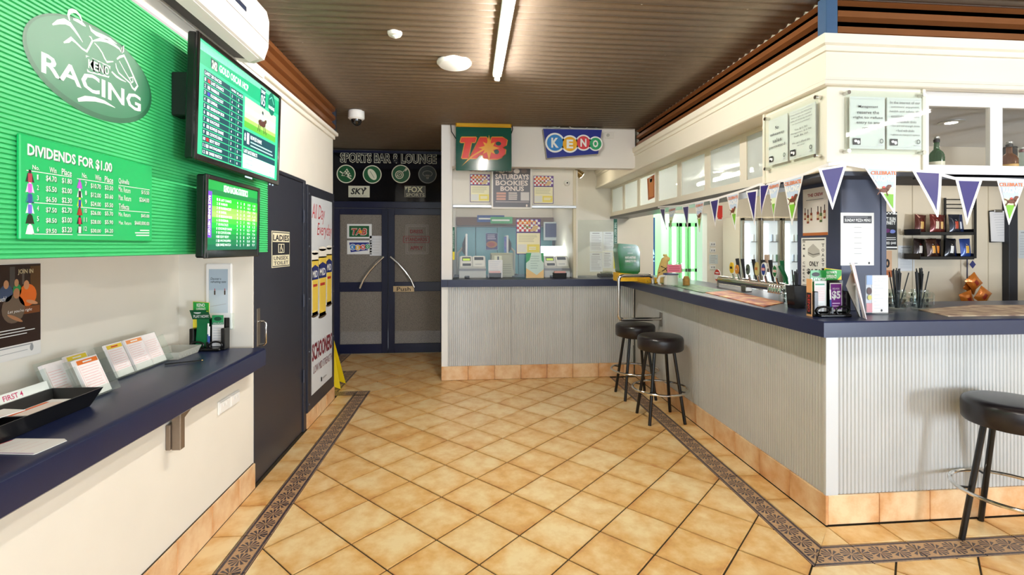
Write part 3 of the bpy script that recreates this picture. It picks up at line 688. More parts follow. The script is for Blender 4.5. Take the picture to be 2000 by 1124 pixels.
# ---- air conditioner
ac=thing('air_conditioner','white split air conditioner high on the left wall above the television','air conditioner',(-1.32,2.2,2.43))
pr=[(-1.318,2.545),(-1.318,2.775),(-1.13,2.775),(-1.095,2.755),(-1.082,2.70),(-1.086,2.56),(-1.108,2.492),(-1.16,2.472),(-1.235,2.478),(-1.235,2.545)]
mb=MB(); mb.prism([(x,1.80,z) for x,z in pr],(0,.93,0)); mb.build('housing',M('#F1EFE9',.35),ac,smooth=30)
MB().prism([(x,1.90,z) for x,z in [(-1.232,2.4775),(-1.162,2.4715),(-1.162,2.469),(-1.232,2.475)]],(0,.76,0)).build('air_outlet',M('#2A2622',.6),ac,smooth=0)
MB().prism([(x,1.88,z) for x,z in [(-1.165,2.464),(-1.118,2.484),(-1.116,2.479),(-1.163,2.459)]],(0,.80,0)).build('louvre',M('#EDEAE2',.4),ac,smooth=0)
MB().box(-1.086,-1.0805,2.08,2.46,2.625,2.648,0,.001).build('display_strip',M('#27324A',.3),ac,smooth=0)
MB().box(-1.0875,-1.0825,1.80,2.73,2.583,2.586).build('panel_seam',M('#B9B3A8',.5),ac,smooth=0)
# ---- shelf
sh=thing('wall_shelf','long navy laminate ledge along the left wall holding betting slips','shelf',(-1.5,1.0,.76))
mb=MB(); pp=[(-1.749,.762),(-1.749,.87),(-1.245,.87),(-1.232,.867),(-1.224,.86),(-1.222,.85),(-1.222,.768),(-1.228,.762)]
mb.prism([(x,-2.7,z) for x,z in pp],(0,5.735,0)); mb.build('shelf_top',NAVY,sh,smooth=30)
def bracket(y):
    mb=MB(); mb.box(-1.319,-1.312,y-.018,y+.018,.57,.761,0,.002).box(-1.319,-1.235,y-.018,y+.018,.752,.761,0,.002)
    mb.prism([(-1.312,y-.004,.66),(-1.25,y-.004,.752),(-1.262,y-.004,.752),(-1.312,y-.004,.68)],(0,.008,0))
    mb.build('support_bracket',STEEL,sh,smooth=0)
mb=MB(); mb.box(-1.30,-1.262,2.24,2.275,.585,.762,0,.003).prism([(-1.285,2.275,.70),(-1.285,2.42,.762),(-1.285,2.38,.762),(-1.285,2.275,.725)],(.008,0,0)); mb.box(-1.319,-1.30,2.23,2.285,.59,.70,0,.002); mb.build('support_bracket',M('#8C7C6C',.4,.6,noise=(12,.12)),sh,smooth=0)
# ---- pub poster on the recess wall
po=thing('pub_poster','curling poster of drinkers at a pub table taped to the wall above the ledge','poster',(-1.745,1.9,1.0))
cp=CV((-1.742,0,0),*XP)
a=cp.px(0,713); b=cp.px(80,545); u1=b[0]; u0=u1-.30; v1=cp.px(76,514)[1]; v0=cp.px(80,690)[1]
MB().box(-1.748,-1.7425,u0,u1,v0,v1).build('sheet',PAPER,po,smooth=0)
cp.rect(u0+.004,v0+.055,u1-.002,v1-.002,pm('#2A140C')); cp.up()
q=lambda fx,fy:(u0+(u1-u0)*fx,v0+(v1-v0)*fy)
def blob(fx,fy,rx,ry,h,rot=0): c=q(fx,fy); cp.ell(c[0],c[1],rx*(u1-u0),ry*(v1-v0),pm(h),18,rot)
cp.rect(*q(.55,.75),*q(.62,.97),pm('#4A4440')); cp.rect(*q(.72,.78),*q(.75,.95),pm('#5A5048')); cp.rect(*q(.84,.55),*q(.99,.97),pm('#5A3A16')); cp.rect(*q(.60,.46),*q(.98,.54),pm('#7A4218')); cp.up()
cp.text('JOIN IN',*q(.66,.88),*q(.88,.94),pm('#C8B890'),bold=.02)
blob(.50,.70,.09,.09,'#3A4A68'); blob(.80,.66,.13,.12,'#E06A1A'); blob(.65,.72,.06,.07,'#1E8A48'); blob(.60,.53,.16,.15,'#6A5848'); cp.up()
blob(.50,.79,.035,.045,'#C08A60'); blob(.78,.77,.04,.05,'#C88E66'); blob(.64,.80,.03,.04,'#B88860'); blob(.64,.69,.045,.055,'#B07A54'); blob(.86,.58,.09,.02,'#C88E66',-.3); blob(.62,.43,.12,.018,'#B07A54',-.5); cp.up()
cp.text('drink too much?',*q(.2,.62),*q(.50,.67),PW,shear=.2); cp.text("Let you're right",*q(.52,.48),*q(.86,.52),PW,shear=.2)
cp.lines(*q(.08,.24),*q(.92,.33),3,PW,.3,.3); cp.L=1; cp.line([q(.05,.07),q(.8,.075)],.002,PGR); cp.lines(*q(.1,.115),*q(.95,.145),1,PGR,.4)
cp.ell(*q(.86,.09),.008,.014,PGR,14)
cp.build('poster_print',po)
# ---- slip pads on leaning stands
Vl=Vector((-.39,0,.92)).normalized()
def slip_stand(name,label,origin,length,pads,grp):
    t=thing(name,label,'holder',origin)
    o=Vector(origin); n=Vector((Vl.z,0,-Vl.x))
    mb=MB()
    def slab(u0,u1,v0,v1,n0,n1):
        pts=[o+Vector((0,u,0))+Vl*v+n*k for k in (n0,n1) for u,v in ((u0,v0),(u1,v0),(u1,v1),(u0,v1))]
        mb.add(pts,[(0,3,2,1),(4,5,6,7),(0,1,5,4),(1,2,6,5),(2,3,7,6),(3,0,4,7)])
    slab(-.01,length+.01,0,.17,-.006,-.003); slab(-.01,length+.01,.0,.004,-.006,.03); slab(-.01,length+.01,.0,.035,.028,.031)
    for u in (-.01,length+.008): slab(u,u+.002,0,.14,-.006,.03)
    mb.build('acrylic_body',ACRYL,t,smooth=0)
    for (u0,u1,v1,th,hd,txt_,lab) in pads:
        pt=thing('betting_slip_pad',lab,'paper pad',o+Vector((0,(u0+u1)/2,0)),grp)
        mb=MB(); slab(u0,u1,.006,v1,0,th); mb.build('paper_block',M('#EDE6E4',.8,noise=(60,.03)),pt,smooth=0)
        c=CV(o+n*th,(0,1,0),Vl,.0003)
        if hd: c.rect(u0+.006,v1-.024,u1-.004,v1-.006,pm(hd)); 
        c.up()
        if hd: c.rect(u0+(u1-u0)*.3,v1-.018,u0+(u1-u0)*.7,v1-.012,PW if txt_ else PR)
        RED=pm('#E3A6A0'); 
        for k in range(9): c.line([(u0+.012,v1-.035-.011*k),(u1-.012-.02*random.random(),v1-.035-.011*k)],.0016,RED)
        c.line([(u0+.006,v1-.03),(u0+.006,.02)],.0012,RED); c.line([(u1-.008,.03),(u1-.008,v1-.06)],.0012,RED)
        c.build('slip_print',pt)
slip_stand('slip_stand','clear leaning acrylic stand with three pads of betting slips next to the plastic basket',(-1.605,2.33,.8715),.40,
   [(.03,.135,.165,.012,'#E8C83C',0,'betting slip pad with yellow band, end pad in the long acrylic stand'),(.155,.275,.165,.012,'#EE9A5A',1,'betting slip pad with orange band in the middle of the long acrylic stand'),(.28,.385,.165,.010,None,0,'betting slip pad with plain pink ruled top beside the plastic basket')],'betting slip pads on the ledge')
slip_stand('slip_stand','short acrylic slip stand standing right behind the black tray',(-1.505,2.035,.8715),.15,
   [(.02,.135,.165,.014,'#EE7A2B',1,'betting slip pad with bright orange band behind the black tray')],'betting slip pads on the ledge')
slip_stand('slip_stand','rear acrylic slip stand tucked between black tray and wall',(-1.60,2.02,.8715),.24,
   [(.0,.10,.155,.016,None,0,'plain lilac tinted betting slip pad in the rear stand'),(.115,.225,.165,.012,'#F0DA3A',1,'betting slip pad with bright yellow band in the rear stand')],'betting slip pads on the ledge')
# ---- black tray
tr=thing('slip_tray','black plastic tray full of loose betting slips on the ledge','tray',(-1.54,1.6,.871))
def tray(mb,x0,x1,y0,y1,z0,z1,ins,t):
    o=[(x0,y0,z1),(x1,y0,z1),(x1,y1,z1),(x0,y1,z1)]; b=[(x0+ins,y0+ins,z0),(x1-ins,y0+ins,z0),(x1-ins,y1-ins,z0),(x0+ins,y1-ins,z0)]
    i=[(x0+t,y0+t,z1),(x1-t,y0+t,z1),(x1-t,y1-t,z1),(x0+t,y1-t,z1)]; bi=[(x0+ins+t,y0+ins+t,z0+t),(x1-ins-t,y0+ins+t,z0+t),(x1-ins-t,y1-ins-t,z0+t),(x0+ins+t,y1-ins-t,z0+t)]
    fs=[(3,2,1,0)]
    vs=b+o+i+bi
    fs=[(3,2,1,0)]+[(k,(k+1)%4,4+(k+1)%4,4+k) for k in range(4)]+[(4+k,4+(k+1)%4,8+(k+1)%4,8+k) for k in range(4)]+[(8+k,8+(k+1)%4,12+(k+1)%4,12+k) for k in range(4)]+[(12,13,14,15)]
    return mb.add(vs,fs)
mb=tray(MB(),-1.60,-1.415,1.22,2.01,.8715,.935,.028,.004); mb.box(-1.57,-1.446,1.71,1.72,.876,.925); mb.build('tray_body',M('#0A0A0B',.35),tr,smooth=0)
lb=MB(); lb.add([(-1.602,1.22,.936),(-1.602,2.0,.936),(-1.612,2.0,.966),(-1.612,1.22,.966)],[(0,1,2,3)]); 
lb.add([(-1.604,1.22,.936),(-1.604,2.0,.936),(-1.614,2.0,.966),(-1.614,1.22,.966)],[(3,2,1,0)]); lb.build('label_strip',M('#E6ECE6',.3),tr,smooth=0)
cl=CV((-1.6015,1.22,.936),(0,1,0),(-.010,0,.030)); cl.text('FIRST 4',.60,.006,.675,.025,pm('#C8386A'),bold=.01); cl.build('label_print',tr)
for k in range(7):
    s_=MB(); cx,cy=-1.508+random.uniform(-.008,.008),1.38+.085*(k//2)+random.uniform(-.02,.02); a=random.uniform(-.35,.35)
    L,Wd=.10,.042
    z=.912+.0045*k
    pts=[Vector((cx,cy,0))+Matrix.Rotation(a,3,'Z')@Vector((sx*Wd,sy*L,0)) for sx,sy in ((-1,-1),(1,-1),(1,1),(-1,1))]
    for p,dz in zip(pts,(.0,.002,.006,.004)): p.z=z+dz
    s_.prism(pts,(0,0,-.0025)); o=single('betting_slip',s_,[PAPER],'loose white betting slip lying in the black tray','paper','loose slips in the black tray',smooth=0)
    c=CV(pts[0],pts[3]-pts[0],pts[0]-pts[1],.0005); c.L=3; 
    for j in range(5): c.line([(.02,-.02-.016*j),(.15,-.02-.016*j)],.002,pm('#E5A9A9'))
    c.build('slip_print',o)
s_=MB(); s_.box(-1.565,-1.452,1.73,1.965,.8765,.905); o=single('betting_slip_pad',s_,[PAPER],'white slip pad with orange edge band lying flat in the far compartment of the tray','paper pad',smooth=0)
c=CV((-1.565,1.73,.905),(1,0,0),(0,1,0)); c.rect(.005,.01,.02,.2,pm('#E8703A')); c.rect(.03,.02,.105,.2,pm('#E9D9CE')); c.build('slip_print',o)
# loose card at the shelf edge
pts=[onz(x,y,.8725) for x,y in ((31,857),(126,857.5),(131,861),(72,886),(66,888),(-40,886),(-42,884))]
o=single('betting_card',MB().prism(pts,(0,0,-.0018)),[PAPER],'single white card with red edging lying flat at the front of the ledge','card',smooth=0)
c=CV((0,0,.8727),(1,0,0),(0,1,0)); f=lambda x,y:(onz(x,y,.8727).x,onz(x,y,.8727).y)
c.line([f(25,860),f(-20,875)],.004,PR); 
for k in range(4): c.line([f(40+18*k,863),f(-25+22*k,882)],.0012,pm('#D9A6A6'))
c.line([f(-38,884.5),f(66,886.5)],.003,pm('#8A5AA0')); c.build('card_print',o)
# plastic basket, pencil
bk_=tray(MB(),-1.715,-1.545,2.73,2.95,.8715,.912,.014,.002)
for k in range(8):
    y_=2.75+.024*k; bk_.box(-1.5535,-1.551,y_,y_+.004,.88,.905)
single('plastic_basket',bk_,[glass('translucent_plastic','#F2F4F0',1.35,.2,.62,'#E6E6E0')],'small translucent white plastic basket on the ledge beside the leaflet holder','basket',smooth=0)
p0=Vector((-1.555,2.625,.8765)); p1=Vector((-1.415,2.70,.8765)); d=(p1-p0).normalized()
pc=thing('pencil','thin black pencil lying on the ledge in front of the plastic basket','pencil',p0)
MB().cyl(p0,p1,.0038,n=6).build('barrel',BLACKM,pc,smooth=0); MB().cyl(p1,p1+d*.008,.0038,.001,n=6).build('tip',M('#C9A25A',.5),pc,smooth=0)
# ---- leaflet holder factory (also used on the bar)
def leaflet_holder(label,base,scale=1.,tagging='ledge'):
    x,y,z=base; t=thing('leaflet_holder',label,'holder',base); s=scale
    mb=MB()
    w_=.082*s; 
    mb.box(x-w_,x+w_,y+.03*s,y+.036*s,z,z+.15*s,0,.002); mb.box(x-w_,x-w_+.02*s,y-.012*s,y+.036*s,z,z+.105*s,0,.003); mb.box(x+w_-.02*s,x+w_,y-.012*s,y+.036*s,z,z+.105*s,0,.003)
    mb.box(x-.006*s,x+.006*s,y-.012*s,y+.03*s,z,z+.04*s,0,.002)
    mb.build('holder_body',BLACK,t,smooth=0)
    rg=MB()
    for k in (-1,1):
        pts=[(x+k*.042*s+.030*s*math.cos(a),y-.016*s,z+.024*s+.018*s*math.sin(a)) for a in [2*math.pi*q/16 for q in range(16)]]
        rg.tube(pts,.0045*s,8,0,closed=True)
    rg.box(x-.07*s,x+.07*s,y-.035*s,y+.03*s,z,z+.012*s,0,.004)
    rg.build('front_clip',BLACK,t)
    return t
def curved_leaflet(pts_profile,x0,x1,mats,parent,name='leaflet_sheet',shear=0.):
    mb=MB(); g=[[(x0+shear*i,y,z),(x1+shear*i,y,z)] for i,(y,z) in enumerate(pts_profile)]
    mb.sheet(g); g2=[[(x1+shear*i,y+.0012,z),(x0+shear*i,y+.0012,z)] for i,(y,z) in enumerate(pts_profile)]; mb.sheet(g2)
    return mb.build(name,mats,parent,smooth=60)
LX,LY,LZ=-1.525,2.99,.8715
_mark=set(bpy.data.objects)
lh=leaflet_holder('black leaflet holder on the navy ledge beside the dark door',(LX,LY,LZ))
def leaf(label,build,cat='leaflet',grp=None,loc=(0,0,0)):
    t=thing('leaflet',label,cat,loc,grp); build(t); return t
def gl(t):
    pr_=[(LY+.005,LZ+.014),(LY+.006,LZ+.08),(LY+.004,LZ+.12),(LY-.006,LZ+.15),(LY-.028,LZ+.178),(LY-.052,LZ+.198)]
    curved_leaflet(pr_,LX-.062,LX-.005,[M('#0C6E3E',.3)],t,shear=.004)
    c=CV((LX-.062+.012,LY-.0045,LZ+.150),(1,0,0),Vector((.05,-.022,.028)),.0006); c.o=Vector((LX-.055,LY-.008,LZ+.151)); c.V=Vector((0.1,-.6,.78)).normalized(); c.N=c.U.cross(c.V); c.L=3
    c.rect(-.012,.0,.072,.062,M('#0A5A34',.3)); c.up(); c.text('PLAY NOW!',-.004,.010,.066,.030,PW,bold=.02,shear=.25); c.ell(.02,.046,.016,.008,PW,16); c.rect(.045,.05,.07,.058,pm('#B5D334')); c.build('leaflet_print',t)
leaf('glossy dark green curling play leaflet in the holder beside the door',gl,loc=(LX-.03,LY,LZ))
def wl_(t):
    MB().box(LX+.008,LX+.062,LY+.018,LY+.021,LZ+.014,LZ+.165).build('leaflet_sheet',PAPER,t,smooth=0)
    c=CV((LX+.008,LY+.018,LZ+.014),*YM); c.rect(0,.105,.054,.151,pm('#2E9A5E')); c.up(); c.ell(.027,.133,.018,.010,pm('#0A4A34'),20); c.rect(.0,.105,.054,.117,pm('#1A7A52')); c.up(); c.text('WIN & PLACE',.004,.107,.05,.115,PW); c.lines(.006,.02,.048,.095,6,PLG,.3); c.build('leaflet_print',t)
leaf('white win and place card with green heading in the holder beside the door',wl_,loc=(LX+.03,LY,LZ))
def yl(t):
    MB().prism([(LX-.085,LY+.027,LZ+.10),(LX-.03,LY+.027,LZ+.10),(LX-.01,LY+.027,LZ+.165),(LX-.01,LY+.027,LZ+.225),(LX-.085,LY+.027,LZ+.232)],(0,.0025,0)).build('leaflet_sheet',M('#F1E23A',.4),t,smooth=0)
    c=CV((LX-.085,LY+.027,LZ+.10),*YM); c.poly([(.001,.075),(.035,.062),(.074,.078),(.074,.124),(.001,.13)],pm('#17A03A')); c.up(); c.text('KENO',.018,.105,.055,.122,PW,bold=.02); c.text('EXPERIENCE',.016,.088,.058,.101,PW,bold=.01); c.build('leaflet_print',t)
leaf('yellow and bright green promotional card rising behind the holder beside the door',yl,loc=(LX-.05,LY+.02,LZ+.1))
def pen(label,x,y,z,h,parent_label_group,blue='#2A4FA0',tiltx=0):
    t=thing('pen',label,'pen',(x,y,z),parent_label_group)
    MB().cyl((x,y,z),(x+tiltx*.5,y+.002,z+h*.55),.0032,n=8).build('barrel',M(blue,.3),t); MB().cyl((x+tiltx*.5,y+.002,z+h*.55),(x+tiltx,y+.004,z+h),.0032,n=8).build('white_cap',PW,t)
pen('blue and white pen standing in the leaflet holder beside the door',LX+.0,LY-.004,LZ+.013,.115,None); pen('second blue and white pen in the leaflet holder beside the door',LX+.006,LY-.006,LZ+.013,.10,None)
def rescale_new(mark,base,s):
    base=Vector(base)
    for o in bpy.data.objects:
        if o not in mark and o.parent is None: o.location=base+(o.location-base)*s; o.scale=(s,s,s)
rescale_new(_mark,(LX+.02,LY,LZ),1.22)
# white display frame on the return wall
fr=thing('notice_display','white plastic display frame with pale blue bottle print above the leaflet holder','frame',(LX+.06,3.085,1.0))
cf=CV((0,3.068,0),*YM); a=cf.px(401,645); b=cf.px(452,515)
MB().box(a[0],b[0],3.069,3.089,a[1],b[1],0,.006).build('frame_body',M('#F4F5F5',.3),fr,smooth=0); MB().box(b[0]-.004,b[0]+.014,3.06,3.075,a[1]+.0,a[1]+.10,0,.002).build('clear_pocket',ACRYL,fr,smooth=0)
u0,v0=cf.px(408,612); u1,v1=cf.px(445,526); cf.rect(u0,v0,u1,v1,pm('#AEC2D2')); cf.up(); cf.rect(u0,v0,u1,v0+(v1-v0)*.52,pm('#C6D4DE')); cf.up()
cf.text('Discover a',u0+.01,v0+.20,u0+.07,v0+.215,PK,shear=.2); cf.text('refreshing taste',u0+.01,v0+.178,u1-.01,v0+.196,PK,shear=.2)
for xx in (.03,.088): cf.rect(u0+xx,v0+.11,u0+xx+.008,v0+.135,pm('#3A2A1C')); cf.rect(u0+xx+.002,v0+.135,u0+xx+.006,v0+.148,pm('#B02020'))
cf.line([(u0+.01,v0+.04),(u1-.01,v0+.055)],.002,PGR); cf.build('frame_print',fr)
# double power outlet under the shelf
gp=thing('power_outlet','white double power outlet on the wall below the ledge','power outlet',(-1.32,2.78,.6))
MB().box(-1.3195,-1.31,2.665,2.90,.59,.662,0,.004).build('face_plate',M('#F4F2EC',.3),gp,smooth=0)
for k in range(2):
    yy=2.675+k*.115
    MB().box(-1.3105,-1.306,yy,yy+.10,.597,.655,0,.002).build('socket',M('#EFEDE8',.3),gp,smooth=0)
    for q in (.03,.06): MB().box(-1.3065,-1.302,yy+q,yy+q+.010,.625,.645,0,.001).build('switch',M('#E4E2DC',.3),gp,smooth=0)
# ---- dark door with sign, poster board
d1=MB().box(-1.36,-1.322,3.103,3.975,.008,1.985,0,.003).build('door_1',DOORG,smooth=0,kind='structure'); tag(d1,'flat dark slate door with steel pull handle on the left wall','door')
MB().box(-1.36,-1.316,3.098,3.104,.0,2.01).box(-1.36,-1.312,3.978,4.03,.0,2.012,0,.004).box(-1.36,-1.314,3.07,4.03,1.987,2.012,0,.004).build('door_frame',DOORG,d1,smooth=0)
for z_ in (.45,1.05,1.72): MB().cyl((-1.312,3.976,z_-.05),(-1.312,3.976,z_+.05),.008,n=10).build('hinge',M('#4A4E5C',.35,.5),d1)
cdr=CV((-1.322,0,0),*XP); h0=cdr.px(501,675); h1=cdr.px(510,601)
MB().box(-1.322,-1.318,h0[0],h0[0]+.045,h0[1]-.01,h1[1],0,.002).build('handle_plate',M('#8C8378',.35,.8),d1,smooth=0)
zt=cdr.px(505,628)[1]; zb_=cdr.px(505,673)[1]; yh=h0[0]+.022
MB().tube([(-1.318,yh,zt),(-1.285,yh,zt),(-1.275,yh+.0,zt-.01),(-1.275,yh,zb_+.01),(-1.285,yh,zb_),(-1.318,yh,zb_)],.0075,10).build('pull_handle',CHROME,d1)
ls=thing('door_sign','small cream lettered sign with wheelchair symbol on the dark door','sign',(-1.322,3.5,1.3))
a=cdr.px(530,524); b=cdr.px(565,455); MB().box(-1.3215,-1.3185,a[0],b[0],a[1],b[1]+.005,0,.001).build('sign_plate',pm('#E9E2C2'),ls,smooth=0)
c=CV((-1.3184,a[0],a[1]),*XP); sw_=b[0]-a[0]; sh_=b[1]+.005-a[1]; DKT=pm('#23262E')
c.rect(.006,.006,sw_-.006,sh_-.006,DKT); c.up(); CR=pm('#E9E2C2'); c.rect(.012,sh_*.70,sw_-.012,sh_-.012,CR); c.rect(.012,.012,sw_-.012,sh_*.34,CR); c.rect(sw_*.33,sh_*.40,sw_*.67,sh_*.65,CR); c.up()
c.text('LADIES',.018,sh_*.73,sw_-.018,sh_*.90,DKT,bold=.03); c.text('UNISEX',.03,sh_*.20,sw_-.03,sh_*.31,DKT,bold=.02); c.text('TOILET',.03,sh_*.07,sw_-.03,sh_*.17,DKT,bold=.02)
c.rect(sw_*.36,sh_*.42,sw_*.64,sh_*.63,DKT); c.up(); c.ell(sw_*.49,sh_*.60,.009,.009,CR,12); c.ring(sw_*.49,sh_*.485,.022,.024,.006,CR,20); c.line([(sw_*.48,sh_*.58),(sw_*.48,sh_*.51),(sw_*.56,sh_*.51),(sw_*.59,sh_*.45)],.007,CR); c.build('sign_print',ls)
pb=thing('poster_board','tall dark framed beer poster on the wall end beside the dark door','poster',(-1.32,4.43,.13))
py0,py1,pz0,pz1=4.038,4.80,.132,1.985
mb=MB().box(-1.3195,-1.30,py0,py1,pz0,pz1,0,.003); mb.build('backing_board',DOORG,pb,smooth=0)
ip=CV((-1.2995,0,0),*XP); a=ip.px(602,778); b=ip.px(643,384); iu0,iv0,iu1,iv1=py0+.085,pz0+.115,py1-.075,pz1-.085
mb=MB()
for k in range(5):
    for q in range(2):
        mb.lathe([(.009,0),(.009,.003),(.004,.006)],(-1.30,(py0+.03 if q==0 else py1-.03),pz0+.06+k*.43),8,ax='x')
mb.build('screw_head',M('#6A6E78',.4,.5),pb,kind='stuff')
ip.rect(iu0,iv0,iu1,iv1,M('#DDE2E6',.2)); ip.up(); iw=iu1-iu0; ih=iv1-iv0
Q=lambda fx,fy:(iu0+iw*fx,iv0+ih*fy)
RD=pm('#C02A34'); MAR=pm('#7A1A2A')
ip.text('All Day',*Q(.02,.865),*Q(.62,.965),RD,shear=.3); ip.text('Everyday',*Q(.25,.785),*Q(.99,.87),RD,shear=.3)
def beer(fx,fy,w_,h):
    x0,y0=Q(fx,fy); ww=iw*w_; hh=ih*h; L=ip.L
    ip.ell(x0,y0,ww*.52,.018,pm('#4A3A28'),20); ip.L=L+1
    ip.poly([(x0-ww*.40,y0),(x0+ww*.40,y0),(x0+ww*.5,y0+hh*.86),(x0-ww*.5,y0+hh*.86)],pm('#E9C94E')); ip.rect(x0-ww*.40,y0,x0+ww*.4,y0+hh*.05,pm('#F4EAC0')); ip.rect(x0-ww*.5,y0+hh*.84,x0+ww*.5,y0+hh*.97,pm('#F6F2E4')); ip.ell(x0,y0+hh*.97,ww*.5,.02,pm('#F6F2E4'),20)
    ip.L=L+2; ip.poly([(x0-ww*.47,y0+hh*.55),(x0+ww*.47,y0+hh*.55),(x0+ww*.49,y0+hh*.74),(x0,y0+hh*.78),(x0-ww*.49,y0+hh*.74)],pm('#1F2C6E')); ip.rect(x0-ww*.3,y0+hh*.44,x0+ww*.3,y0+hh*.48,pm('#B8342A')); ip.rect(x0-ww*.42,y0+hh*.1,x0-ww*.34,y0+hh*.8,pm('#F7E9A0')); ip.L=L+3
    ip.text('MID',x0-ww*.36,y0+hh*.585,x0+ww*.36,y0+hh*.69,PW,bold=.02); ip.L=L
beer(.16,.395,.30,.33); beer(.84,.42,.30,.33); ip.up(4); beer(.5,.375,.38,.37); ip.up(4)
ip.text('SCHOONERS',*Q(.02,.165),*Q(.98,.255),MAR,bold=.03); ip.text('LOW MID STRENGTH',*Q(.08,.10),*Q(.98,.14),pm('#8A5A60')); ip.rect(*Q(.42,.028),*Q(.47,.05),PK); ip.lines(*Q(.5,.03),*Q(.75,.048),1,PGR)
ip.build('beer_print',pb)
# ---- wet floor sign
ws=thing('wet_floor_sign','yellow folding wet floor sign standing behind the wall end by the doors','floor sign',(-1.52,5.24,0))
YEL=M('#F0D016',.4); X0=-1.52
for s_,y_ in ((-1,5.16),(1,5.36)):
    mb=MB(); yt=5.26+.012*s_
    mb.prism([(X0-.15,y_,.0),(X0-.11,y_-.0,.03),(X0+.11,y_,.03),(X0+.19,y_,.0),(X0+.07,yt,.56),(X0+.05,yt,.60),(X0-.05,yt,.60),(X0-.07,yt,.56)],(0,.006*s_,0)); mb.build('folding_panel',YEL,ws,smooth=0)
MB().box(X0-.05,X0+.05,5.24,5.28,.585,.61,0,.006).build('top_hinge',YEL,ws,smooth=0)
# ================================================================== CEILING FIXTURES
ZL=ZC-.019
tf=thing('fluorescent_batten','single fluorescent tube batten on the corrugated ceiling above the aisle','light fitting',(.21,3.03,ZL-.06))
MB().box(.175,.245,2.36,3.70,ZL-.045,ZL,0,.006).build('batten_body',M('#F4F2EC',.4),tf,smooth=0)
for y_ in (2.375,3.665): MB().box(.19,.23,y_-.012,y_+.012,ZL-.085,ZL-.045,0,.004).build('lamp_holder',WHITE,tf,smooth=0)
MB().cyl((.21,2.39,ZL-.068),(.21,3.655,ZL-.068),.014,n=14).build('tube',E_('#FFFAF2',235.),tf)
t2=copy_tree(tf); t2.location.y=-.35; t2.location.x=.9; t2['label']='fluorescent tube batten on the ceiling toward the shopfront windows'
t2=copy_tree(tf); t2.location=(3.0,5.5,2.2995); t2['label']='added fluorescent tube batten brightening the area behind the bar, under the lowered white ceiling'  # extra batten added to brighten the walls behind the bar
for ch in t2.children:
    if ch.name.startswith('tube'): ch.data=ch.data.copy(); ch.data.materials[0]=E_('#FFFAF0',95.)
t2=copy_tree(tf); t2.location.y=.2; t2.location.x=4.3; t2['label']='fluorescent tube batten on the ceiling over the room beyond the bar corner'
def disc(name,label,cat,px_,r,h,extra=None):
    p=onz(px_[0],px_[1],ZL); t=thing(name,label,cat,p)
    MB().lathe([(r,0),(r,-h*.4),(r*.86,-h),(r*.2,-h*1.15)],p,32).build('cover',M('#F2F0EA',.4),t); 
    if extra: MB().lathe([(r*.4,-h*1.0),(r*.4,-h*1.5),(r*.15,-h*1.7)],p,20).build('sensor',M('#E2E0DA',.4),t)
disc('smoke_detector','small round white smoke detector on the corrugated ceiling','detector',(771,63),.045,.022,True)
disc('ceiling_vent','wide round white vent cover on the corrugated ceiling','vent',(887,121),.125,.03)
p=onz(696,217,ZL); sc_=thing('security_camera','white dome security camera hanging near the double doors','camera',p)
MB().lathe([(.075,0),(.078,-.01),(.078,-.075),(.062,-.088)],p,28).build('dome_housing',M('#EDEDEA',.35),sc_)
MB().lathe([(.052,-.086),(.050,-.108),(.038,-.132),(.018,-.146),(.004,-.149)],p,24).build('dark_dome',M('#0B0B0D',.08,coat=.5),sc_)
# ================================================================== DOUBLE DOORS
YD=6.80
FRD=bpy.data.materials.new('patterned_glass'); FRD.use_nodes=True
nt,n=nodes(FRD); b=nt.nodes['Principled BSDF']; b.inputs['Base Color'].default_value=lin('#5E5850'); b.inputs['Roughness'].default_value=.35; b.inputs['Alpha'].default_value=.85
tc=n('ShaderNodeTexCoord'); vo=n('ShaderNodeTexVoronoi'); vo.inputs['Scale'].default_value=120; nt.links.new(tc.outputs['Object'],vo.inputs['Vector'])
bp=n('ShaderNodeBump'); bp.inputs['Strength'].default_value=.7; bp.inputs['Distance'].default_value=.003; nt.links.new(vo.outputs[0],bp.inputs['Height']); nt.links.new(bp.outputs[0],b.inputs['Normal'])
cr=n('ShaderNodeValToRGB'); cr.color_ramp.elements[0].color=lin('#A59C90'); cr.color_ramp.elements[1].color=lin('#5F584F'); nt.links.new(vo.outputs[0],cr.inputs[0]); nt.links.new(cr.outputs[0],b.inputs['Base Color'])
FRT=glass('dark_transom_glass','#5A5A60',1.6,.05,.55,'#26262A')
cD=CV((0,YD,0),*YM)
xl=-1.885; xr=-.315
fo=MB().box(xl,xl+.03,YD-.02,YD+.08,0,2.80,0,.003).box(xr,xr+.01,YD-.02,YD+.08,0,2.80).box(xl,xr,YD-.02,YD+.08,2.765,2.80,0,.003).box(xl,xr,YD-.02,YD+.08,2.01,2.10,0,.004)
df=fo.build('door_frame',NAVYD,smooth=0,kind='structure'); tag(df,'navy metal frame around the double doors and transom','door frame')
tw=MB().box(xl+.03,xr,YD+.01,YD+.02,2.10,2.765).build('window_1',FRT,smooth=0,kind='structure'); tag(tw,'dark transom window lettered for the sports bar above the doors','window')
ct=CV((0,YD+.009,0),*YM); CRM=pm('#E8E6CC')
a=ct.px(664,318); b_=ct.px(853,301)
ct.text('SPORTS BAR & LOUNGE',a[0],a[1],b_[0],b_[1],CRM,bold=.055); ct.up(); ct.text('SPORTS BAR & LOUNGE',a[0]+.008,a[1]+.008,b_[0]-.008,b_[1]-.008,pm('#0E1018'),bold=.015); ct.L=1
DG=pm('#0C5A2E'); 
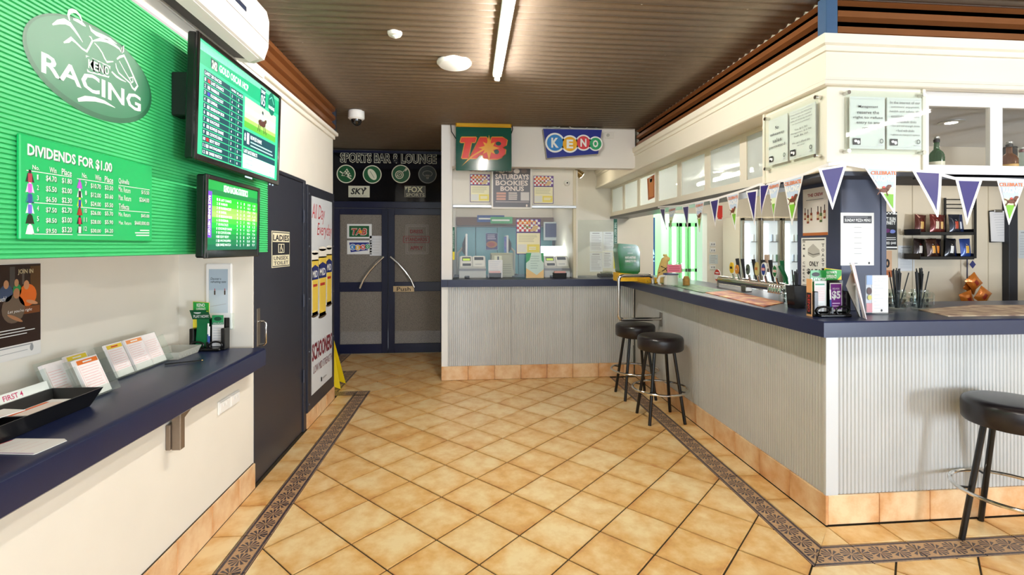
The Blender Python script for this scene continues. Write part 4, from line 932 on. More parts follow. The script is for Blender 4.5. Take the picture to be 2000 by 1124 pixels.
for k,(x_,y_) in enumerate(((676,340),(727,341),(783,340),(835,341))):
    c=ct.px(x_,y_); r=.127; col=CRM if k<3 else pm('#77766C')
    ct.L=1; ct.ell(c[0],c[1],r,r,col,36); ct.up(); ct.ell(c[0],c[1],r-.013,r-.013,DG if k<3 else pm('#15231B'),36); ct.up()
    if k==0:
        ct.poly([(c[0]-.065,c[1]-.025),(c[0]+.075,c[1]-.035),(c[0]+.012,c[1]+.075)],CRM); ct.line([(c[0]-.085,c[1]+.035),(c[0]+.07,c[1]-.07)],.016,CRM); ct.up()
        for i in range(3):
            for j in range(3-i): ct.ell(c[0]-.035+.042*j+.021*i,c[1]-.012+.026*i,.012,.010,DG,12)
    elif k==1:
        ct.ell(c[0],c[1],.05,.085,CRM,24,.55); ct.up(); ct.line([(c[0]-.028,c[1]+.045),(c[0]+.028,c[1]-.05)],.005,DG)
    elif k==2:
        ct.ring(c[0]-.02,c[1]-.012,.058,.058,.012,CRM,24); ct.ring(c[0]-.02,c[1]-.012,.034,.034,.009,CRM,20); ct.ell(c[0]-.02,c[1]-.012,.010,.010,CRM,12); ct.up(); ct.line([(c[0]-.02,c[1]-.01),(c[0]+.06,c[1]+.055)],.010,CRM); ct.poly([(c[0]+.045,c[1]+.055),(c[0]+.065,c[1]+.035),(c[0]+.09,c[1]+.065),(c[0]+.07,c[1]+.085)],CRM); ct.line([(c[0]-.07,c[1]-.04),(c[0]+.03,c[1]+.025)],.007,CRM)
    else:
        ct.ring(c[0],c[1]+.01,.07,.045,.010,col,24); ct.poly([(c[0]-.03,c[1]-.005),(c[0]+.03,c[1]-.005),(c[0]+.015,c[1]-.065),(c[0]-.015,c[1]-.065)],col); ct.rect(c[0]-.022,c[1]-.005,c[0]+.022,c[1]+.03,pm('#15231B'))
ct.L=1; SKC=pm('#D6D6BE'); ct.prect(680.5,385.5,722,363.5,SKC); ct.up(); ct.ptext('SKY',685,380,717,368,PK,bold=.03,shear=.2); c=ct.px(713,368); ct.ell(c[0],c[1],.014,.014,PK,12); ct.ptext('CHANNEL',685,384,717,382,PGR)
ct.L=1; ct.prect(790,385.5,831,363.5,pm('#8E8C78')); ct.up(); ct.prect(791,384.5,830,364.5,pm('#4A4A42')); ct.up(); ct.ptext('FOX',797,376,826,365,pm('#E0DEB8'),bold=.03); ct.ptext('SPORTS',793,384,829,378,pm('#D0CEB0'),bold=.01); ct.poly([(ct.px(791,365)),(ct.px(797,365)),(ct.px(792,372))],pm('#D0CEB0'))
ct.build('transom_print',tw)
def leaf_door(name,x0,x1,label):
    z0,z1=.01,2.005; d=MB()
    st_=.085
    d.box(x0,x0+st_,YD,YD+.045,z0,z1,0,.003).box(x1-st_,x1,YD,YD+.045,z0,z1,0,.003)
    for a,b in ((z0,.135),(.86,.99),(1.92,z1)): d.box(x0+st_-.002,x1-st_+.002,YD,YD+.045,a,b,0,.003)
    o=tag(d.build(name,NAVYD,smooth=0,kind='structure'),label,'door')
    MB().box(x0+st_,x1-st_,YD+.018,YD+.026,.135,.86).build('glass_pane',FRD,o,smooth=0); MB().box(x0+st_,x1-st_,YD+.018,YD+.026,.99,1.92).build('glass_pane',FRD,o,smooth=0)
    return o
xm=-1.118
dL=leaf_door('door_2',xl+.032,xm-.003,'navy glazed door leaf with betting stickers'); dR=leaf_door('door_3',xm+.003,xr-.002,'navy glazed door leaf with push plate and dress notice')
def arc_handle(door,pts):
    P3=[ony(*q,YD-.05) for q in pts]; P3=[ony(*pts[0],YD-.002)]+P3+[ony(*pts[-1],YD-.002)]
    sm=[]
    MB().tube(P3,.016,10).build('bow_handle',CHROME,door)
arc_handle(dL,[(749,502),(735,515),(721,531),(710,547),(703,563)]); arc_handle(dR,[(763,502),(778,515),(792,531),(803,547),(809,561)])
cd_=CV((0,YD-.001,0),*YM); a=cd_.px(768,570.5); b_=cd_.px(809,559)
pu=MB().box(a[0],b_[0],YD-.004,YD,a[1],b_[1],0,.0015).build('push_plate',M('#CDB48A',.3,.3),dR,smooth=0)
c=CV((0,YD-.0042,0),*YM); c.ptext('Push',775,569,802,561,PK,bold=.01); c.build('push_print',pu)
# stickers on the doors
YG=YD+.0175
def sticker(name,label,x0,y0,x1,y1,mat_,draw,par=None):
    c=CV((0,YG-.002,0),*YM); a=c.px(x0,y1); b=c.px(x1,y0)
    t=thing(name,label,'sticker',((a[0]+b[0])/2,YG,a[1])); MB().box(a[0],b[0],YG-.0015,YG,a[1],b[1]).build('film',mat_,t,smooth=0); draw(c); c.build('sticker_print',t)
def s1(c):
    c.prect(682,463,721,441.5,pm('#0E5A2E')); c.up(); c.ptext('TAB',686,460,717,446,pm('#F2EEDC'),bold=.05,shear=.2); c.up(); c.ptext('TAB',687,459,716,447,PR,bold=.02,shear=.2)
    q=c.px(704,453); c.up(); c.poly([(q[0]+.035*math.cos(R(36*k))*(1 if k%2 else .45),q[1]+.035*math.sin(R(36*k))*(1 if k%2 else .45)) for k in range(10)],pm('#F6A21C'))
sticker('betting_sticker','white bordered green betting sticker on the left door pane',678,438,726,466,PW,s1)
def kenos(c,pts,fs,bgq,Lt):
    c.ppoly(bgq,pm('#1A2A8A')); c.up()
    for (x,y,r),h,ch in zip(pts,('#2E86D0','#F0B21C','#D8404A','#2FA46A'),'KENO'):
        q=c.px(x,y); c.ell(q[0],q[1],r,r,PW,28)
    c.up()
    for (x,y,r),h,ch in zip(pts,('#2E86D0','#F0B21C','#D8404A','#2FA46A'),'KENO'):
        q=c.px(x,y); c.ell(q[0],q[1],r*.82,r*.82,pm(h),28); c.up(); c.text(ch,q[0]-r*.38,q[1]-r*.5,q[0]+r*.38,q[1]+r*.5,PW,bold=.04)
def s2(c): kenos(c,[(689,483,.045),(699,484,.042),(709,483,.040),(718,482,.038)],0,[(682,474),(721,474),(719,489),(685,493)],0)
sticker('lottery_sticker','white bordered blue sticker of coloured balls on the left door pane',678,470,726,497,PW,s2)
def s3(c): c.lines(*c.px(723,497),*c.px(745,465),6,pm('#D8DADB'),.4)
sticker('blank_notice','plain white paper notice beside the stickers on the left door pane',722,461,747,500,M('#E2E4E6',.5),s3)
dn=thing('dress_notice','red lettered dress standards notice printed on the right door pane','sticker',(-.75,YG,1.3)); c=CV((0,YG-.0015,0),*YM)
GL=pm('#A9A49A'); 
def frame2(c,x0,y0,x1,y1,m,w_=.006):
    a=c.px(x0,y1); b=c.px(x1,y0)
    for p,q in (((a[0],a[1]),(b[0],a[1])),((b[0],a[1]),(b[0],b[1])),((b[0],b[1]),(a[0],b[1])),((a[0],b[1]),(a[0],a[1]))): c.line([p,q],w_,m)
frame2(c,793,440,836,496,GL); frame2(c,796,443,833,493,GL); frame2(c,788,462,838,474,pm('#8A2A2A'),.008); c.up(); c.ptext('DRESS',801,456,826,449,pm('#7A1E1E'),bold=.03); c.ptext('STANDARDS',792,471.5,834,464.5,pm('#7A1E1E'),bold=.03); c.ptext('APPLY',801,488,826,481,pm('#7A1E1E'),bold=.03); c.build('notice_print',dn)
# ================================================================== BETTING BOOTH
ORB=M('#C3C3C0',.4,.22,noise=(3,.06))
def orb_sheet(parent,p0,p1,z0,z1,out,pitch=.022,amp=.0028,flat=0.):
    p0=Vector((*p0,0)); p1=Vector((*p1,0)); d=(p1-p0); L=d.length; d.normalize(); o=Vector((*out,0))
    n=max(4,int(round(L/pitch))*10); row=[]
    for i in range(n+1):
        s_=L*i/n; q=p0+d*s_+o*(amp*(.6-1.9*max(0,-math.cos(2*math.pi*s_/pitch))**2)); row.append(q)
    g=[[q+Vector((0,0,z)) for q in row] for z in (z0,z1)]
    mb=MB(); mb.sheet(g)
    nrm=(g[0][1]-g[0][0]).cross(g[1][0]-g[0][0])
    if nrm.dot(o)<0: mb.f=[f[::-1] for f in mb.f]
    return mb.build('corrugated_sheet',ORB,parent,smooth=60)
bc=thing('booth_counter','betting booth counter front of pale corrugated iron above tan tiles','counter',(.7,5.4,0))
MB().box(-.30,1.86,5.385,5.46,0,1.03).build('carcass',M('#8C8A84',.7),bc,smooth=0)
for k in range(3): orb_sheet(bc,(-.235+.70*k,5.381),(min(-.235+.70*(k+1)-.002,1.888),5.381),.158,1.033,(0,-1))
MB().box(-.307,-.237,5.374,5.386,.155,1.033,0,.002).build('end_strip',M('#E8E6E0',.5),bc,smooth=0)
x=-.309
while x<1.86:
    x1=min(x+.2945,1.87); vtile(bc,(x,5.385),(x1,5.385),.155,(0,-1),th=.012); x=x1
ctop=thing('booth_worktop','navy laminate worktop of the betting booth','countertop',(.7,5.6,1.035))
MB().prism([(x,y,1.035) for x,y in ((-.308,5.335),(1.70,5.335),(1.70,6.02),(1.213,6.02),(1.213,6.40),(-.188,6.40),(-.188,5.468),(-.308,5.468))],(0,0,.078)).build('worktop',NAVY,ctop,smooth=0); MB().box(-.238,-.234,5.3335,5.3365,1.036,1.112).build('joint_strip',BLACKM,ctop,smooth=0)
# shutter panel with posters
shp=thing('shutter_panel','off-white panel above the booth window with aluminium shutter rail','panel',(.5,5.58,1.93))
sx1=ony(1120,370,5.56).x
MB().box(-.19,sx1,5.56,5.60,1.955,2.372,0,.002).build('panel_face',M('#E6E0D4',.5),shp,smooth=0); MB().box(-.19,sx1+.03,5.535,5.60,1.925,1.957,0,.004).build('aluminium_rail',ALU,shp,smooth=0)
MB().box(sx1-.005,sx1+.03,5.545,5.60,1.115,2.372,0,.003).build('end_post',M('#D9CFB4',.5),shp,smooth=0)
def paper(name,label,cat,plane,x0,y0,x1,y1,draw,mat_=PAPER,th=.0012,grp=None):
    """flat sheet seen at pixels, plane=('y',Y) / ('x',X,axes) facing the room"""
    if plane[0]=='y': c=CV((0,plane[1]-th,0),*YM)
    elif plane[0]=='xp': c=CV((plane[1]+th,0,0),*XP)
    else: c=CV((plane[1]-th,0,0),*XM)
    a=c.px(x0,y1); b=c.px(x1,y0); u0,u1=sorted((a[0],b[0])); v0,v1=sorted((a[1],b[1]))
    base=c.o+c.U*(u0+u1)/2+c.V*v0; t=thing(name,label,cat,base-c.N*th,grp)
    P=[c.o+c.U*u+c.V*v for u,v in ((u0,v0),(u1,v0),(u1,v1),(u0,v1))]
    MB().prism([p-c.N*.0001 for p in P],-c.N*(th-.0002)).build('sheet',mat_,t,smooth=0)
    c.o=c.o; draw(c,u0,v0,u1,v1); c.build('print',t); return t
def tips(c,u0,v0,u1,v1):
    w_,h=u1-u0,v1-v0; q=lambda a,b:(u0+w_*a,v0+h*b)
    c.rect(u0,v0,u1,v1,pm('#5A4A86')); c.up(); c.rect(*q(.03,.02),*q(.97,.60),pm('#F2EDC8')); c.rect(*q(.03,.64),*q(.97,.98),PW); c.up()
    for i in range(10):
        for j in range(5):
            if (i+j)%2: c.rect(*q(.03+.094*i,.64+.068*j),*q(.03+.094*(i+1),.64+.068*(j+1)),pm('#C84A50' if i<6 else '#7A4A9A'))
    c.up(); c.text("JOCKEY'S",*q(.08,.83),*q(.82,.95),pm('#F0A81C'),bold=.03); c.text('Tips',*q(.28,.72),*q(.58,.82),pm('#4A8A2A'),bold=.02); c.poly([q(.55,.65),q(.8,.65),q(.92,.8),q(.72,.82)],pm('#D8BA8A'))
    c.lines(*q(.1,.34),*q(.9,.56),5,pm('#C9C6A8'),.4); c.rect(*q(.45,.06),*q(.95,.28),pm('#F0E070')); c.rect(*q(.06,.06),*q(.42,.28),pm('#E4E4DC')); c.up(); c.lines(*q(.52,.12),*q(.88,.22),2,PW,.5)
paper('tips_poster',"purple edged jockey tips poster left of the bonus poster above the booth window",'poster',('y',5.558),918,341,957,395,tips)
paper('tips_poster',"purple edged jockey tips poster right of the bonus poster above the booth window",'poster',('y',5.558),1042,344,1081,398,tips)
def bonus(c,u0,v0,u1,v1):
    w_,h=u1-u0,v1-v0; q=lambda a,b:(u0+w_*a,v0+h*b); BG=pm('#77767E'); TX=pm('#F0E4DC')
    c.rect(*q(.04,.04),*q(.96,.985),BG); c.up(); c.rect(*q(.04,.82),*q(.96,.985),pm('#4A4644')); c.up()
    for a,b_,col in ((.25,.90,'#B8A894'),(.45,.92,'#8A7A68'),(.62,.90,'#C8BCB0'),(.8,.91,'#6A5A50')): c.ell(*q(a,b_),.035,.028,pm(col),14)
    c.text('SATURDAYS',*q(.09,.70),*q(.92,.83),TX,bold=.03); c.text('BOOKIES',*q(.10,.555),*q(.90,.68),TX,bold=.03); c.text('BONUS',*q(.22,.425),*q(.80,.54),TX,bold=.03)
    c.lines(*q(.12,.2),*q(.36,.40),3,pm('#D8A898'),.75,.05); c.lines(*q(.42,.21),*q(.66,.40),4,TX,.55,.2); c.rect(*q(.72,.2),*q(.93,.4),pm('#D8D4D2')); c.lines(*q(.1,.155),*q(.92,.18),1,TX,.4,.02); c.ell(*q(.87,.08),.010,.016,TX,12)
paper('bonus_poster','grey framed bookies bonus poster hanging between two jockey tips posters','poster',('y',5.53),960,327,1039,408,bonus,M('#E8E4DC',.4),.02)
det=thing('motion_sensor','small white sensor beside the right jockey tips poster','sensor',ony(1107,358,5.56)); p=ony(1107,358,5.5595); MB().lathe([(.035,0),(.032,.02),(.018,.03)],p,20,ax='y').build('sensor_body',M('#ECE8DE',.4),det); MB().lathe([(.010,.028),(.008,.034)],p,12,ax='y').build('lens',BLACK,det)
sp_=thing('spot_lamp','small brass spot lamp fixed under the booth lintel','lamp',ony(1128,335,5.62)); p=ony(1128,336,5.62)
MB().cyl(p+Vector((-.01,0,.20)),p,.012,n=10).build('stem',M('#A08A60',.3,.8),sp_); p2=p+Vector((.05,.02,-.035)); MB().tube([p+Vector((-.03,-.01,.015)),p+Vector((.0,0,0)),p2],[.022,.034,.046],16).build('lamp_head',M('#9A8258',.25,.9),sp_); MB().tube([p2,p2+Vector((.006,.002,-.004))],[.040,.038],14).build('bulb',E_('#FFEFC8',25.),sp_)
# TAB light box
cT=CV((0,5.27,0),*YM); a=cT.px(890.5,333); b_=cT.px(999,250)
tb=thing('betting_lightbox','green hanging betting light box with red lettering and gold top bar','sign',((a[0]+b_[0])/2,5.3,a[1]))
MB().box(a[0],b_[0],5.27,5.33,a[1],b_[1],0,.004).build('box_face',M('#0F5446',.15,coat=.5),tb,smooth=0)
zt_=cT.px(945,238)[1]; MB().box(a[0]-.004,b_[0]+.002,5.255,5.345,b_[1],zt_,0,.012).build('gold_bar',M('#D9A92C',.3,.4),tb,smooth=0)
for xx in (a[0]+.12,b_[0]-.12): MB().cyl((xx,5.30,zt_),(xx,5.30,ZC-.02),.004,n=8).build('hanger_rod',STEEL,tb)
MB().tube([(a[0]-.002,5.31,b_[1]-.12),(a[0]-.05,5.33,b_[1]-.04),(a[0]-.06,5.36,b_[1]+.05),(a[0]-.02,5.36,b_[1]+.09)],.005,6).tube([(b_[0]+.002,5.31,b_[1]-.05),(b_[0]+.018,5.33,b_[1]+.0),(b_[0]+.01,5.33,b_[1]+.05)],.005,6).build('power_lead',BLACKM,tb)
c=CV((0,5.2695,0),*YM); RED=pm('#E0301E',.3); GOLD=pm('#F2A81E',.3)
Zt=lambda x,y:(870+x/5.915,230+y/5.915)
tt=[[(185,228),(358,228),(343,285),(300,285),(262,470),(188,470),(228,285),(172,285)],[(400,228),(478,228),(520,470),(440,470),(437,430),(395,430),(360,470),(270,470),(300,430)],[(535,228),(660,228),(712,260),(700,320),(665,345),(695,370),(690,420),(650,460),(600,478),(488,478)]]
for big in (1,0):
    for p_ in tt:
        q=[c.px(*Zt(*z)) for z in p_]
        if big:
            cx=sum(z[0] for z in q)/len(q); cy=sum(z[1] for z in q)/len(q); 
            for dx,dy in ((.008,0),(-.008,0),(0,.008),(0,-.008)): c._a([(z[0]+dx,z[1]+dy) for z in q][::-1],[tuple(range(len(q)))],GOLD)
        else: c._a(q[::-1],[tuple(range(len(q)))],RED)
    c.up()
DGR=M('#0F5446',.2)
for x_,y_,a_,b2_ in ((612,300,.030,.022),(590,395,.028,.026)): q=c.px(*Zt(x_,y_)); c.ell(q[0],q[1],a_,b2_,DGR,18)
q0=c.px(*Zt(503,350)); c.up()
c.poly([c.px(*Zt(*z)) for z in ((430,362),(455,372),(330,440),(185,562),(290,450))],GOLD)
for k in range(8):
    A_=R(45*k+90); r=(.155 if k%4==0 else .13)*(1 if k%2==0 else .8); P_=(q0[0]+r*.9*math.cos(A_),q0[1]+r*.9*math.sin(A_)); nx,ny=-math.sin(A_)*.035,math.cos(A_)*.035; c.L+=.2; c.poly([(q0[0]-nx,q0[1]-ny),P_,(q0[0]+nx,q0[1]+ny)],GOLD)
c.build('sign_print',tb)
# KENO sign box
ks=thing('lottery_sign','dark blue tapered sign box with four coloured lottery balls on the lintel','sign',ony(1118,305,5.37)); 
qd=[ony(x,y,5.30) for x,y in ((1060.5,251.5),(1176,253.5),(1168.5,301),(1068,309.5))]
MB().prism(qd,(0,.075,0)).build('sign_box',M('#9A948C',.4),ks,smooth=0)
c=CV((0,5.2995,0),*YM); kenos(c,[(1084,279,.110),(1113,281.5,.098),(1139.5,279,.090),(1163,281,.082)],0,[(1061,252),(1175.5,254),(1168,300.5),(1068.5,309)],0); c.build('sign_print',ks)
MB().tube([ony(1066,252,5.33),ony(1072,246,5.35),ony(1090,250,5.32),ony(1104,242,5.34),ony(1115,250,5.31),ony(1140,256,5.31),ony(1148,248,5.33),ony(1160,247,5.35),ony(1182,262,5.37)],.005,6).build('white_lead',PLASTW,ks)
ol=thing('wall_outlet','small white outlet on the lintel beside the lottery sign','power outlet',ony(1190,266,5.38)); p=ony(1190,265,5.38); MB().box(p.x-.05,p.x+.05,5.368,5.38,p.z-.035,p.z+.035,0,.003).build('face_plate',M('#E4E0D8',.4),ol,smooth=0); MB().lathe([(.018,0),(.018,.012)],(p.x-.02,5.369,p.z),12,ax='y').build('plug',M('#B8B4AC',.4),ol)
# booth interior
tl=thing('locker_bank','teal steel cabinets along the rear of the booth','cabinet',(.5,6.98,.0))
TEAL=M('#5AA4AE',.25,noise=(3,.06))
xs_=[-.185,.09,.40,.71,1.21]
for i in range(4): MB().box(xs_[i]+.003,xs_[i+1]-.003,6.98,7.045,.02,1.76,0,.004).build('cabinet_door',TEAL,tl,smooth=0)
MB().box(-.185,1.21,6.90,7.045,1.78,1.90,0,.003).build('timber_pelmet',M('#6E4B2C',.5,noise=(10,.15)),tl,smooth=0)
def banner(name,label,x0,y0,x1,y1,col,Y): return paper(name,label,'banner',('y',Y),x0,y0,x1,y1,lambda c,u0,v0,u1,v1:c.lines(u0+.02,v0+.02,u1-.02,v1-.02,1,PW,.4,.1),pm(col))
banner('blue_banner','blue banner strip high inside the booth',932,421,985,434,'#2B4E9A',6.885); banner('green_banner','green banner strip high inside the booth',958,424,1001,437,'#4FA86A',6.84)
def pz(c,u0,v0,u1,v1):
    w_,h=u1-u0,v1-v0; c.rect(u0+.01,v0+.01,u1-.01,v1-.01,pm('#4A3A7A')); c.up(); c.ell(u0+w_*.5,v0+h*.33,w_*.42,h*.2,pm('#C8823A'),24); c.up(); c.ell(u0+w_*.45,v0+h*.33,w_*.3,h*.13,pm('#B84A38'),20); c.lines(u0+w_*.15,v0+h*.6,u0+w_*.9,v0+h*.92,3,pm('#D8D0E4'),.5)
paper('pizza_poster','purple pizza poster on the teal cabinets in the booth','poster',('y',6.975),948,455,973,489,pz,pm('#9CC4D8'))
gl_=tag(MB().box(-.19,sx1,5.575,5.583,1.118,1.925).build('window_2',GLASS,smooth=0,kind='structure'),'clear service window of the betting booth','window')
# right hand low glass screen
gs=thing('glass_screen','low clear glass screen with taped notices on the booth counter','glass screen',(1.5,5.6,1.114)); gx0=ony(1119,500,5.6).x; gx1=ony(1206,500,5.6).x; gz=ony(1150,430,5.6).z
MB().box(gx0+.03,gx1,5.60,5.61,1.114,gz).build('pane',ACRYL,gs,smooth=0)
def typed(n=10,head=True):
    def f(c,u0,v0,u1,v1):
        w_,h=u1-u0,v1-v0
        if head: c.rect(u0+w_*.2,v1-h*.1,u0+w_*.75,v1-h*.06,PGR)
        c.lines(u0+w_*.12,v0+h*.1,u1-w_*.1,v1-h*.16,n,pm('#B9BBBD'),.35,.4)
    return f
for k,(x0,y0,x1,y1) in enumerate(((1152,453,1177,492),(1178,453,1199,490),(1152,494,1177,531),(1178,493,1196,524))):
    paper('taped_notice',['typed notice at upper left of the glass screen','typed notice at upper right of the glass screen','typed notice at lower left of the glass screen','typed notice at lower right of the glass screen'][k],'notice',('y',5.599),x0,y0,x1,y1,typed(9),M('#E4EAE8',.6),grp='typed notices on the glass screen')
def strip_s(name,label,x0,y0,x1,y1,Y,t):
    def f(c,u0,v0,u1,v1):
        c.rect(u0,v0+(v1-v0)*.0,u1,v0+(v1-v0)*.25,pm('#E8D830')); c.up(); vtext(c,t,u0+.008,v0+(v1-v0)*.35,u1-.008,v1-.04,pm('#CDE6DA'))
    return paper(name,label,'sticker',('y',Y),x0,y0,x1,y1,f,pm('#0C5A44'))
strip_s('height_strip','green height marker strip on the left edge of the booth window',880.5,444,888,508,5.572,'THINK ABOUT YOUR CHOICES'); strip_s('height_strip','green height marker strip on the right edge of the glass screen',1198.5,428,1205.5,525,5.597,'THINK ABOUT YOUR CHOICES')
# counter machines
CZ=1.1135
def px_base(x,y): return onz(x,y,CZ)
def printer(label,x0,x1,Y):
    a=ony(x0,540,Y).x; b=ony(x1,540,Y).x; t=thing('ticket_terminal',label,'terminal',((a+b)/2,Y+.12,CZ)); z=CZ; W_=b-a
    mb=MB(); mb.prism([(a,Y,z+.09),(a,Y,z),(a,Y+.26,z),(a,Y+.26,z+.245),(a,Y+.16,z+.245)],(W_,0,0)); mb.build('housing',M('#B9B8AE',.45),t,smooth=0)
    MB().prism([(a-.004,Y-.004,z+.11),(a-.004,Y-.004,z+.085),(a-.004,Y+.02,z+.085),(a-.004,Y+.02,z+.11)],(W_+.008,0,0)).build('grey_band',M('#6E6E6E',.4),t,smooth=0)
    n_=Vector((0,-.155,.16)).normalized(); v_=Vector((0,.16,.155)).normalized(); c=CV(Vector((a,Y,z+.09))+n_*.001,(1,0,0),v_,.001)
    c.rrect(W_*.04,.06,W_*.47,.235,.012,pm('#E2E0D6')); c.rrect(W_*.52,.06,W_*.97,.235,.012,pm('#E2E0D6')); c.up(); c.rect(W_*.10,.15,W_*.43,.215,pm('#3A3A22')); c.rect(W_*.57,.165,W_*.92,.215,BLACK); c.rect(W_*.12,.07,W_*.44,.11,pm('#20201E')); c.up(); c.rect(W_*.13,.155,W_*.40,.19,E_('#A8C030',.5)); c.rect(W_*.6,.09,W_*.85,.10,PGR); c.build('control_face',t)
    MB().box(a+W_*.2,a+W_*.38,Y-.012,Y+.001,z+.002,z+.028,0,.002).build('slot',BLACKM,t,smooth=0)
printer('beige ticket terminal at the left end of the booth counter beside the beige monitor',897,949,5.62); printer('beige ticket terminal under the bright white light shelf in the booth',1064,1113,5.64)
def side_monitor(label,x,y0,y1,Y,arm_dx,flip):
    p=ony(x,(y0+y1)/2,Y); h=ony(x,y0,Y).z-ony(x,y1,Y).z; t=thing('arm_monitor',label,'monitor',(p.x,Y,CZ))
    z0=p.z-h/2; s=flip
    mb=MB(); mb.box(p.x-.012,p.x+.012,Y-.02,Y+.40,z0,z0+h,0,.004); mb.build('white_frame',M('#E8E8E4',.4),t,smooth=0)
    MB().prism([(p.x+s*.012,Y,z0+.03),(p.x+s*.05,Y,z0+.08),(p.x+s*.05,Y,z0+h*.6),(p.x+s*.012,Y,z0+h-.02)],(0,.34,0)).build('rear_shell',BLACKM,t,smooth=0)
    MB().box(p.x-s*.014,p.x-s*.011,Y,Y+.38,z0+.015,z0+h-.015).build('screen',M('#3F4F9A',.2,0,.3),t,smooth=0)
    ax=p.x+arm_dx; MB().tube([(p.x+s*.05,Y+.17,z0+h*.45),((p.x+ax)/2,Y+.17,z0+h*.38),(ax,Y+.17,z0+h*.2),(ax,Y+.17,CZ)],.016,8).build('support_arm',M('#B9BAA8',.4),t); MB().lathe([(.05,0),(.05,.015)],(ax,Y+.17,CZ),16).build('arm_base',BLACKM,t)
side_monitor('slim monitor on a grey arm seen edge on at the left of the booth',911,457,505,5.93,-.11,-1); side_monitor('slim monitor on a grey arm seen edge on behind the beige monitor',991,460,499,6.03,.10,1)
p=px_base(982,545); t=thing('old_monitor','beige tube monitor numbered one seen from behind on the booth counter','monitor',(p.x,5.80,CZ))
a=ony(959,545,5.75).x; b_=ony(1005,545,5.75).x; zt_=ony(980,498,5.75).z
MB().prism([(a+.01,5.75,zt_-.0),(a,5.75,CZ+.02),(b_,5.75,CZ+.02),(b_-.05,5.75,zt_-.0)],(0,.25,0)).box(a,b_,5.95,6.0,CZ+.0,zt_+.02,0,.01).box(a+.03,b_-.03,5.77,5.97,CZ,CZ+.02).build('casing',M('#A8A886',.5),t,smooth=0)
c=CV((0,5.7495,0),*YM); c.rect(a+.04,zt_-.09,a+.13,zt_-.01,pm('#D8D8B8')); c.up(); c.text('1',a+.075,zt_-.08,a+.095,zt_-.02,PK,bold=.02); 
for k in range(5): c.rect(a+.14,CZ+.05+.025*k,b_-.04,CZ+.056+.025*k,pm('#77775C'))
c.build('rear_print',t)
def ticket_box(label,x0,x1,yt,Y,card):
    a=ony(x0,540,Y).x; b=ony(x1,540,Y).x; t=thing('slip_box',label,'box',((a+b)/2,Y+.04,CZ)); z1=CZ+.06
    mb=tray(MB(),a,b,Y,Y+.09,CZ,z1,.004,.003); mb.build('black_box',BLACKM,t,smooth=0)
    MB().box(a+.008,b-.01,Y+.01,Y+.06,CZ+.005,z1+.02).build('slips',pm('#E8A8A0'),t,smooth=0)
    if card: 
        MB().box(a-.005,b+.02,Y+.07,Y+.073,CZ,CZ+.21).build('backing_card',PAPER,t,smooth=0); c=CV((a,Y+.07,CZ),*YM); c.lines(.01,.08,b-a,.20,5,PLG,.3,.3); c.build('card_print',t)
ticket_box('black slip box with white card beside the left ticket terminal',955,979,510,5.60,True); ticket_box('black slip box with pink slips in front of the right ticket terminal',1082,1107,530,5.525,False)
def stand_card(c,u0,v0,u1,v1):
    w_,h=u1-u0,v1-v0; c.rect(u0,v0,u1,v1,pm('#CFE4DC')); c.up(); c.poly([(u0,v1),(u0+w_*.3,v1),(u0+w_*.2,v0+h*.72),(u0,v0+h*.6)],pm('#3FA46A')); c.poly([(u1,v1),(u1-w_*.15,v1),(u1-w_*.12,v0+h*.7),(u1,v0+h*.6)],pm('#3FA46A')); c.poly([(u0,v0),(u1,v0),(u1,v0+h*.35),(u0+w_*.6,v0+h*.12),(u0,v0+h*.4)],pm('#EFC98A')); c.up(); c.lines(u0+w_*.25,v0+h*.35,u1-w_*.2,v0+h*.92,6,pm('#A9C4BE'),.3,.4)
cc=CV((0,5.50,0),*YM); paper('counter_card','pale green and orange card standing on the booth counter','card',('y',5.50),1027.5,494.5,1062,543.6,stand_card,th=.003)
paper('tips_poster','jockey tips poster taped to the booth service glass','poster',('y',5.572),1008,428,1056,497,tips)
wm=thing('wall_screen','dark wall screen with pale frame seen through the booth window','screen',ony(1082,470,6.7)); a=ony(1062,470,6.7); b_=ony(1102,434,6.7); MB().box(a.x,b_.x,6.7,6.74,a.z,b_.z,0,.004).build('screen_frame',M('#B9C2C4',.4),wm,smooth=0); MB().box(a.x+.02,b_.x-.02,6.697,6.70,a.z+.045,b_.z-.02).build('screen',M('#1B2148',.2,0,.25),wm,smooth=0); MB().cyl(((a.x+b_.x)/2,6.72,a.z),((a.x+b_.x)/2,6.72,.0),.02,n=10).build('stand_pole',BLACKM,wm)
lt=thing('light_shelf','bright white lit shelf box inside the booth','light box',ony(1094,502,6.05)); a=ony(1058,502,6.05); b_=ony(1112,481,6.05); MB().box(a.x,b_.x,6.05,6.25,a.z,b_.z,0,.004).build('lit_box',E_('#F4FFFA',2.2),lt,smooth=0); MB().box(a.x+.02,b_.x-.02,6.07,6.23,CZ,a.z).build('support',M('#9AA6A4',.5),lt,smooth=0)
MB_=MB()
for k,xx in enumerate((1.17,1.19)): pass
ph=thing('counter_clutter_phone','black desk phone on the booth counter by the glass screen','phone',px_base(1180,545)); p=ony(1185,543,5.72); MB().box(p.x-.09,p.x+.07,5.68,5.84,CZ,CZ+.035,0,.008).build('phone_base',BLACKM,ph,smooth=0); MB().tube([(p.x-.08,5.70,CZ+.05),(p.x,5.70,CZ+.06),(p.x+.06,5.70,CZ+.05)],[.02,.014,.02],8).build('handset',M('#B9B49C',.5),ph)
ph.name='desk_phone'
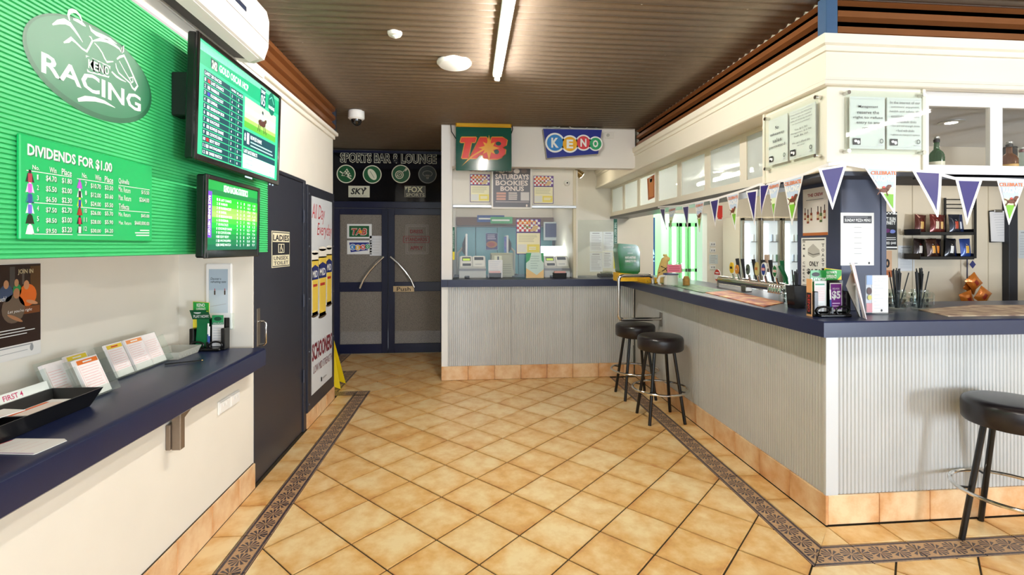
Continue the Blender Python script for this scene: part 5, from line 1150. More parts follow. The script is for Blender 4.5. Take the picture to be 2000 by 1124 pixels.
# ================================================================== STOOLS
def stool(label,x,y,rz,grp):
    t=thing('bar_stool',label,'stool',(0,0,0),grp); VIN=M('#1C1416',.3,noise=(20,.1),bump=(120,.08))
    MB().lathe([(.15,.598),(.184,.600),(.191,.610),(.193,.65),(.193,.688),(.187,.706),(.172,.716),(.14,.720),(.02,.722)],n=40).build('seat_cushion',VIN,t,smooth=50)
    MB().lathe([(.135,.585),(.135,.603)],n=28).build('seat_base',BLACKM,t)
    for sx in (-1,1):
        for sy in (-1,1): MB().cyl((sx*.152,sy*.152,0),(sx*.085,sy*.085,.59),.0135,n=12).build('leg',M('#0D0D10',.25),t)
    MB().tube([(.232*math.cos(a),.232*math.sin(a),.265) for a in [2*math.pi*k/40 for k in range(40)]],.0095,10,closed=True).build('foot_ring',CHROME,t)
    for k in range(4):
        a=R(45+90*k); MB().cyl((.17*math.cos(a),.17*math.sin(a),.265),(.228*math.cos(a),.228*math.sin(a),.265),.006,n=8).build('ring_bracket',M('#0D0D10',.25),t)
    t.location=(x,y,0); t.rotation_euler=(0,0,rz); return t
stool('round black vinyl stool beside the steel rail, nearer the betting booth',1.635,4.66,0,'bar stools'); stool('round black vinyl stool standing clear of the steel rail along the long bar side',1.635,4.03,0,'bar stools'); stool('round black vinyl stool at the short white corrugated side of the bar',2.685,2.172,R(27.8),'bar stools')
# ================================================================== BAR
bar=thing('bar_counter','L shaped bar front of pale corrugated iron above tan tiles','bar',(2.5,3.0,0))
MB().box(1.897,1.97,2.425,5.46,0,1.03).box(1.897,5.9,2.425,2.50,0,1.03).build('carcass',M('#8C8A84',.7),bar,smooth=0)
ys=[2.41,3.13,3.85,4.60,5.375]
for k in range(4): orb_sheet(bar,(1.89,ys[k+1]-.001),(1.89,ys[k]+.001),.158,1.033,(-1,0),amp=.0022)
xs_=[1.955,2.70,3.45,4.2,5.0,5.9]
for k in range(5): orb_sheet(bar,(xs_[k],2.417),(xs_[k+1]-.001,2.417),.158,1.033,(0,-1))
MB().box(1.885,1.955,2.410,2.43,.155,1.033,0,.002).build('corner_strip',M('#CFD0CF',.4,.2),bar,smooth=0)
y=2.402
while y<5.36:
    y1=min(y+TP,5.372); vtile(bar,(1.893,y),(1.893,y1),.155,(-1,0),th=.014); y=y1
x=1.893
while x<4.4:
    vtile(bar,(x,2.42),(x+TP,2.42),.155,(0,-1),th=.014); x+=TP
bt=thing('bar_worktop','navy laminate bar worktop wrapping the corner','countertop',(2.2,3.0,1.035))
XB,YB=1.722,2.215
mb=MB(); z0,z1=1.035,1.113
poly=[(XB,YB),(5.9,YB),(5.9,2.98),(2.46,2.98),(2.46,6.02),(1.702,6.02),(1.702,5.34),(XB,5.34)]
n=len(poly); e_=.006
ins=[(XB+e_,YB+e_),(5.9,YB+e_),(5.9,2.98-e_),(2.46-e_,2.98-e_),(2.46-e_,6.02),(1.702+e_,6.02),(1.702+e_,5.34),(XB+e_,5.34)]
vs=[(x,y,z0) for x,y in poly]+[(x,y,z1-e_) for x,y in poly]+[(x,y,z1) for x,y in ins]
fs=[tuple(range(n))[::-1],tuple(range(2*n,3*n))]+[(i,(i+1)%n,n+(i+1)%n,n+i) for i in range(n)]+[(n+i,n+(i+1)%n,2*n+(i+1)%n,2*n+i) for i in range(n)]
mb.add(vs,fs); mb.build('worktop',NAVY,bt,smooth=0)
BZ=1.1135
ob=lambda x,y:onz(x,y,BZ)
# steel rail
ra=thing('steel_rail','bent stainless steel rail fixed between bar front and worktop','rail',(1.7,4.66,.74))
yr=4.62
def bend(pts,r=.05,k=6):
    out=[Vector(pts[0])]
    for i in range(1,len(pts)-1):
        a,b,c=Vector(pts[i-1]),Vector(pts[i]),Vector(pts[i+1]); d0=(a-b).normalized(); d1=(c-b).normalized(); p=b+d0*r; q=b+d1*r
        for j in range(k+1):
            t=j/k; out.append(p*(1-t)**2+b*2*t*(1-t)+q*t*t)
    out.append(Vector(pts[-1])); return out
MB().tube(bend([(1.884,yr,.765),(1.455,yr,.765),(1.455,yr,1.195),(1.80,yr,1.195),(1.80,yr,1.118)]),.017,14).build('bent_tube',CHROME,ra); MB().box(1.876,1.886,yr-.03,yr+.03,.70,.83,0,.002).build('wall_flange',STEEL,ra,smooth=0); MB().lathe([(.03,0),(.03,.006)],(1.80,yr,BZ),18).build('top_flange',STEEL,ra)
# ---- display cabinets above the bar (long side)
XC=2.095
cb=thing('glazed_cabinet','cream overhead cabinet with frosted panes above the long bar side','cabinet',(2.2,5.0,1.9))
cx_=CV((XC,0,0),*XM)
pz=[(1195.7,1216),(1220,1244.5),(1249.5,1279.5),(1285.7,1322.5),(1330,1376),(1386.5,1444.6),(1458,1496)]
yy=[(-cx_.px(b,400)[0],-cx_.px(a,400)[0]) for a,b in pz]  # (near,far)
zb,zt=1.985,2.318
mb=MB(); mb.box(XC,XC+.03,2.98,7.04,1.925,zb).box(XC,XC+.03,2.98,7.04,zt,2.352)
edges=[7.04]+[v for p in yy for v in (p[1],p[0])]+[2.98]
edges=[7.04]
prev=7.04
for (nr,far) in yy:
    if prev-far>.001: mb.box(XC,XC+.03,far,prev,zb,zt)
    prev=nr
if prev-2.98>.001: mb.box(XC,XC+.03,2.98,prev,zb,zt)
mb.build('cabinet_frame',CREAMY,cb,smooth=0)
for k,(nr,far) in enumerate(yy): MB().box(XC+.008,XC+.013,nr+.002,far-.002,zb+.002,zt-.002).build('pane',FROST,cb,smooth=0)
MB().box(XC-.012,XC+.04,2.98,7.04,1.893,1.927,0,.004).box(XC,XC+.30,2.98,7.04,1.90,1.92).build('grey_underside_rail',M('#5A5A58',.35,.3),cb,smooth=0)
# amber bottle advert visible in a pane
a=cx_.px(1265,390); 
ba=thing('bottle_advert','tall amber beer glass cut-out advert leaning inside the frosted cabinet','advert',(XC-.004,-a[0],1.95)); c=CV((XC-.003,0,0),*XM); 
A0=c.px(1264,392); A1=c.px(1278,341); u0,v0,u1,v1=A0[0],A0[1],A1[0],A1[1]; MB().prism([(XC-.003,-u0-.03,v0),(XC-.003,-u1,v0+.015),(XC-.003,-u1,v1),(XC-.003,-u0,v1-.02)],(.0025,0,0)).build('cut_out',pm('#B5602C'),ba,smooth=0)
c.rect(u0+(u1-u0)*.25,v0+.03,u1-.02,v1-.06,pm('#D88A4A')); c.up(); c.ell((u0+u1)/2,v1-.05,(u1-u0)*.2,.03,pm('#E8D0B0'),16); c.rect(u0+(u1-u0)*.4,v0+.2,u0+(u1-u0)*.7,v0+.24,pm('#9AA0A0')); c.build('advert_print',ba)
# ---- corner sign box
sb=thing('corner_sign_box','cream overhead corner box carrying the clear notice boards','cabinet',(2.2,2.6,1.88))
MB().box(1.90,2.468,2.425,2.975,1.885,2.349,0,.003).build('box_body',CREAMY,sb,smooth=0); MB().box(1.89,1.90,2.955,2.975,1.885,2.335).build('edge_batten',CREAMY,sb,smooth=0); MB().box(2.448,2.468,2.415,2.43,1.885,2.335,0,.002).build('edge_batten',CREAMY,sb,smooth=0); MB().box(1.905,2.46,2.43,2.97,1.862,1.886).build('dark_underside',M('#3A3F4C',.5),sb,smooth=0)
def acr_board(label,plane,cn,px4,notices):
    """clear board on steel standoffs; px4 = TL,TR,BR,BL pixel of the pins"""
    c=CV(plane[0],*plane[1]); t=None; pts=[c.px(*p) for p in px4]; u0=min(p[0] for p in pts); u1=max(p[0] for p in pts); v0=(pts[2][1]+pts[3][1])/2; v1=(pts[0][1]+pts[1][1])/2
    base=c.o+c.U*(u0+u1)/2+c.V*v0; t=thing('notice_board',label,'notice board',base)
    P=lambda u,v,n_:c.o+c.U*u+c.V*v+c.N*n_
    MB().prism([P(*q,.024) for q in ((u0-.012,v0-.012),(u1+.012,v0-.012),(u1+.012,v1+.012),(u0-.012,v1+.012))],c.N*.004).build('acrylic_sheet',ACRYL,t,smooth=0)
    for u in (u0,u1):
        for v in (v0,v1): MB().cyl(P(u,v,.0005),P(u,v,.034),.0105,n=16).build('steel_standoff',CHROME,t)
    for (f0,f1,draw,lab) in notices:
        a,b=u0+(u1-u0)*f0,u0+(u1-u0)*f1; h0,h1=v0+(v1-v0)*.045,v0+(v1-v0)*.94
        s_=thing('paper_notice',lab,'notice',P((a+b)/2,h0,.02)); MB().prism([P(*q,.017) for q in ((a,h0),(b,h0),(b,h1),(a,h1))],c.N*.006).build('sheet',PAPER,s_,smooth=0)
        d=CV(P(0,0,.0285),*plane[1]); draw(d,a,h0,b,h1); d.build('notice_print',s_)
TXN=pm('#2A2428'); TXL=pm('#5A565A')
def emb(d,a,b,h0):
    w_=b-a; d.rect(a+w_*.07,h0+.02,a+w_*.28,h0+.055,PK); d.up(); d.ell(a+w_*.14,h0+.04,.009,.007,PW,10); d.ell(a+w_*.22,h0+.034,.008,.010,PW,10); d.ring(b-w_*.12,h0+.042,.010,.012,.003,PK,16); d.rect(b-w_*.22,h0+.02,b-w_*.04,h0+.025,PLG)
def multi(lines,m,top,bot,bold=.0,shear=0,wid=.84):
    def f(d,a,h0,b,h1):
        H=h1-h0; n=len(lines); st_=(top-bot)/n; mx=max(len(l) for l in lines)
        for i,l in enumerate(lines):
            if not l: continue
            ww=(b-a)*wid*max(len(l)/mx,.12); cx=(a+b)/2; v=h0+H*(top-(i+1)*st_)
            d.text(l,cx-ww/2,v+H*st_*.12,cx+ww/2,v+H*st_*.72,m,bold=bold)
        d.line([(a+.01,h1-.012),(b-.01,h1-.012)],.0015,PLG); d.line([(a+.01,h0+.012),(b-.01,h0+.012)],.0015,PLG); emb(d,a,b,h0)
    return f
n1=multi(['No','takeaway','sales','permitted'],TXN,.86,.32); 
def n2(d,a,h0,b,h1):
    multi(['If you know the following','have a right to request','sales of drinking alcohol','on licensed premises?'],TXL,.93,.68)(d,a,h0,b,h1); multi(['You: $13,750','Management: $13,750','Staff: $6,160'],TXN,.62,.42,wid=.8)(d,a,h0,b,h1); multi(["We can't afford this","can you?"],TXL,.36,.22,wid=.7)(d,a,h0,b,h1)
n3=multi(['Management','reserve the','right to refuse','entry to any','patron'],TXN,.86,.34,.004)
def n4(d,a,h0,b,h1):
    multi(['In the interest of our',"customers' enjoyment,",'health and safety, this','establishment offers:'],TXL,.95,.60,wid=.9)(d,a,h0,b,h1); multi(['• non-alcoholic drinks','• low and mid-strength drinks','• food with drinks','• advice on transport options'],TXL,.58,.24,wid=.84)(d,a,h0,b,h1)
acr_board('clear notice board with takeaway sales notices facing the long bar side',((1.899,0,0),XM),None,[(1504,232),(1603,191),(1600,306),(1503,330)],[(.06,.46,n1,'white notice that no takeaway sales are permitted'),(.50,.97,n2,'white notice listing penalties beside the takeaway notice')])
acr_board('clear notice board with refusal notices facing the open floor',((0,2.424,0),YM),None,[(1649,183),(1795,189),(1795,300),(1651,297)],[(.03,.49,n3,'white notice about management refusing entry'),(.52,.98,n4,'white notice listing safety offers beside the refusal notice')])
# ---- short side cabinet with bottles
YC=2.48
sc2=thing('glazed_cabinet','white overhead cabinet with clear panes and bottles above the short bar side','cabinet',(3.5,2.6,1.88))
cs=CV((0,YC,0),*YM); w1=(cs.px(1814,322),cs.px(1934,207)); w2=(cs.px(1958,325),cs.px(2075,210))
za_,zb2=w1[0][1],(cs.px(1870,208)[1]); 
xw=[w1[0][0],w1[1][0],w2[0][0],w2[1][0]]; step=xw[2]-xw[0]
wins=[(xw[0],xw[1]),(xw[2],xw[3])]+[(xw[2]+step*k,xw[3]+step*k) for k in range(1,5)]
mb=MB(); mb.box(2.47,5.9,YC,YC+.025,1.885,za_).box(2.47,5.9,YC,YC+.025,zb2,2.349); pv=2.47
for a,b in wins:
    if a>5.7: break
    b=min(b,5.88); mb.box(pv,a,YC,YC+.025,za_,zb2); pv=b
mb.box(pv,5.9,YC,YC+.025,za_,zb2); mb.build('cabinet_frame',WHITEP,sc2,smooth=0)
for a,b in wins:
    if a>5.7: break
    MB().box(a+.002,min(b,5.88)-.002,YC+.008,YC+.012,za_+.002,zb2-.002).build('pane',GLASS,sc2,smooth=0)
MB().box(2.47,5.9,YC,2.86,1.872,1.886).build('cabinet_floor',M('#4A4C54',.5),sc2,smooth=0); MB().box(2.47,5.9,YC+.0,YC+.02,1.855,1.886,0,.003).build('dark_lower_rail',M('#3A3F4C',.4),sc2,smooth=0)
def bottle(label,x,y,z,r,h,col,lab,cap,grp=None):
    t=thing('bottle',label,'bottle',(x,y,z),grp)
    gm=glass('bottle_glass_'+col.strip('#'),col,1.5,.03,.25,col)
    MB().lathe([(r*.95,0),(r,.01),(r,h*.55),(r*.8,h*.65),(r*.36,h*.74),(r*.32,h*.93)],(x,y,z),20).build('glass_body',gm,t)
    MB().lathe([(r*.38,h*.92),(r*.4,h*.94),(r*.4,h),(r*.15,h*1.01)],(x,y,z),14).build('stopper',cap,t); MB().lathe([(r*.1,h*1.0),(r*.42,h*1.03),(r*.42,h*1.07),(r*.1,h*1.1)],(x,y,z),14).build('pourer_cap',M('#B9B9B4',.3,.6),t)
    if lab: MB().lathe([(r*1.02,h*.12),(r*1.02,h*.40)],(x,y,z),20).build('label_band',pm(lab),t)
zc_=1.8865
bx=lambda px_:ony(px_,320,2.60).x
bottle('green spirit bottle with pourer in the glazed cabinet next to the notice board',bx(1829),2.60,zc_,.038,.22,'#2F8A4A','#D8D4B8',BLACKM); bottle('amber spirit bottle with pourer in the glazed cabinet',bx(1971),2.60,zc_,.040,.20,'#B8742A','#C89A48',BLACKM); bottle('clear spirit bottle beside the amber bottle in the glazed cabinet',bx(1996),2.60,zc_,.036,.17,'#D8E4E0','#C8CCC8',M('#6A3A3A',.5))
bottle('clear squat bottle at the far end of the glazed cabinet',bx(2040),2.62,zc_,.038,.2,'#D9D2C0','#B8A070',BLACKM)
# downlights, mostly added to brighten the bar and booth interiors
def downlight(x,y,z,e,label):
    t=thing('downlight',label,'light fitting',(x,y,z)); MB().lathe([(.075,0),(.075,-.006),(.052,-.008)],(x,y,z),24).build('trim_ring',M('#C9C9C6',.3,.6),t); MB().lathe([(.05,-.0075),(.02,-.0085)],(x,y,z),20).build('lamp',E_('#FFF4DC',e),t)
for k,(x,y) in enumerate(((3.38,3.12),(4.3,3.2),(2.9,4.0),(2.9,5.4),(4.0,5.4),(2.9,6.5),(4.3,6.2))): downlight(x,y,2.359,170,['recessed downlight over the bar corner','recessed downlight added over the snack rack','recessed downlight added over the beer taps','recessed downlight added between taps and doorway','recessed downlight added before the drinks fridge','recessed downlight added beside the bar doorway','recessed downlight added at the far end behind the bar'][k])
for k,(x,y) in enumerate(((.25,6.2),(.9,6.4))): downlight(x,y,2.499,120,['recessed downlight added over the left of the booth','recessed downlight added over the right of the booth'][k])
downlight(1.6,6.4,2.619,130,'recessed downlight added over the gap beside the booth')
# ---- pillar with posters
pl=thing('bar_pillar','slate blue pillar with posters rising from the bar corner to the cabinet','pillar',(2.23,2.75,BZ))
PX0,PX1,PY0,PY1=2.105,2.375,2.575,2.945
MB().box(PX0,PX1,PY0,PY1,BZ,1.87,0,.004).box(PX1-.028,PX1+.006,PY0-.006,PY0+.04,BZ,1.87,0,.003).build('pillar_body',M('#394058',.45,noise=(3,.05)),pl,smooth=0)
def crew(c,u0,v0,u1,v1):
    w_,h=u1-u0,v1-v0; q=lambda a,b:(u0+w_*a,v0+h*b); c.rect(u0,v0,u1,v0+h*.06,pm('#B86A34')); c.text('THE CREW',*q(.2,.82),*q(.82,.89),pm('#9A2A30'),bold=.03); c.lines(*q(.14,.74),*q(.86,.77),1,PGR,.5,.05)
    for i,(x,y,s_) in enumerate(((.1,.34,.8),(.22,.26,.95),(.36,.32,.85),(.62,.32,.9),(.74,.27,1.),(.88,.34,.9))):
        w2_,h2=.10*w_*s_,.32*h*s_; a,b=q(x,y); c.L=2+i%3; c.rect(a-w2_/2,b,a+w2_/2,b+h2*.6,pm('#8A3A20' if i!=4 else '#5A6A3A')); c.rect(a-w2_*.17,b+h2*.6,a+w2_*.17,b+h2,pm('#2A1A14')); c.L+=3; c.rect(a-w2_*.45,b+h2*.15,a+w2_*.45,b+h2*.4,pm('#D8C49A'))
paper('whiskey_poster','poster of six brown bottles on the side of the bar pillar','poster',('xm',PX0-.001),1568,363,1617,461,crew,pm('#E9E2DA'))
def toast(c,u0,v0,u1,v1):
    w_,h=u1-u0,v1-v0; q=lambda a,b:(u0+w_*a,v0+h*b); c.rect(*q(.05,.95),*q(.95,.97),PK); c.rect(*q(.05,.04),*q(.95,.05),PK)
    for i,ch in enumerate('HAM & CHEESE'):
        if ch!=' ': c.text(ch,*q(.07,.90-.072*i),*q(.16,.945-.072*i),PK,bold=.02)
    for i,ch in enumerate('TOASTIE'): c.text(ch,*q(.84,.82-.095*i),*q(.94,.88-.095*i),PK,bold=.02)
    c.poly([q(.28,.78),q(.5,.88),q(.75,.76),q(.78,.66),q(.5,.6),q(.28,.66)],pm('#B9B5AC')); c.up(); c.line([q(.3,.70),q(.5,.66),q(.76,.69)],.006,pm('#6A6660')); c.text('ONLY',*q(.34,.43),*q(.72,.53),PK,bold=.03); c.text('$4.50',*q(.24,.26),*q(.82,.38),PK,bold=.04)
paper('toastie_poster','white ham and cheese toastie price poster below the bottle poster','poster',('xm',PX0-.001),1565,464,1613,560,toast,pm('#E6E4DC'))
def menu(c,u0,v0,u1,v1):
    w_,h=u1-u0,v1-v0; q=lambda a,b:(u0+w_*a,v0+h*b); c.rect(*q(.08,.80),*q(.93,.94),pm('#22222A')); c.up(); c.text('SUNDAY PIZZA MENU',*q(.12,.83),*q(.90,.885),PW,bold=.01); c.lines(*q(.15,.905),*q(.85,.925),1,PGR,.5)
    for k in range(6): c.rect(*q(.4,.72-.1*k),*q(.62,.728-.1*k),PGR); c.rect(*q(.1,.69-.1*k),*q(.9,.694-.1*k),PLG)
    c.rect(*q(.25,.03),*q(.5,.05),PGR); c.ell(*q(.85,.045),.006,.007,PK,10)
paper('pizza_menu','white Sunday pizza menu sheet on the front of the bar pillar','menu',('y',PY0-.001),1642,416,1707,519,menu)
# ---- wall behind: party poster, notices
YW=3.899
def party(c,u0,v0,u1,v1):
    w_,h=u1-u0,v1-v0; q=lambda a,b:(u0+w_*a,v0+h*b); c.rect(u0,v0,u1,v1,pm('#14161E')); c.up()
    for i in range(12):
        for r in range(2):
            if (i+r)%2: c.rect(*q(i/12,.93+.03*r),*q((i+1)/12,.96+.03*r),PW)
    c.text("DON'T RUIN",*q(.08,.76),*q(.92,.86),PW,bold=.03); c.text('THE PARTY',*q(.08,.66),*q(.92,.755),PW,bold=.03); c.ell(*q(.35,.5),w_*.3,h*.06,pm('#6A2A6A'),20); c.ell(*q(.75,.48),w_*.16,h*.05,pm('#7A8AD0'),16); c.lines(*q(.05,.24),*q(.95,.34),2,PW,.35,.05); c.text('BE FINED $440',*q(.06,.13),*q(.94,.21),PW,bold=.02); c.rect(*q(.0,.04),*q(1,.08),PW)
paper('party_poster','dark do not ruin the party poster behind the bar pillar','poster',('y',YW),1716,414,1752,488,party)
def w800(c,u0,v0,u1,v1): c.text('1800',u0+.02,v0+.08,u1-.02,v0+.16,PK,bold=.05); c.rect(u0,v0,u1,v0+.06,pm('#B8683A')); c.lines(u0+.03,v0+.2,u1-.06,v1-.02,3,pm('#7A4A34'),.3)
paper('helpline_poster','orange helpline poster with large black digits below the party poster','poster',('y',YW),1700,490,1742,542,w800,pm('#D9AE8A'))
paper('typed_notice','typed white notice on the beige wall beside the snack rack','notice',('y',YW),1754,480,1786,530,typed(12),M('#D9DADB',.6))
paper('typed_notice','small printed notice on the beige wall beyond the dark post','notice',('y',YW),1989,450,2012,505,typed(8),M('#C9CCCC',.6))
dp=tag(MB().box(ony(1969,500,3.85).x,ony(1986,500,3.85).x,3.84,3.90,0,2.36,0,.004).build('trim_9',M('#23252E',.4),smooth=0,kind='structure'),'dark upright post on the beige wall behind the bar','trim')
for k,px_ in enumerate((1782,1930)):
    X=ony(px_,500,3.9).x; tag(MB().box(X-.003,X+.003,3.896,3.90,0,2.36).build('trim_%d'%(10+k),M('#C4B79E',.6),smooth=0,kind='structure'),['narrow joint strip beside the typed notice','narrow joint strip beside the clipboard'][k],'trim')
cbp=thing('clipboard','black clipboard with white sheets hanging on the wall beside the snack rack','clipboard',ony(1960,475,3.89)); c=CV((0,3.885,0),*YM); P=lambda x,y,Y:ony(x,y,Y)
MB().prism([P(1932,412,3.885),P(1962,410,3.885),P(1977,473,3.885),P(1934,474,3.885)],(0,.006,0)).build('board',BLACKM,cbp,smooth=0); MB().prism([P(1933,414,3.88),P(1962,412,3.88),P(1981,466,3.88),P(1970,473,3.88),P(1936,472,3.88)],(0,.003,0)).build('paper_sheets',pm('#DEDCDC'),cbp,smooth=0); MB().box(P(1940,412,3.88).x,P(1956,412,3.88).x,3.868,3.88,P(1940,415,3.88).z,P(1940,410,3.88).z,0,.003).build('clip',CHROME,cbp,smooth=0)
c=CV((0,3.8795,0),*YM); 
for k in range(9): c.line([c.px(1940+k*1.0,420+5*k),c.px(1962+k*1.4,419+5*k)],.003,pm('#B5B7BA'))
c.build('sheet_print',cbp)
# ---- snack rack
YR=3.72
rk=thing('snack_rack','black wire snack rack with two shelves on the beige wall','rack',ony(1850,505,3.8))
rx0=ony(1797,480,YR).x; rx1=ony(1903,480,YR).x; zr=lambda y:ony(1850,y,YR).z
mb=MB()
for X in (ony(1845,420,3.88).x,ony(1904,420,3.88).x): mb.box(X-.008,X+.008,3.87,3.886,zr(506),zr(383),0,.002)
for y_ in (386,396,404): mb.cyl((ony(1845,420,3.88).x,3.878,zr(y_)),(ony(1904,420,3.88).x,3.878,zr(y_)),.005,n=6)
for y_,h_ in ((458,18),(506,20)):
    mb.box(rx0,rx1,YR,3.87,zr(y_)-.006,zr(y_)+.004,0,.002); mb.box(rx0,rx1,YR,YR+.006,zr(y_),zr(y_)+.02,0,.002)
    for X in (rx0,rx1-.006): mb.box(X,X+.006,YR,3.87,zr(y_),zr(y_)+.045)
mb.build('wire_frame',M('#0E0E10',.4),rk,smooth=0)
def packet(label,x,y,z,w_,h,col,col2,rot,grp,tilt=-.25):
    t=thing('snack_packet',label,'snack packet',(0,0,0),grp); g=[];n=7;m_=9
    for i in range(m_):
        v=i/(m_-1); row=[]
        for j in range(n):
            u=j/(n-1)-.5; b=max(0,math.sin(math.pi*v))**.6*max(0,math.cos(math.pi*u))**.6*.024*(w_/.12)
            row.append((u*w_*(1-.06*math.sin(math.pi*v)),-b-.001,v*h))
        g.append(row)
    back=[[(p[0],-p[1],p[2]) for p in r][::-1] for r in g]
    mb=MB(); mb.sheet(g); mb.sheet(back); o=mb.build('foil_bag',M(col,.22,.3,bump=(25,.5)),t,smooth=60,origin=(0,0,0))
    d=MB(); gg=[[(p[0]*.7,p[1]-.0015,p[2]) for p in r] for r in g[2:6]]; d.sheet(gg); d.build('logo_patch',M(col2,.3),t,smooth=60,origin=(0,0,0)); d=MB(); gg=[[(p[0]*.55+.01*math.sin(i),p[1]-.002,p[2]-.004*j) for j,p in enumerate(r)] for i,r in enumerate(g[6:8])]; d.sheet(gg); d.build('brand_band',M('#D8CFC4' if k%2 else '#B8382A',.3),t,smooth=60,origin=(0,0,0))
    t.location=(x,y,z); t.rotation_euler=(tilt,rot,0); WL[t.name]=Vector((x,y,z)); return t
tops=[('#5A2A22','#C8A05A'),('#6A241E','#D8C8B0'),('#5E2A24','#D9B070'),('#1E2230','#B8442A'),('#26335A','#C8CCD8')]
for k,(a,b) in enumerate(tops):
    X=rx0+.085+k*(rx1-rx0-.13)/4; packet(['dark red packet with gold patch at the wall end of the upper rack shelf','crimson packet with cream patch on the upper rack shelf','maroon packet with tan patch in the middle of the upper rack shelf','near black packet with red patch on the upper rack shelf','navy packet with silver patch on the upper rack shelf'][k],X,3.805-.05*(k%2),zr(458)+.006,.105,.165,a,b,random.uniform(-.12,.12),'snack packets on the upper rack shelf',-.08)
bots=[('#2A1C18','#D8D0C8'),('#3A2018','#E0A040'),('#2A1A1E','#D8802A'),('#1A1A20','#E8E8E8'),('#24346A','#C8882A'),('#2A4488','#D8A838')]
for k,(a,b) in enumerate(bots):
    X=rx0+.07+k*(rx1-rx0-.11)/5; packet(['dark brown packet with pale patch on the lower rack shelf','brown packet with golden patch on the lower rack shelf','dark maroon packet with orange patch on the lower rack shelf','black packet with white patch on the lower rack shelf','navy packet with bronze patch on the lower rack shelf','bright blue packet with yellow patch on the lower rack shelf'][k],X,3.80-.05*(k%2),zr(506)+.006,.10,.165,a,b,random.uniform(-.15,.15),'snack packets on the lower rack shelf',-.08)
cs_=thing('clip_strip','navy hanging strip with diamond tag below the snack rack','clip strip',ony(1901,600,3.8)); X=ony(1900,515,3.8).x; MB().box(X-.004,X+.004,3.845,3.85,ony(1900,590,3.85).z,ony(1900,500,3.85).z).build('plastic_strip',M('#22264A',.4),cs_,smooth=0); cc_=ony(1900,517,3.845); MB().prism([cc_+Vector((0,0,.035)),cc_+Vector((.03,0,0)),cc_+Vector((0,0,-.035)),cc_+Vector((-.03,0,0))],(0,.003,0)).build('diamond_tag',M('#2A2F6A',.3),cs_,smooth=0)
for k,(px_,py_,r_) in enumerate(((1891,570,.5),(1910,562,-.7),(1893,598,-.35),(1912,590,.6))): 
    p=ony(px_,py_,3.82-.042*k); packet(['orange packet directly under the navy diamond tag','orange packet tilted steeply high on the clip strip','orange packet lowest on the clip strip','orange packet sticking out sideways near the foot of the clip strip'][k],p.x,p.y,p.z,.12,.125,'#C8742A','#8A2A18',r_,'orange packets on the clip strip',0)
# ---- far part behind the bar: doorway, fridge
FRM=M('#3A4252',.4)
d4=MB().box(dl-.02,dl+.06,7.00,7.16,0,dz+.05,0,.004).box(dr-.07,dr+.02,7.00,7.16,0,dz+.05,0,.004).box(dl,dr,7.00,7.16,dz-.05,dz+.05,0,.004).build('door_4',FRM,smooth=0,kind='structure'); tag(d4,'dark slate frame of the doorway behind the bar','door frame')
gc=thing('coolroom_doors','green framed glass coolroom doors glowing beyond the bar doorway','fridge',(3.2,9.0,0))
GF=M('#8CD88E',.35); LIT=E_('#F2FFF4',2.6)
gx=[ony(x,500,8.9).x for x in (1290,1306,1326,1343,1362)]
MB().box(gx[0],gx[4],8.95,9.2,0,2.1).build('carcass',M('#CFF2CE',.5),gc,smooth=0)
for k in range(1,4):
    a,b=gx[k]+.02,gx[k+1]-.02; f=MB(); f.box(a,a+.035,8.88,8.94,.35,1.93).box(b-.035,b,8.88,8.94,.35,1.93).box(a,b,8.88,8.94,1.86,1.93).box(a,b,8.88,8.94,.35,.46).box(a,b,8.88,8.94,1.0,1.06); f.build('door_frame',GF,gc,smooth=0)
    MB().box(a+.035,b-.035,8.93,8.945,.46,1.86).build('lit_glass',LIT,gc,smooth=0)
MB().box(gx[0]-.15,gx[0],8.9,9.2,0,2.2).build('side_panel',M('#A6E6A2',.5),gc,smooth=0)
bd=thing('blue_vending_panel','blue panel with neon script seen through the bar doorway','sign',ony(1278,560,7.9)); a=ony(1268,560,7.9); b=ony(1276,430,7.9); a2=ony(1266,560,7.6).x
xa=ony(1262,500,7.6).x; xb2=ony(1277,500,7.6).x+.02
MB().box(xa-.05,xb2,7.6,7.66,0,1.95).build('panel',M('#2E62A8',.4),bd,smooth=0); c=CV((0,7.599,0),*YM); c.text('A',xa+.01,1.35,xb2-.01,1.5,E_('#9AE4FF',2),shear=.2); c.text('NZ',xa+.01,1.24,xb2-.01,1.32,E_('#9AE4FF',2)); c.build('neon_print',bd)
area('coolroom_light',(3.2,8.2,2.5),(0,0,0),1.2,.8,28,(.86,1,.86))
fg=thing('drinks_fridge','tall glass door drinks fridge glowing white behind the beer taps','fridge',(4.2,6.4,0))
YF=6.35; fx=[ony(x,500,YF).x for x in (1449,1486,1528,1572)]; zt=ony(1500,423,YF).z
GR=M('#A9A598',.35,.4)
MB().box(fx[0],fx[3],YF+.06,YF+.5,0,zt).build('carcass',M('#DCD2BC',.5),fg,smooth=0)
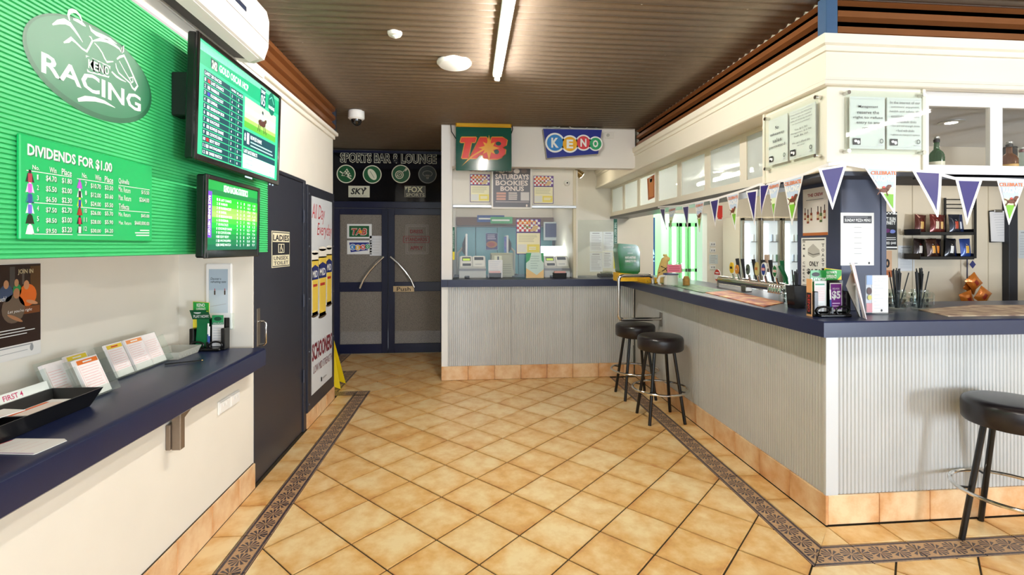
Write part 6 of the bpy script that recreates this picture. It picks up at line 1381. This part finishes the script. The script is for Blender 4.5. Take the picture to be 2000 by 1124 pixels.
for k in range(3):
    a,b=fx[k]+.006,fx[k+1]-.006; f=MB(); f.box(a,a+.035,YF,YF+.05,.62,zt-.02,0,.004).box(b-.035,b,YF,YF+.05,.62,zt-.02,0,.004).box(a,b,YF,YF+.05,zt-.06,zt-.02,0,.004).box(a,b,YF,YF+.05,.62,.70,0,.004); f.build('door_frame',GR,fg,smooth=0)
    MB().box(a+.035,b-.035,YF+.045,YF+.052,.70,zt-.06).build('lit_interior',M('#C9D4D8',.5,0,.55),fg,smooth=0); 
    MB().box(a+.05,a+.13,YF+.038,YF+.046,.75,zt-.1,0,.003).build('light_strip',E_('#FAFEFF',4.),fg,smooth=0)
    MB().box(a+.035,b-.035,YF+.012,YF+.018,.70,zt-.06).build('glass_pane',GLASS,fg,smooth=0)
    sl=MB()
    for z in (.98,1.26,1.54): sl.box(a+.15,b-.036,YF+.025,YF+.045,z,z+.012)
    sl.build('shelf_edge',M('#9AA0A2',.4),fg,smooth=0)
    for z in (.992,1.272,1.552):
        for q in range(3):
            X=a+.18+q*.065
            if X<b-.05: o=single('can',MB().lathe([(.012,0),(.0125,.002),(.0125,.09),(.01,.096)],(X,YF+.03,z),10),[pm(random.choice(['#B9C4C8','#C8CFCF','#8FA8A0','#A8B8C8','#7FA890']))],'small pale drink can on a fridge shelf','can','cans in the drinks fridge')
MB().box(fx[0],fx[3],YF,YF+.05,.05,.6,0,.004).build('kick_panel',M('#77786E',.4),fg,smooth=0)
# items on the cream wall beside the fridge
YX=7.048
paper('exit_sign','small red and white sign high on the wall beside the bar doorway','sign',('y',YX),1401,402,1411,431,lambda c,u0,v0,u1,v1:(c.rect(u0,v0,u1,v0+(v1-v0)*.2,PW),c.up(),c.rect(u0+.01,v0+.02,u1-.01,v0+.05,PR)),pm('#D8332A'))
for k,(y0,y1) in enumerate(((473,482),(485,494),(518,527))):
    p=ony(1391,y1,YX); t=thing('light_switch',['upper light switch plate on the wall beside the bar doorway','middle light switch plate on the wall beside the bar doorway','lower light switch plate beside the round red sign'][k],'light switch',p); q=ony(1397,y0,YX); p2=ony(1386,y1,YX); MB().box(p2.x,q.x,7.035,7.049,p2.z,q.z,0,.002).build('plate',M('#ECECEA',.4),t,smooth=0)
    for xx in (.3,.7): X=p2.x+(q.x-p2.x)*xx; MB().box(X-.008,X+.008,7.03,7.036,(p2.z+q.z)/2-.012,(p2.z+q.z)/2+.012).build('switch',M('#8A8E96',.4),t,smooth=0)
paper('faint_notice','pale notice on the wall below the light switches','notice',('y',YX),1385,498,1402,516,typed(4),M('#D6E0E2',.6))
# ================================================================== BAR TOP THINGS
# entry box
p=ob(1228,549); yb0=4.98
eb=thing('entry_box','green and yellow competition entry box on the bar top by the booth','box',(p.x,yb0,BZ)); c=CV((0,yb0,0),*YM)
a=c.px(1207,548); b=c.px(1250,476)
W_=b[0]-a[0]; zt=b[1]
def eb_poly(): return [(a[0]+.02,BZ+.10),(a[0]+.05,BZ+.065),(b[0]-.04,BZ+.06),(b[0],BZ+.10),(b[0],zt-.09),(b[0]-.02,zt-.03),(b[0]-.05,zt-.012),(a[0]+.01,zt),(a[0]-.005,zt-.05)]
MB().prism([(x,yb0,z) for x,z in eb_poly()],(0,.16,0)).build('green_case',M('#0A6A2C',.2,coat=.3),eb,smooth=0)
MB().prism([(a[0],yb0-.02,BZ),(b[0]+.03,yb0-.02,BZ),(b[0]+.02,yb0-.02,BZ+.07),(a[0],yb0-.02,BZ+.09)],(0,.19,0)).build('yellow_base',M('#E8B81C',.4,noise=(30,.1)),eb,smooth=0)
c=CV((0,yb0-.0005,0),*YM); c.ptext('YOUR PREFERRED CHOICE',1217,485,1241,482,PW); c.ptext('KENO',1226,496,1236,494,PW); c.ptext('HAVE ANOTHER',1221,506,1242,501,PW,bold=.03); c.ptext('CHANCE TO WIN',1221,512.5,1242,508,PW,bold=.03); c.lines(*c.px(1221,520),*c.px(1240,514),3,pm('#3F9A5A'),.4); c.build('box_print',eb)
# yellow tray of pencils
yt=thing('yellow_tray','flat yellow honeycomb patterned tray on the bar top behind the rail','tray',(1.86,4.72,BZ)); mb=tray(MB(),1.755,1.90,4.70,4.92,BZ,BZ+.05,.0,.006); mb.build('tray_body',M('#E2AE1E',.35),yt,smooth=0)
c=CV((1.755,4.6995,BZ),*YM); 
for k in range(4): c.ell(.02+.028*k,.02+.012*(k%2),.006,.006,pm('#A87A12'),8)
c.rect(.115,.012,.14,.045,PW); c.build('tray_print',yt)
# jug
jx,jy=1.905,4.44
jg=thing('enamel_jug','white jug with navy rim and loop handle on the bar top','jug',(jx,jy,BZ)); MB().lathe([(.060,0),(.066,.006),(.066,.085),(.068,.098)],(jx,jy,BZ),28).build('jug_body',M('#E6E2D6',.35),jg); MB().lathe([(.069,.098),(.071,.102),(.071,.112),(.06,.114)],(jx,jy,BZ),28).build('navy_rim',M('#1E2A6A',.4),jg)
MB().tube(bend([(jx-.062,jy-.01,BZ+.09),(jx-.12,jy-.015,BZ+.085),(jx-.125,jy-.015,BZ+.012),(jx-.105,jy-.015,BZ+.008)],.02),.011,8).build('handle',M('#E6E2D6',.35),jg)
# plush animal
ax,ay=1.975,4.72
an=thing('plush_animal','tan plush animal with black harness sitting behind the jug','toy',(ax,ay,BZ)); 
vs=[(0,0,.04),(0,-.005,.12),(.004,-.01,.19),(.012,-.015,.23),(.03,-.02,.245),(.055,-.025,.235)]
mb=MB(); mb.tube([Vector((ax-.03,ay,BZ))+Vector(v) for v in [(0,0,0)]+vs],[.055,.062,.055,.042,.036,.034,.018],14); mb.lathe([(.004,0),(.012,.012),(.006,.026)],(ax-.012,ay+.02,BZ+.265),8).lathe([(.004,0),(.012,.012),(.006,.026)],(ax-.012,ay-.03,BZ+.265),8); mb.build('plush_body',M('#D2B06A',.8,noise=(40,.1)),an,smooth=70)
MB().tube([(ax-.085,ay-.02,BZ+.10),(ax-.05,ay-.058,BZ+.13),(ax+.0,ay-.05,BZ+.165),(ax+.025,ay-.03,BZ+.16)],.004,6).tube([(ax-.07,ay-.04,BZ+.17),(ax-.03,ay-.055,BZ+.15),(ax+.0,ay-.055,BZ+.10)],.004,6).build('harness',BLACKM,an)
# jar and acrylic sign
j2=thing('tip_jar','clear jar with orange contents beside the pink sign','jar',(2.02,4.36,BZ)); MB().lathe([(.036,0),(.038,.004),(.038,.15),(.040,.16)],(2.02,4.36,BZ),20).build('glass_body',ACRYL,j2); MB().lathe([(.03,.005),(.032,.06),(.02,.09)],(2.02,4.36,BZ),14).build('contents',M('#C88A3A',.6,noise=(40,.3)),j2)
ps=thing('pink_sign','clear acrylic holder with a pink sign on the bar top before the doorway','sign',(2.12,4.28,BZ)); c=CV((0,4.25,0),*YM); a=c.px(1303,552); b=c.px(1332,513)
MB().box(a[0],b[0],4.25,4.256,BZ,b[1]).box(a[0],b[0],4.256,4.32,BZ,BZ+.004).build('acrylic_body',ACRYL,ps,smooth=0); q0=c.px(1303,533); q1=c.px(1331,517); MB().box(q0[0],q1[0],4.2465,4.2495,q0[1],q1[1]).build('pink_card',pm('#E0788A'),ps,smooth=0); c2_=CV((0,4.2463,0),*YM); c2_.lines(q0[0]+.015,q0[1]+.012,q1[0]-.015,q1[1]-.012,3,pm('#C04A64'),.4,.1); c2_.build('card_print',ps)
# bar runner mats
def mat_mesh(name,label,quad,col,col2,patt):
    P_=[onz(x,y,BZ+.004) for x,y in quad]; o=single(name,MB().prism(P_,(0,0,-.0045)),[col],label,'bar mat',smooth=0); return o
def patch_mat(h1,h2,h3,sc):
    m=bpy.data.materials.new('bar_runner_'+h1.strip('#')); m.use_nodes=True; nt,n=nodes(m); b=nt.nodes['Principled BSDF']; tc=n('ShaderNodeTexCoord'); no=n('ShaderNodeTexNoise'); no.inputs['Scale'].default_value=sc; no.inputs['Detail'].default_value=3; nt.links.new(tc.outputs['Object'],no.inputs['Vector'])
    cr=n('ShaderNodeValToRGB'); cr.color_ramp.elements[0].position=.35; cr.color_ramp.elements[0].color=lin(h1); cr.color_ramp.elements[1].position=.65; cr.color_ramp.elements[1].color=lin(h3); e2=cr.color_ramp.elements.new(.5); e2.color=lin(h2); nt.links.new(no.outputs['Fac'],cr.inputs[0]); nt.links.new(cr.outputs[0],b.inputs['Base Color']); b.inputs['Roughness'].default_value=.5; return m
mat_mesh('bar_runner','green rubber bar runner between the jug and the orange runner',[(1283,551),(1320,549),(1418,568),(1372,572)],patch_mat('#2E5A34','#4A7A4A','#6A9A62',14),0,0); mat_mesh('bar_runner','orange and red rubber bar runner in front of the beer taps',[(1378,571.5),(1425,567.5),(1532,591),(1492,599)],patch_mat('#8A2E22','#C8703A','#DDC070',9),0,0)
mat_mesh('bar_runner','tan patterned bar runner on the short bar side',[(1794,605),(1900,596),(2300,596),(2300,612),(1852,617)],patch_mat('#8A6A5A','#B79A80','#D2BEA0',12),0,0)
# ---- beer tap font
XT=2.26
tp=thing('beer_font','chrome horizontal beer font with a row of branded taps behind the bar','beer tap',(XT,3.6,BZ))
cT2=CV((XT,0,0),*XM); e0=onx(1408,548,XT); e1=onx(1538,561,XT); zt_=(e0.z+e1.z)/2
MB().tube([(XT,e0.y,zt_),(XT,e1.y,zt_)],.036,20).build('font_tube',CHROME,tp); 
for px_ in (1458,1600): y_=onx(px_,560,XT).y; MB().box(XT-.03,XT+.03,y_-.035,y_+.035,BZ,zt_-.02,0,.004).build('support_leg',STEEL,tp,smooth=0)
badges=[(1428,'#E2B820','#2A2418',.045,.075,'',0),(1438,'#D88A2A','#B8442A',.035,.06,'TOOHEYS',0),(1459,'#5A6A5A','#20242A',.036,.07,'',0),(1477,'#C8B878','#B8682A',.038,.085,'',0),(1491,'#24408A','#C8342A',.050,.085,'XXXX',1),(1513,'#1E6A34','#F2F0E4',.045,.075,'VB',1)]
for k,(px_,c_a,c_b,rw,rh,tx,rd) in enumerate(badges):
    y_=onx(px_,540,XT-.05).y; z=zt_+.035
    bdg=MB(); bdg.cyl((XT-.02,y_,zt_+.02),(XT-.035,y_,z+.035),.010,n=8); 
    tap=bdg.build('tap',CHROME,tp)
    cyy=z+.03+rh*.7; pts=[(XT-.05,y_+rw*.62*math.cos(a),cyy+rh*.62*math.sin(a)) for a in [2*math.pi*q/20 for q in range(20)]]
    MB().prism(pts,(.012,0,0)).build('badge',pm(c_a if not rd else '#F2F2EC'),tap,smooth=0)
    c=CV((XT-.0505,0,0),*XM); c.ell(-y_,cyy,rw*.52,rh*.52,pm(c_a),20); c.up(); c.rect(-y_-rw*.42,cyy-rh*.12,-y_+rw*.42,cyy+rh*.14,pm(c_b)); c.up(); 
    if tx: c.text(tx,-y_-rw*.36,cyy-rh*.09,-y_+rw*.36,cyy+rh*.1,PW if tx!='VB' else PR,bold=.03)
    c.build('badge_print',tap)
    MB().tube([(XT+.02,y_-.012,z),(XT+.01,y_-.012,z+.06),(XT-.004,y_-.012,z+.16)],[.008,.011,.015],8).build('tap_handle',BLACKM if k<5 else M('#14663A',.3),tap)
y_=onx(1538,540,XT).y; MB().tube([(XT,y_,zt_+.03),(XT-.01,y_+.0,zt_+.07),(XT-.035,y_+.03,zt_+.16)],[.008,.014,.017],8).build('tap_handle',M('#14663A',.3),tp)
y_=onx(1492,520,XT).y; MB().box(XT+.02,XT+.03,y_-.03,y_+.03,zt_+.10,zt_+.235,0,.002).build('tap_topper',pm('#C9AE9A'),tp,smooth=0); c=CV((XT+.0195,-0,0),*XM); c.rect(-y_-.028,zt_+.13,-y_+.028,zt_+.17,pm('#E8E6E0')); c.rect(-y_-.028,zt_+.10,-y_+.028,zt_+.128,pm('#2A2A30')); c.up(); c.text('BEER',-y_-.02,zt_+.14,-y_+.02,zt_+.16,pm('#8A3A2A')); c.build('topper_print',tp)
sp=MB()
for k in range(5):
    y_=e1.y+.03+.03*k; sp.lathe([(.02,-.04),(.022,0),(.012,.02)],(XT-.03,y_,zt_-.005),10)
sp.build('spout_cluster',CHROME,tp)
rs=thing('round_sign','round red and white sign on a small stand behind the bar','sign',onx(1402,550,2.30)); p=onx(1402,538,2.30); MB().lathe([(.055,0),(.055,.006)],(p.x-.006,p.y,p.z),28,ax='x').build('disc',pm('#F0ECE8'),rs); c=CV((p.x-.0065,0,0),*XM); c.rect(-p.y-.045,p.z-.052,-p.y+.045,p.z-.03,PR) if False else None
c.poly([(-p.y+.053*math.cos(a),p.z+.053*math.sin(a)) for a in [R(5+170*k/14) for k in range(15)]],PR); c.poly([(-p.y+.053*math.cos(a),p.z+.053*math.sin(a)) for a in [R(-45-90*k/8) for k in range(9)]],PR); c.up(); c.rect(-p.y-.03,p.z+.018,-p.y+.03,p.z+.028,PW); c.build('disc_print',rs); MB().box(p.x-.002,p.x+.006,p.y-.012,p.y+.012,BZ,p.z-.045).build('stand',M('#8A8478',.4),rs,smooth=0)
# ---- glassware and straws
MUG=glass('mug_glass','#F6FAF9',1.45,.02)
def mug(label,x,y,r=.042,h=.12,hs=1):
    t=thing('glass_mug',label,'mug',(x,y,BZ)); mb=MB(); mb.lathe([(r*.9,0),(r,.008),(r,h),(r-.004,h),(r-.006,.014),(.004,.012)],(x,y,BZ),20); mb.build('mug_body',MUG,t); d=MB()
    for i in range(8):
        for j in range(3):
            a=R(45*i+22*j); d.lathe([(.002,0),(.010,.004),(.010,.02),(.002,.024)],(x+r*math.cos(a)*.98,y+r*math.sin(a)*.98,BZ+.018+.03*j),6)
    d.build('dimples',MUG,t); s_=hs; MB().tube(bend([(x+s_*r*.95,y-.005,BZ+h*.82),(x+s_*(r+.035),y-.01,BZ+h*.85),(x+s_*(r+.035),y-.01,BZ+h*.2),(x+s_*r*.95,y-.005,BZ+h*.2)],.018),.006,8).build('handle',MUG,t)
def straws(n,x,y,h,lab,grp,r=.03):
    for k in range(n):
        a=random.uniform(0,6.28); q=r*.75*math.sqrt(random.random()); dx,dy=math.cos(a)*q,math.sin(a)*q; t=random.uniform(.6,2.2)
        p0=Vector((x+dx*.4,y+dy*.4,BZ+.015)); p1=Vector((x+dx*t+random.uniform(-.008,.012),y+dy*t,BZ+h*random.uniform(.9,1.05)))
        single('drinking_straw',MB().cyl(p0,p1,.0032,n=6),[BLACKM],lab,'straw',grp)
m1=ob(1752,607); m2=ob(1796,607)
mug('dimpled glass mug of straws next to the menu stand',m1.x,m1.y); straws(14,m1.x,m1.y,.235,'black drinking straw in the mug next to the menu stand','straws beside the menu stand'); mug('dimpled glass mug of straws beside the tan runner',m2.x,m2.y); straws(14,m2.x,m2.y,.235,'black drinking straw in the mug beside the tan runner','straws beside the tan runner')
m3=ob(1541,597); mug('dimpled glass mug beside the black straw caddy at the beer taps',m3.x,m3.y,.034,.12,-1)
sc3=ob(1555,602); st3=thing('straw_caddy','black straw caddy on the bar top before the pillar','caddy',(sc3.x,sc3.y,BZ)); tray(MB(),sc3.x-.04,sc3.x+.04,sc3.y-.04,sc3.y+.04,BZ,BZ+.135,.008,.004).build('caddy_body',M('#0C0C0E',.15),st3,smooth=0); straws(9,sc3.x,sc3.y,.22,'black drinking straw standing in the straw caddy','straws in the caddy',.02)
# ---- leaflet holder on the bar
lb_=ob(1622,618); L2=(lb_.x,lb_.y+.0,BZ)
_mark=set(bpy.data.objects)
leaflet_holder('black leaflet holder at the bar corner before the pillar',L2,1.12)
x,y,z=L2
def g2(t):
    MB().prism([(x-.085,y+.031,z+.05),(x+.005,y+.031,z+.05),(x+.005,y+.031,z+.215),(x-.075,y+.031,z+.215)],(0,.003,0)).build('leaflet_sheet',pm('#1A8A3A',.3),t,smooth=0); c=CV((x-.085,y+.0305,z+.05),*YM); c.ell(.035,.145,.02,.010,PK,16); c.text('PLAY NOW!',.008,.11,.086,.13,PW,bold=.03,shear=.25); c.build('leaflet_print',t)
leaf('green play leaflet in the holder at the bar corner',g2,loc=(x-.04,y+.03,z))
def g3(t):
    MB().prism([(x+.0,y+.036,z+.10),(x+.062,y+.036,z+.10),(x+.085,y+.036,z+.15),(x+.085,y+.036,z+.215),(x+.0,y+.036,z+.225)],(0,.003,0)).build('leaflet_sheet',pm('#F0CE1E'),t,smooth=0); c=CV((x,y+.0355,z+.10),*YM); c.poly([(.001,.12),(.001,.06),(.05,.055),(.084,.09),(.084,.114)],pm('#17A03A')); c.up(); c.text('ULTIMATE',.008,.098,.06,.110,PW,bold=.02); c.text('EXPERIENCE',.008,.075,.058,.093,PW,bold=.02); c.build('leaflet_print',t)
leaf('green and yellow promotional leaflet rising behind the holder at the bar corner',g3,loc=(x+.04,y+.03,z+.1))
def g4(t):
    MB().box(x-.068,x-.008,y+.016,y+.019,z+.02,z+.165).build('leaflet_sheet',PAPER,t,smooth=0); c=CV((x-.068,y+.0155,z+.02),*YM); c.rect(.004,.125,.05,.132,pm('#4AA07A')); c.lines(.006,.05,.052,.115,8,pm('#E8C4C0'),.4,.1); c.rect(.01,.012,.045,.04,pm('#D5D8D4')); c.build('leaflet_print',t)
leaf('white betting leaflet in the holder at the bar corner',g4,loc=(x-.04,y+.016,z))
def g5(t):
    MB().box(x+.008,x+.068,y+.012,y+.016,z+.02,z+.155).build('leaflet_sheet',PAPER,t,smooth=0); c=CV((x+.008,y+.0115,z+.02),*YM); c.rect(.002,.01,.056,.13,pm('#7A2A8A')); c.up(); c.text('$5',.008,.055,.052,.098,PW,bold=.04); c.text('PICK MORE',.012,.103,.046,.112,PW); c.lines(.01,.02,.05,.045,2,pm('#E8C8F0'),.4); c.build('leaflet_print',t)
leaf('purple five dollar leaflet in the holder at the bar corner',g5,loc=(x+.04,y+.012,z))
pen('blue pen in the holder at the bar corner',x+.0,y-.002,z+.02,.105,None)
def side_l(t):
    MB().box(x-.098,x-.094,y-.005,y+.03,z+.0,z+.175).build('leaflet_sheet',pm('#D8A06A'),t,smooth=0); c=CV((x-.0985,0,0),*XM); c.rect(-y-.028,z+.01,-y+.004,z+.11,PK); c.up(); vtext(c,'KENO',-y-.02,z+.02,-y-.004,z+.1,PR); c.build('leaflet_print',t)
leaf('narrow orange and black leaflet on the side of the holder at the bar corner',side_l,loc=(x-.096,y,z))
rescale_new(_mark,(x,y,z),1.12)
# ---- menus on the bar
q=[ob(1681,606),ob(1695,624.5),ob(1705,614)]
tm=thing('tent_card','tall thin folded menu card leaning on the bar top beside the white menu','menu card',(q[1].x,q[1].y,BZ))
y1=q[1].y; c=CV((0,y1,0),*YM); tl=c.px(1671,514); tr_=c.px(1683,514); bl_=c.px(1692,624); br_=c.px(1704,615)
z0=BZ+.0005
A_=Vector((bl_[0],y1,z0)); B_=Vector((br_[0]+.0,y1+.06,z0)); T0=Vector((tl[0],y1+.03,tl[1])); T1_=Vector((tr_[0],y1+.05,tr_[1]))
MB().prism([A_,B_,T1_,T0],(.003,.0,0)).build('front_panel',M('#E6D6D8',.35),tm,smooth=0)
Cc=CV(A_,B_-A_,T0-A_,.001); nrm=Cc.N; Cc.L=4
hh=(T0-A_).length; ww=(B_-A_).length
for f0,f1,col in ((.62,.80,'#B56A60'),(.36,.58,'#C9C4D8'),(.08,.30,'#D8A0B0'),(.86,.96,'#D8C0B8')): Cc.rect(.008,hh*f0,ww-.008,hh*f1,pm(col))
if nrm.y>0: Cc.o=Cc.o
Cc.build('card_print',tm)
D_0=Vector((ob(1674,614).x,ob(1674,614).y,z0)); MB().prism([B_+Vector((.002,.02,0)),D_0,Vector((T0.x+.01,y1+.075,tl[1]-.12)),Vector((T1_.x+.004,y1+.06,tl[1]-.02))],(.003,0,0)).build('rear_panel',M('#A8A49C',.5),tm,smooth=0)
wm_=thing('menu_stand','white menu in a clear angled stand on the bar top next to the straw mugs','menu stand',ob(1712,616)); Ym=ob(1712,614).y; c=CV((0,Ym,0),*YM); a=c.px(1703,610); b=c.px(1735,538); a2=c.px(1692,610)
MB().box(a[0],b[0],Ym,Ym+.004,BZ+.006,b[1],0,.001).build('menu_sheet',PAPER,wm_,smooth=0); MB().box(a[0]-.002,b[0]+.002,Ym-.03,Ym+.05,BZ,BZ+.005).build('clear_base',ACRYL,wm_,smooth=0)
MB().box(a2[0],a[0],Ym+.002,Ym+.006,BZ+.006,b[1],0,.001).build('picture_strip',pm('#B9BFC8'),wm_,smooth=0)
c=CV((0,Ym-.0003,0),*YM); c.ptext('SPORTS BAR',1707,547,1731,543,PLG); c.ptext('MENU',1714,551.5,1725,548,PLG)
for k in range(9): c.rect(a[0]+.012,BZ+.03+.018*k,b[0]-.03-.02*(k%3),BZ+.033+.018*k,PLG)
c.ell(b[0]-.04,BZ+.02,.006,.007,PK,10); c.L=6; c.rect(a2[0],b[1]-.05,a[0],b[1],pm('#8FA8D0')); c.ell((a2[0]+a[0])/2,b[1]-.085,.014,.02,pm('#4A2A2A'),14); c.ell((a2[0]+a[0])/2+.002,b[1]-.12,.012,.014,pm('#C8C060'),12); c.rect(a2[0],BZ+.01,a[0],BZ+.06,pm('#C88A90')); c.build('menu_print',wm_)
# glass dish clutter on the back edge of the short bar
g_=ob(1845,599); ds=thing('glass_ashtray','small glass dish on the bar top behind the tan runner','dish',(ob(1868,601).x,2.90,BZ)); MB().lathe([(.04,0),(.065,.02),(.068,.03),(.06,.028),(.036,.008)],(ob(1868,601).x,2.90,BZ),20).build('dish_body',MUG,ds)
cu=thing('cutlery_tray','shallow brown cutlery tray behind the straw mugs','tray',(ob(1815,600).x,2.93,BZ)); X=ob(1812,601).x; tray(MB(),X-.12,X+.02,2.84,2.97,BZ,BZ+.03,.01,.004).build('tray_body',M('#5A4634',.5),cu,smooth=0)
# ================================================================== BUNTING
bu=thing('bunting','string of purple and racing pennant flags draped along the bar cabinets','bunting',(1.9,2.5,1.8))
A0=Vector((2.08,5.30,0)); A1=Vector((1.868,2.385,0)); dA=(A0-A1).normalized()
plA=CV(A1,-dA,(0,0,1),.0008); plB=CV((0,2.372,0),*YM,.0008)
PURP=M('#21146E',.4); PWH=M('#EFEDEC',.4); SKY_=pm('#BFD0E4')
def ribbon(pl_,pts,w_=.016):
    n_=len(pts); g=[[],[]]
    for x_,y_ in pts: u,v=pl_.px(x_,y_); g[0].append(pl_.P(u,v-w_/2)); g[1].append(pl_.P(u,v+w_/2))
    mb=MB(); mb.sheet(g); mb.sheet([[p-pl_.N*.001 for p in g[1]],[p-pl_.N*.001 for p in g[0]]]); mb.build('ribbon',PWH,bu,smooth=0)
ribbon(plA,[(1285,405),(1330,402),(1400,388),(1450,373),(1482,361),(1530,353),(1570,341),(1600,328),(1618,321.5)]); ribbon(plB,[(1618,321.5),(1640,319),(1655,321),(1690,327),(1740,330),(1780,332),(1836,341),(1865,349),(1917,350),(1960,351),(2000,353),(2120,362)])
def flag(pl_,a,b,tip,kind,curl=0.):
    A,B,T=pl_.px(*a),pl_.px(*b),pl_.px(*tip)
    rows=7; g=[]; nrm=pl_.N; ww=abs(B[0]-A[0])
    def at(s_,t): # s across 0..1, t down 0..1
        u=(A[0]*(1-s_)+B[0]*s_)*(1-t)+T[0]*t; v=(A[1]*(1-s_)+B[1]*s_)*(1-t)+T[1]*t
        off=.004+curl*math.sin(t*2.2)*(.5+.5*s_)*ww
        return pl_.o+pl_.U*u+pl_.V*v+nrm*off
    for i in range(rows): t=min(i/(rows-1),.985); g.append([at(s_,t) for s_ in (0,.25,.5,.75,1)])
    mb=MB(); mb.sheet(g); mb.sheet([[p-nrm*.0008 for p in r][::-1] for r in g]); f=mb.build('flag',PWH,bu,smooth=60)
    if kind=='p':
        gg=[]; 
        for i in range(rows):
            t=.05+.80*i/(rows-1); m_=.10/(max(1-t,.12)) if t<.85 else .5; m_=min(.10/max(1-t,.05),.49); gg.append([at(m_+(1-2*m_)*s_,t)+nrm*.0012 for s_ in (0,.5,1)])
        mb=MB(); mb.sheet(gg); mb.build('purple_field',PURP,f,smooth=60)
    else:
        def band(t0,t1,m,lift,s0=None,s1=None):
            gg=[]
            for i in range(4):
                t=t0+(t1-t0)*i/3; mg=min(.07/max(1-t,.06),.49); x0=mg if s0 is None else s0; x1=1-mg if s1 is None else s1; gg.append([at(x0+(x1-x0)*k/2,t)+nrm*lift for k in range(3)])
            mb.sheet(gg,m)
        mb=MB(); band(.03,.40,0,.0012); band(.40,.55,1,.0012); band(.55,.86,2,.0012); fx=mb.build('print_field',[SKY_,pm('#DDE6C0'),pm('#79B92E')],f,smooth=60)
        c=CV(at(.5,.0),pl_.U,pl_.V,.001); s_=ww; c.o=at(.5,.2)+nrm*.0016; hh=A[1]-T[1]
        # work in plane of flag: origin at 20 percent down
        c.text('CELEBRATE',-s_*.40,hh*.055,s_*.40,hh*.135,pm('#E07A34'),bold=.03); c.text('RACING',-s_*.30,-hh*.09,s_*.30,hh*.035,PW,bold=.04)
        BR=pm('#6E3A22'); c.L=2; c.ell(0,-hh*.27,s_*.15,hh*.045,BR,14); c.line([(s_*.10,-hh*.25),(s_*.17,-hh*.18),(s_*.24,-hh*.17)],[.02*s_/.15,.016*s_/.15,.008*s_/.15],BR); c.line([(-s_*.1,-hh*.28),(-s_*.2,-hh*.36)],.006,BR); c.line([(s_*.08,-hh*.29),(s_*.13,-hh*.38)],.006,BR); c.line([(-s_*.14,-hh*.25),(-s_*.24,-hh*.22)],.006,BR); c.ell(0,-hh*.21,s_*.05,hh*.03,pm('#C84A3A'),10)
        c.build('race_print',f)
F=[('A',(1289,407),(1300,407),(1305,449),'p',.1),('A',(1307,406),(1322,405),(1311,452),'c',.05),('A',(1333,403.5),(1347,401),(1344,449),'p',0),('A',(1358,398),(1376,392.5),(1367,455),'c',0),('A',(1387,392),(1406,387),(1398,444),'p',0),('A',(1420,382.5),(1444,376),(1437,451),'c',0),('A',(1458,374),(1481,370),(1475,442),'p',0),('A',(1485,360.5),(1506,357.5),(1492,432),'p',.15),('A',(1502,359),(1526,354),(1516,433),'c',.1),('A',(1531,353),(1571,341),(1548,442),'c',0),
   ('B',(1619,322),(1653,321),(1625,411),'p',0),('B',(1687,327),(1749,330.5),(1747,421),'c',0),('B',(1779,332),(1838,335),(1828,426),'p',.06),('B',(1864,349),(1918,350.5),(1887,441),'p',0),('B',(1945,351),(2002,353),(1969,441),'c',0),('B',(2030,355),(2085,359),(2055,450),'p',0)]
for pl_,a,b,t,k,cu_ in F:
    if a[0]==1619: a=(1597,330)
    flag(plA if pl_=='A' else plB,a,b,t,k,cu_)
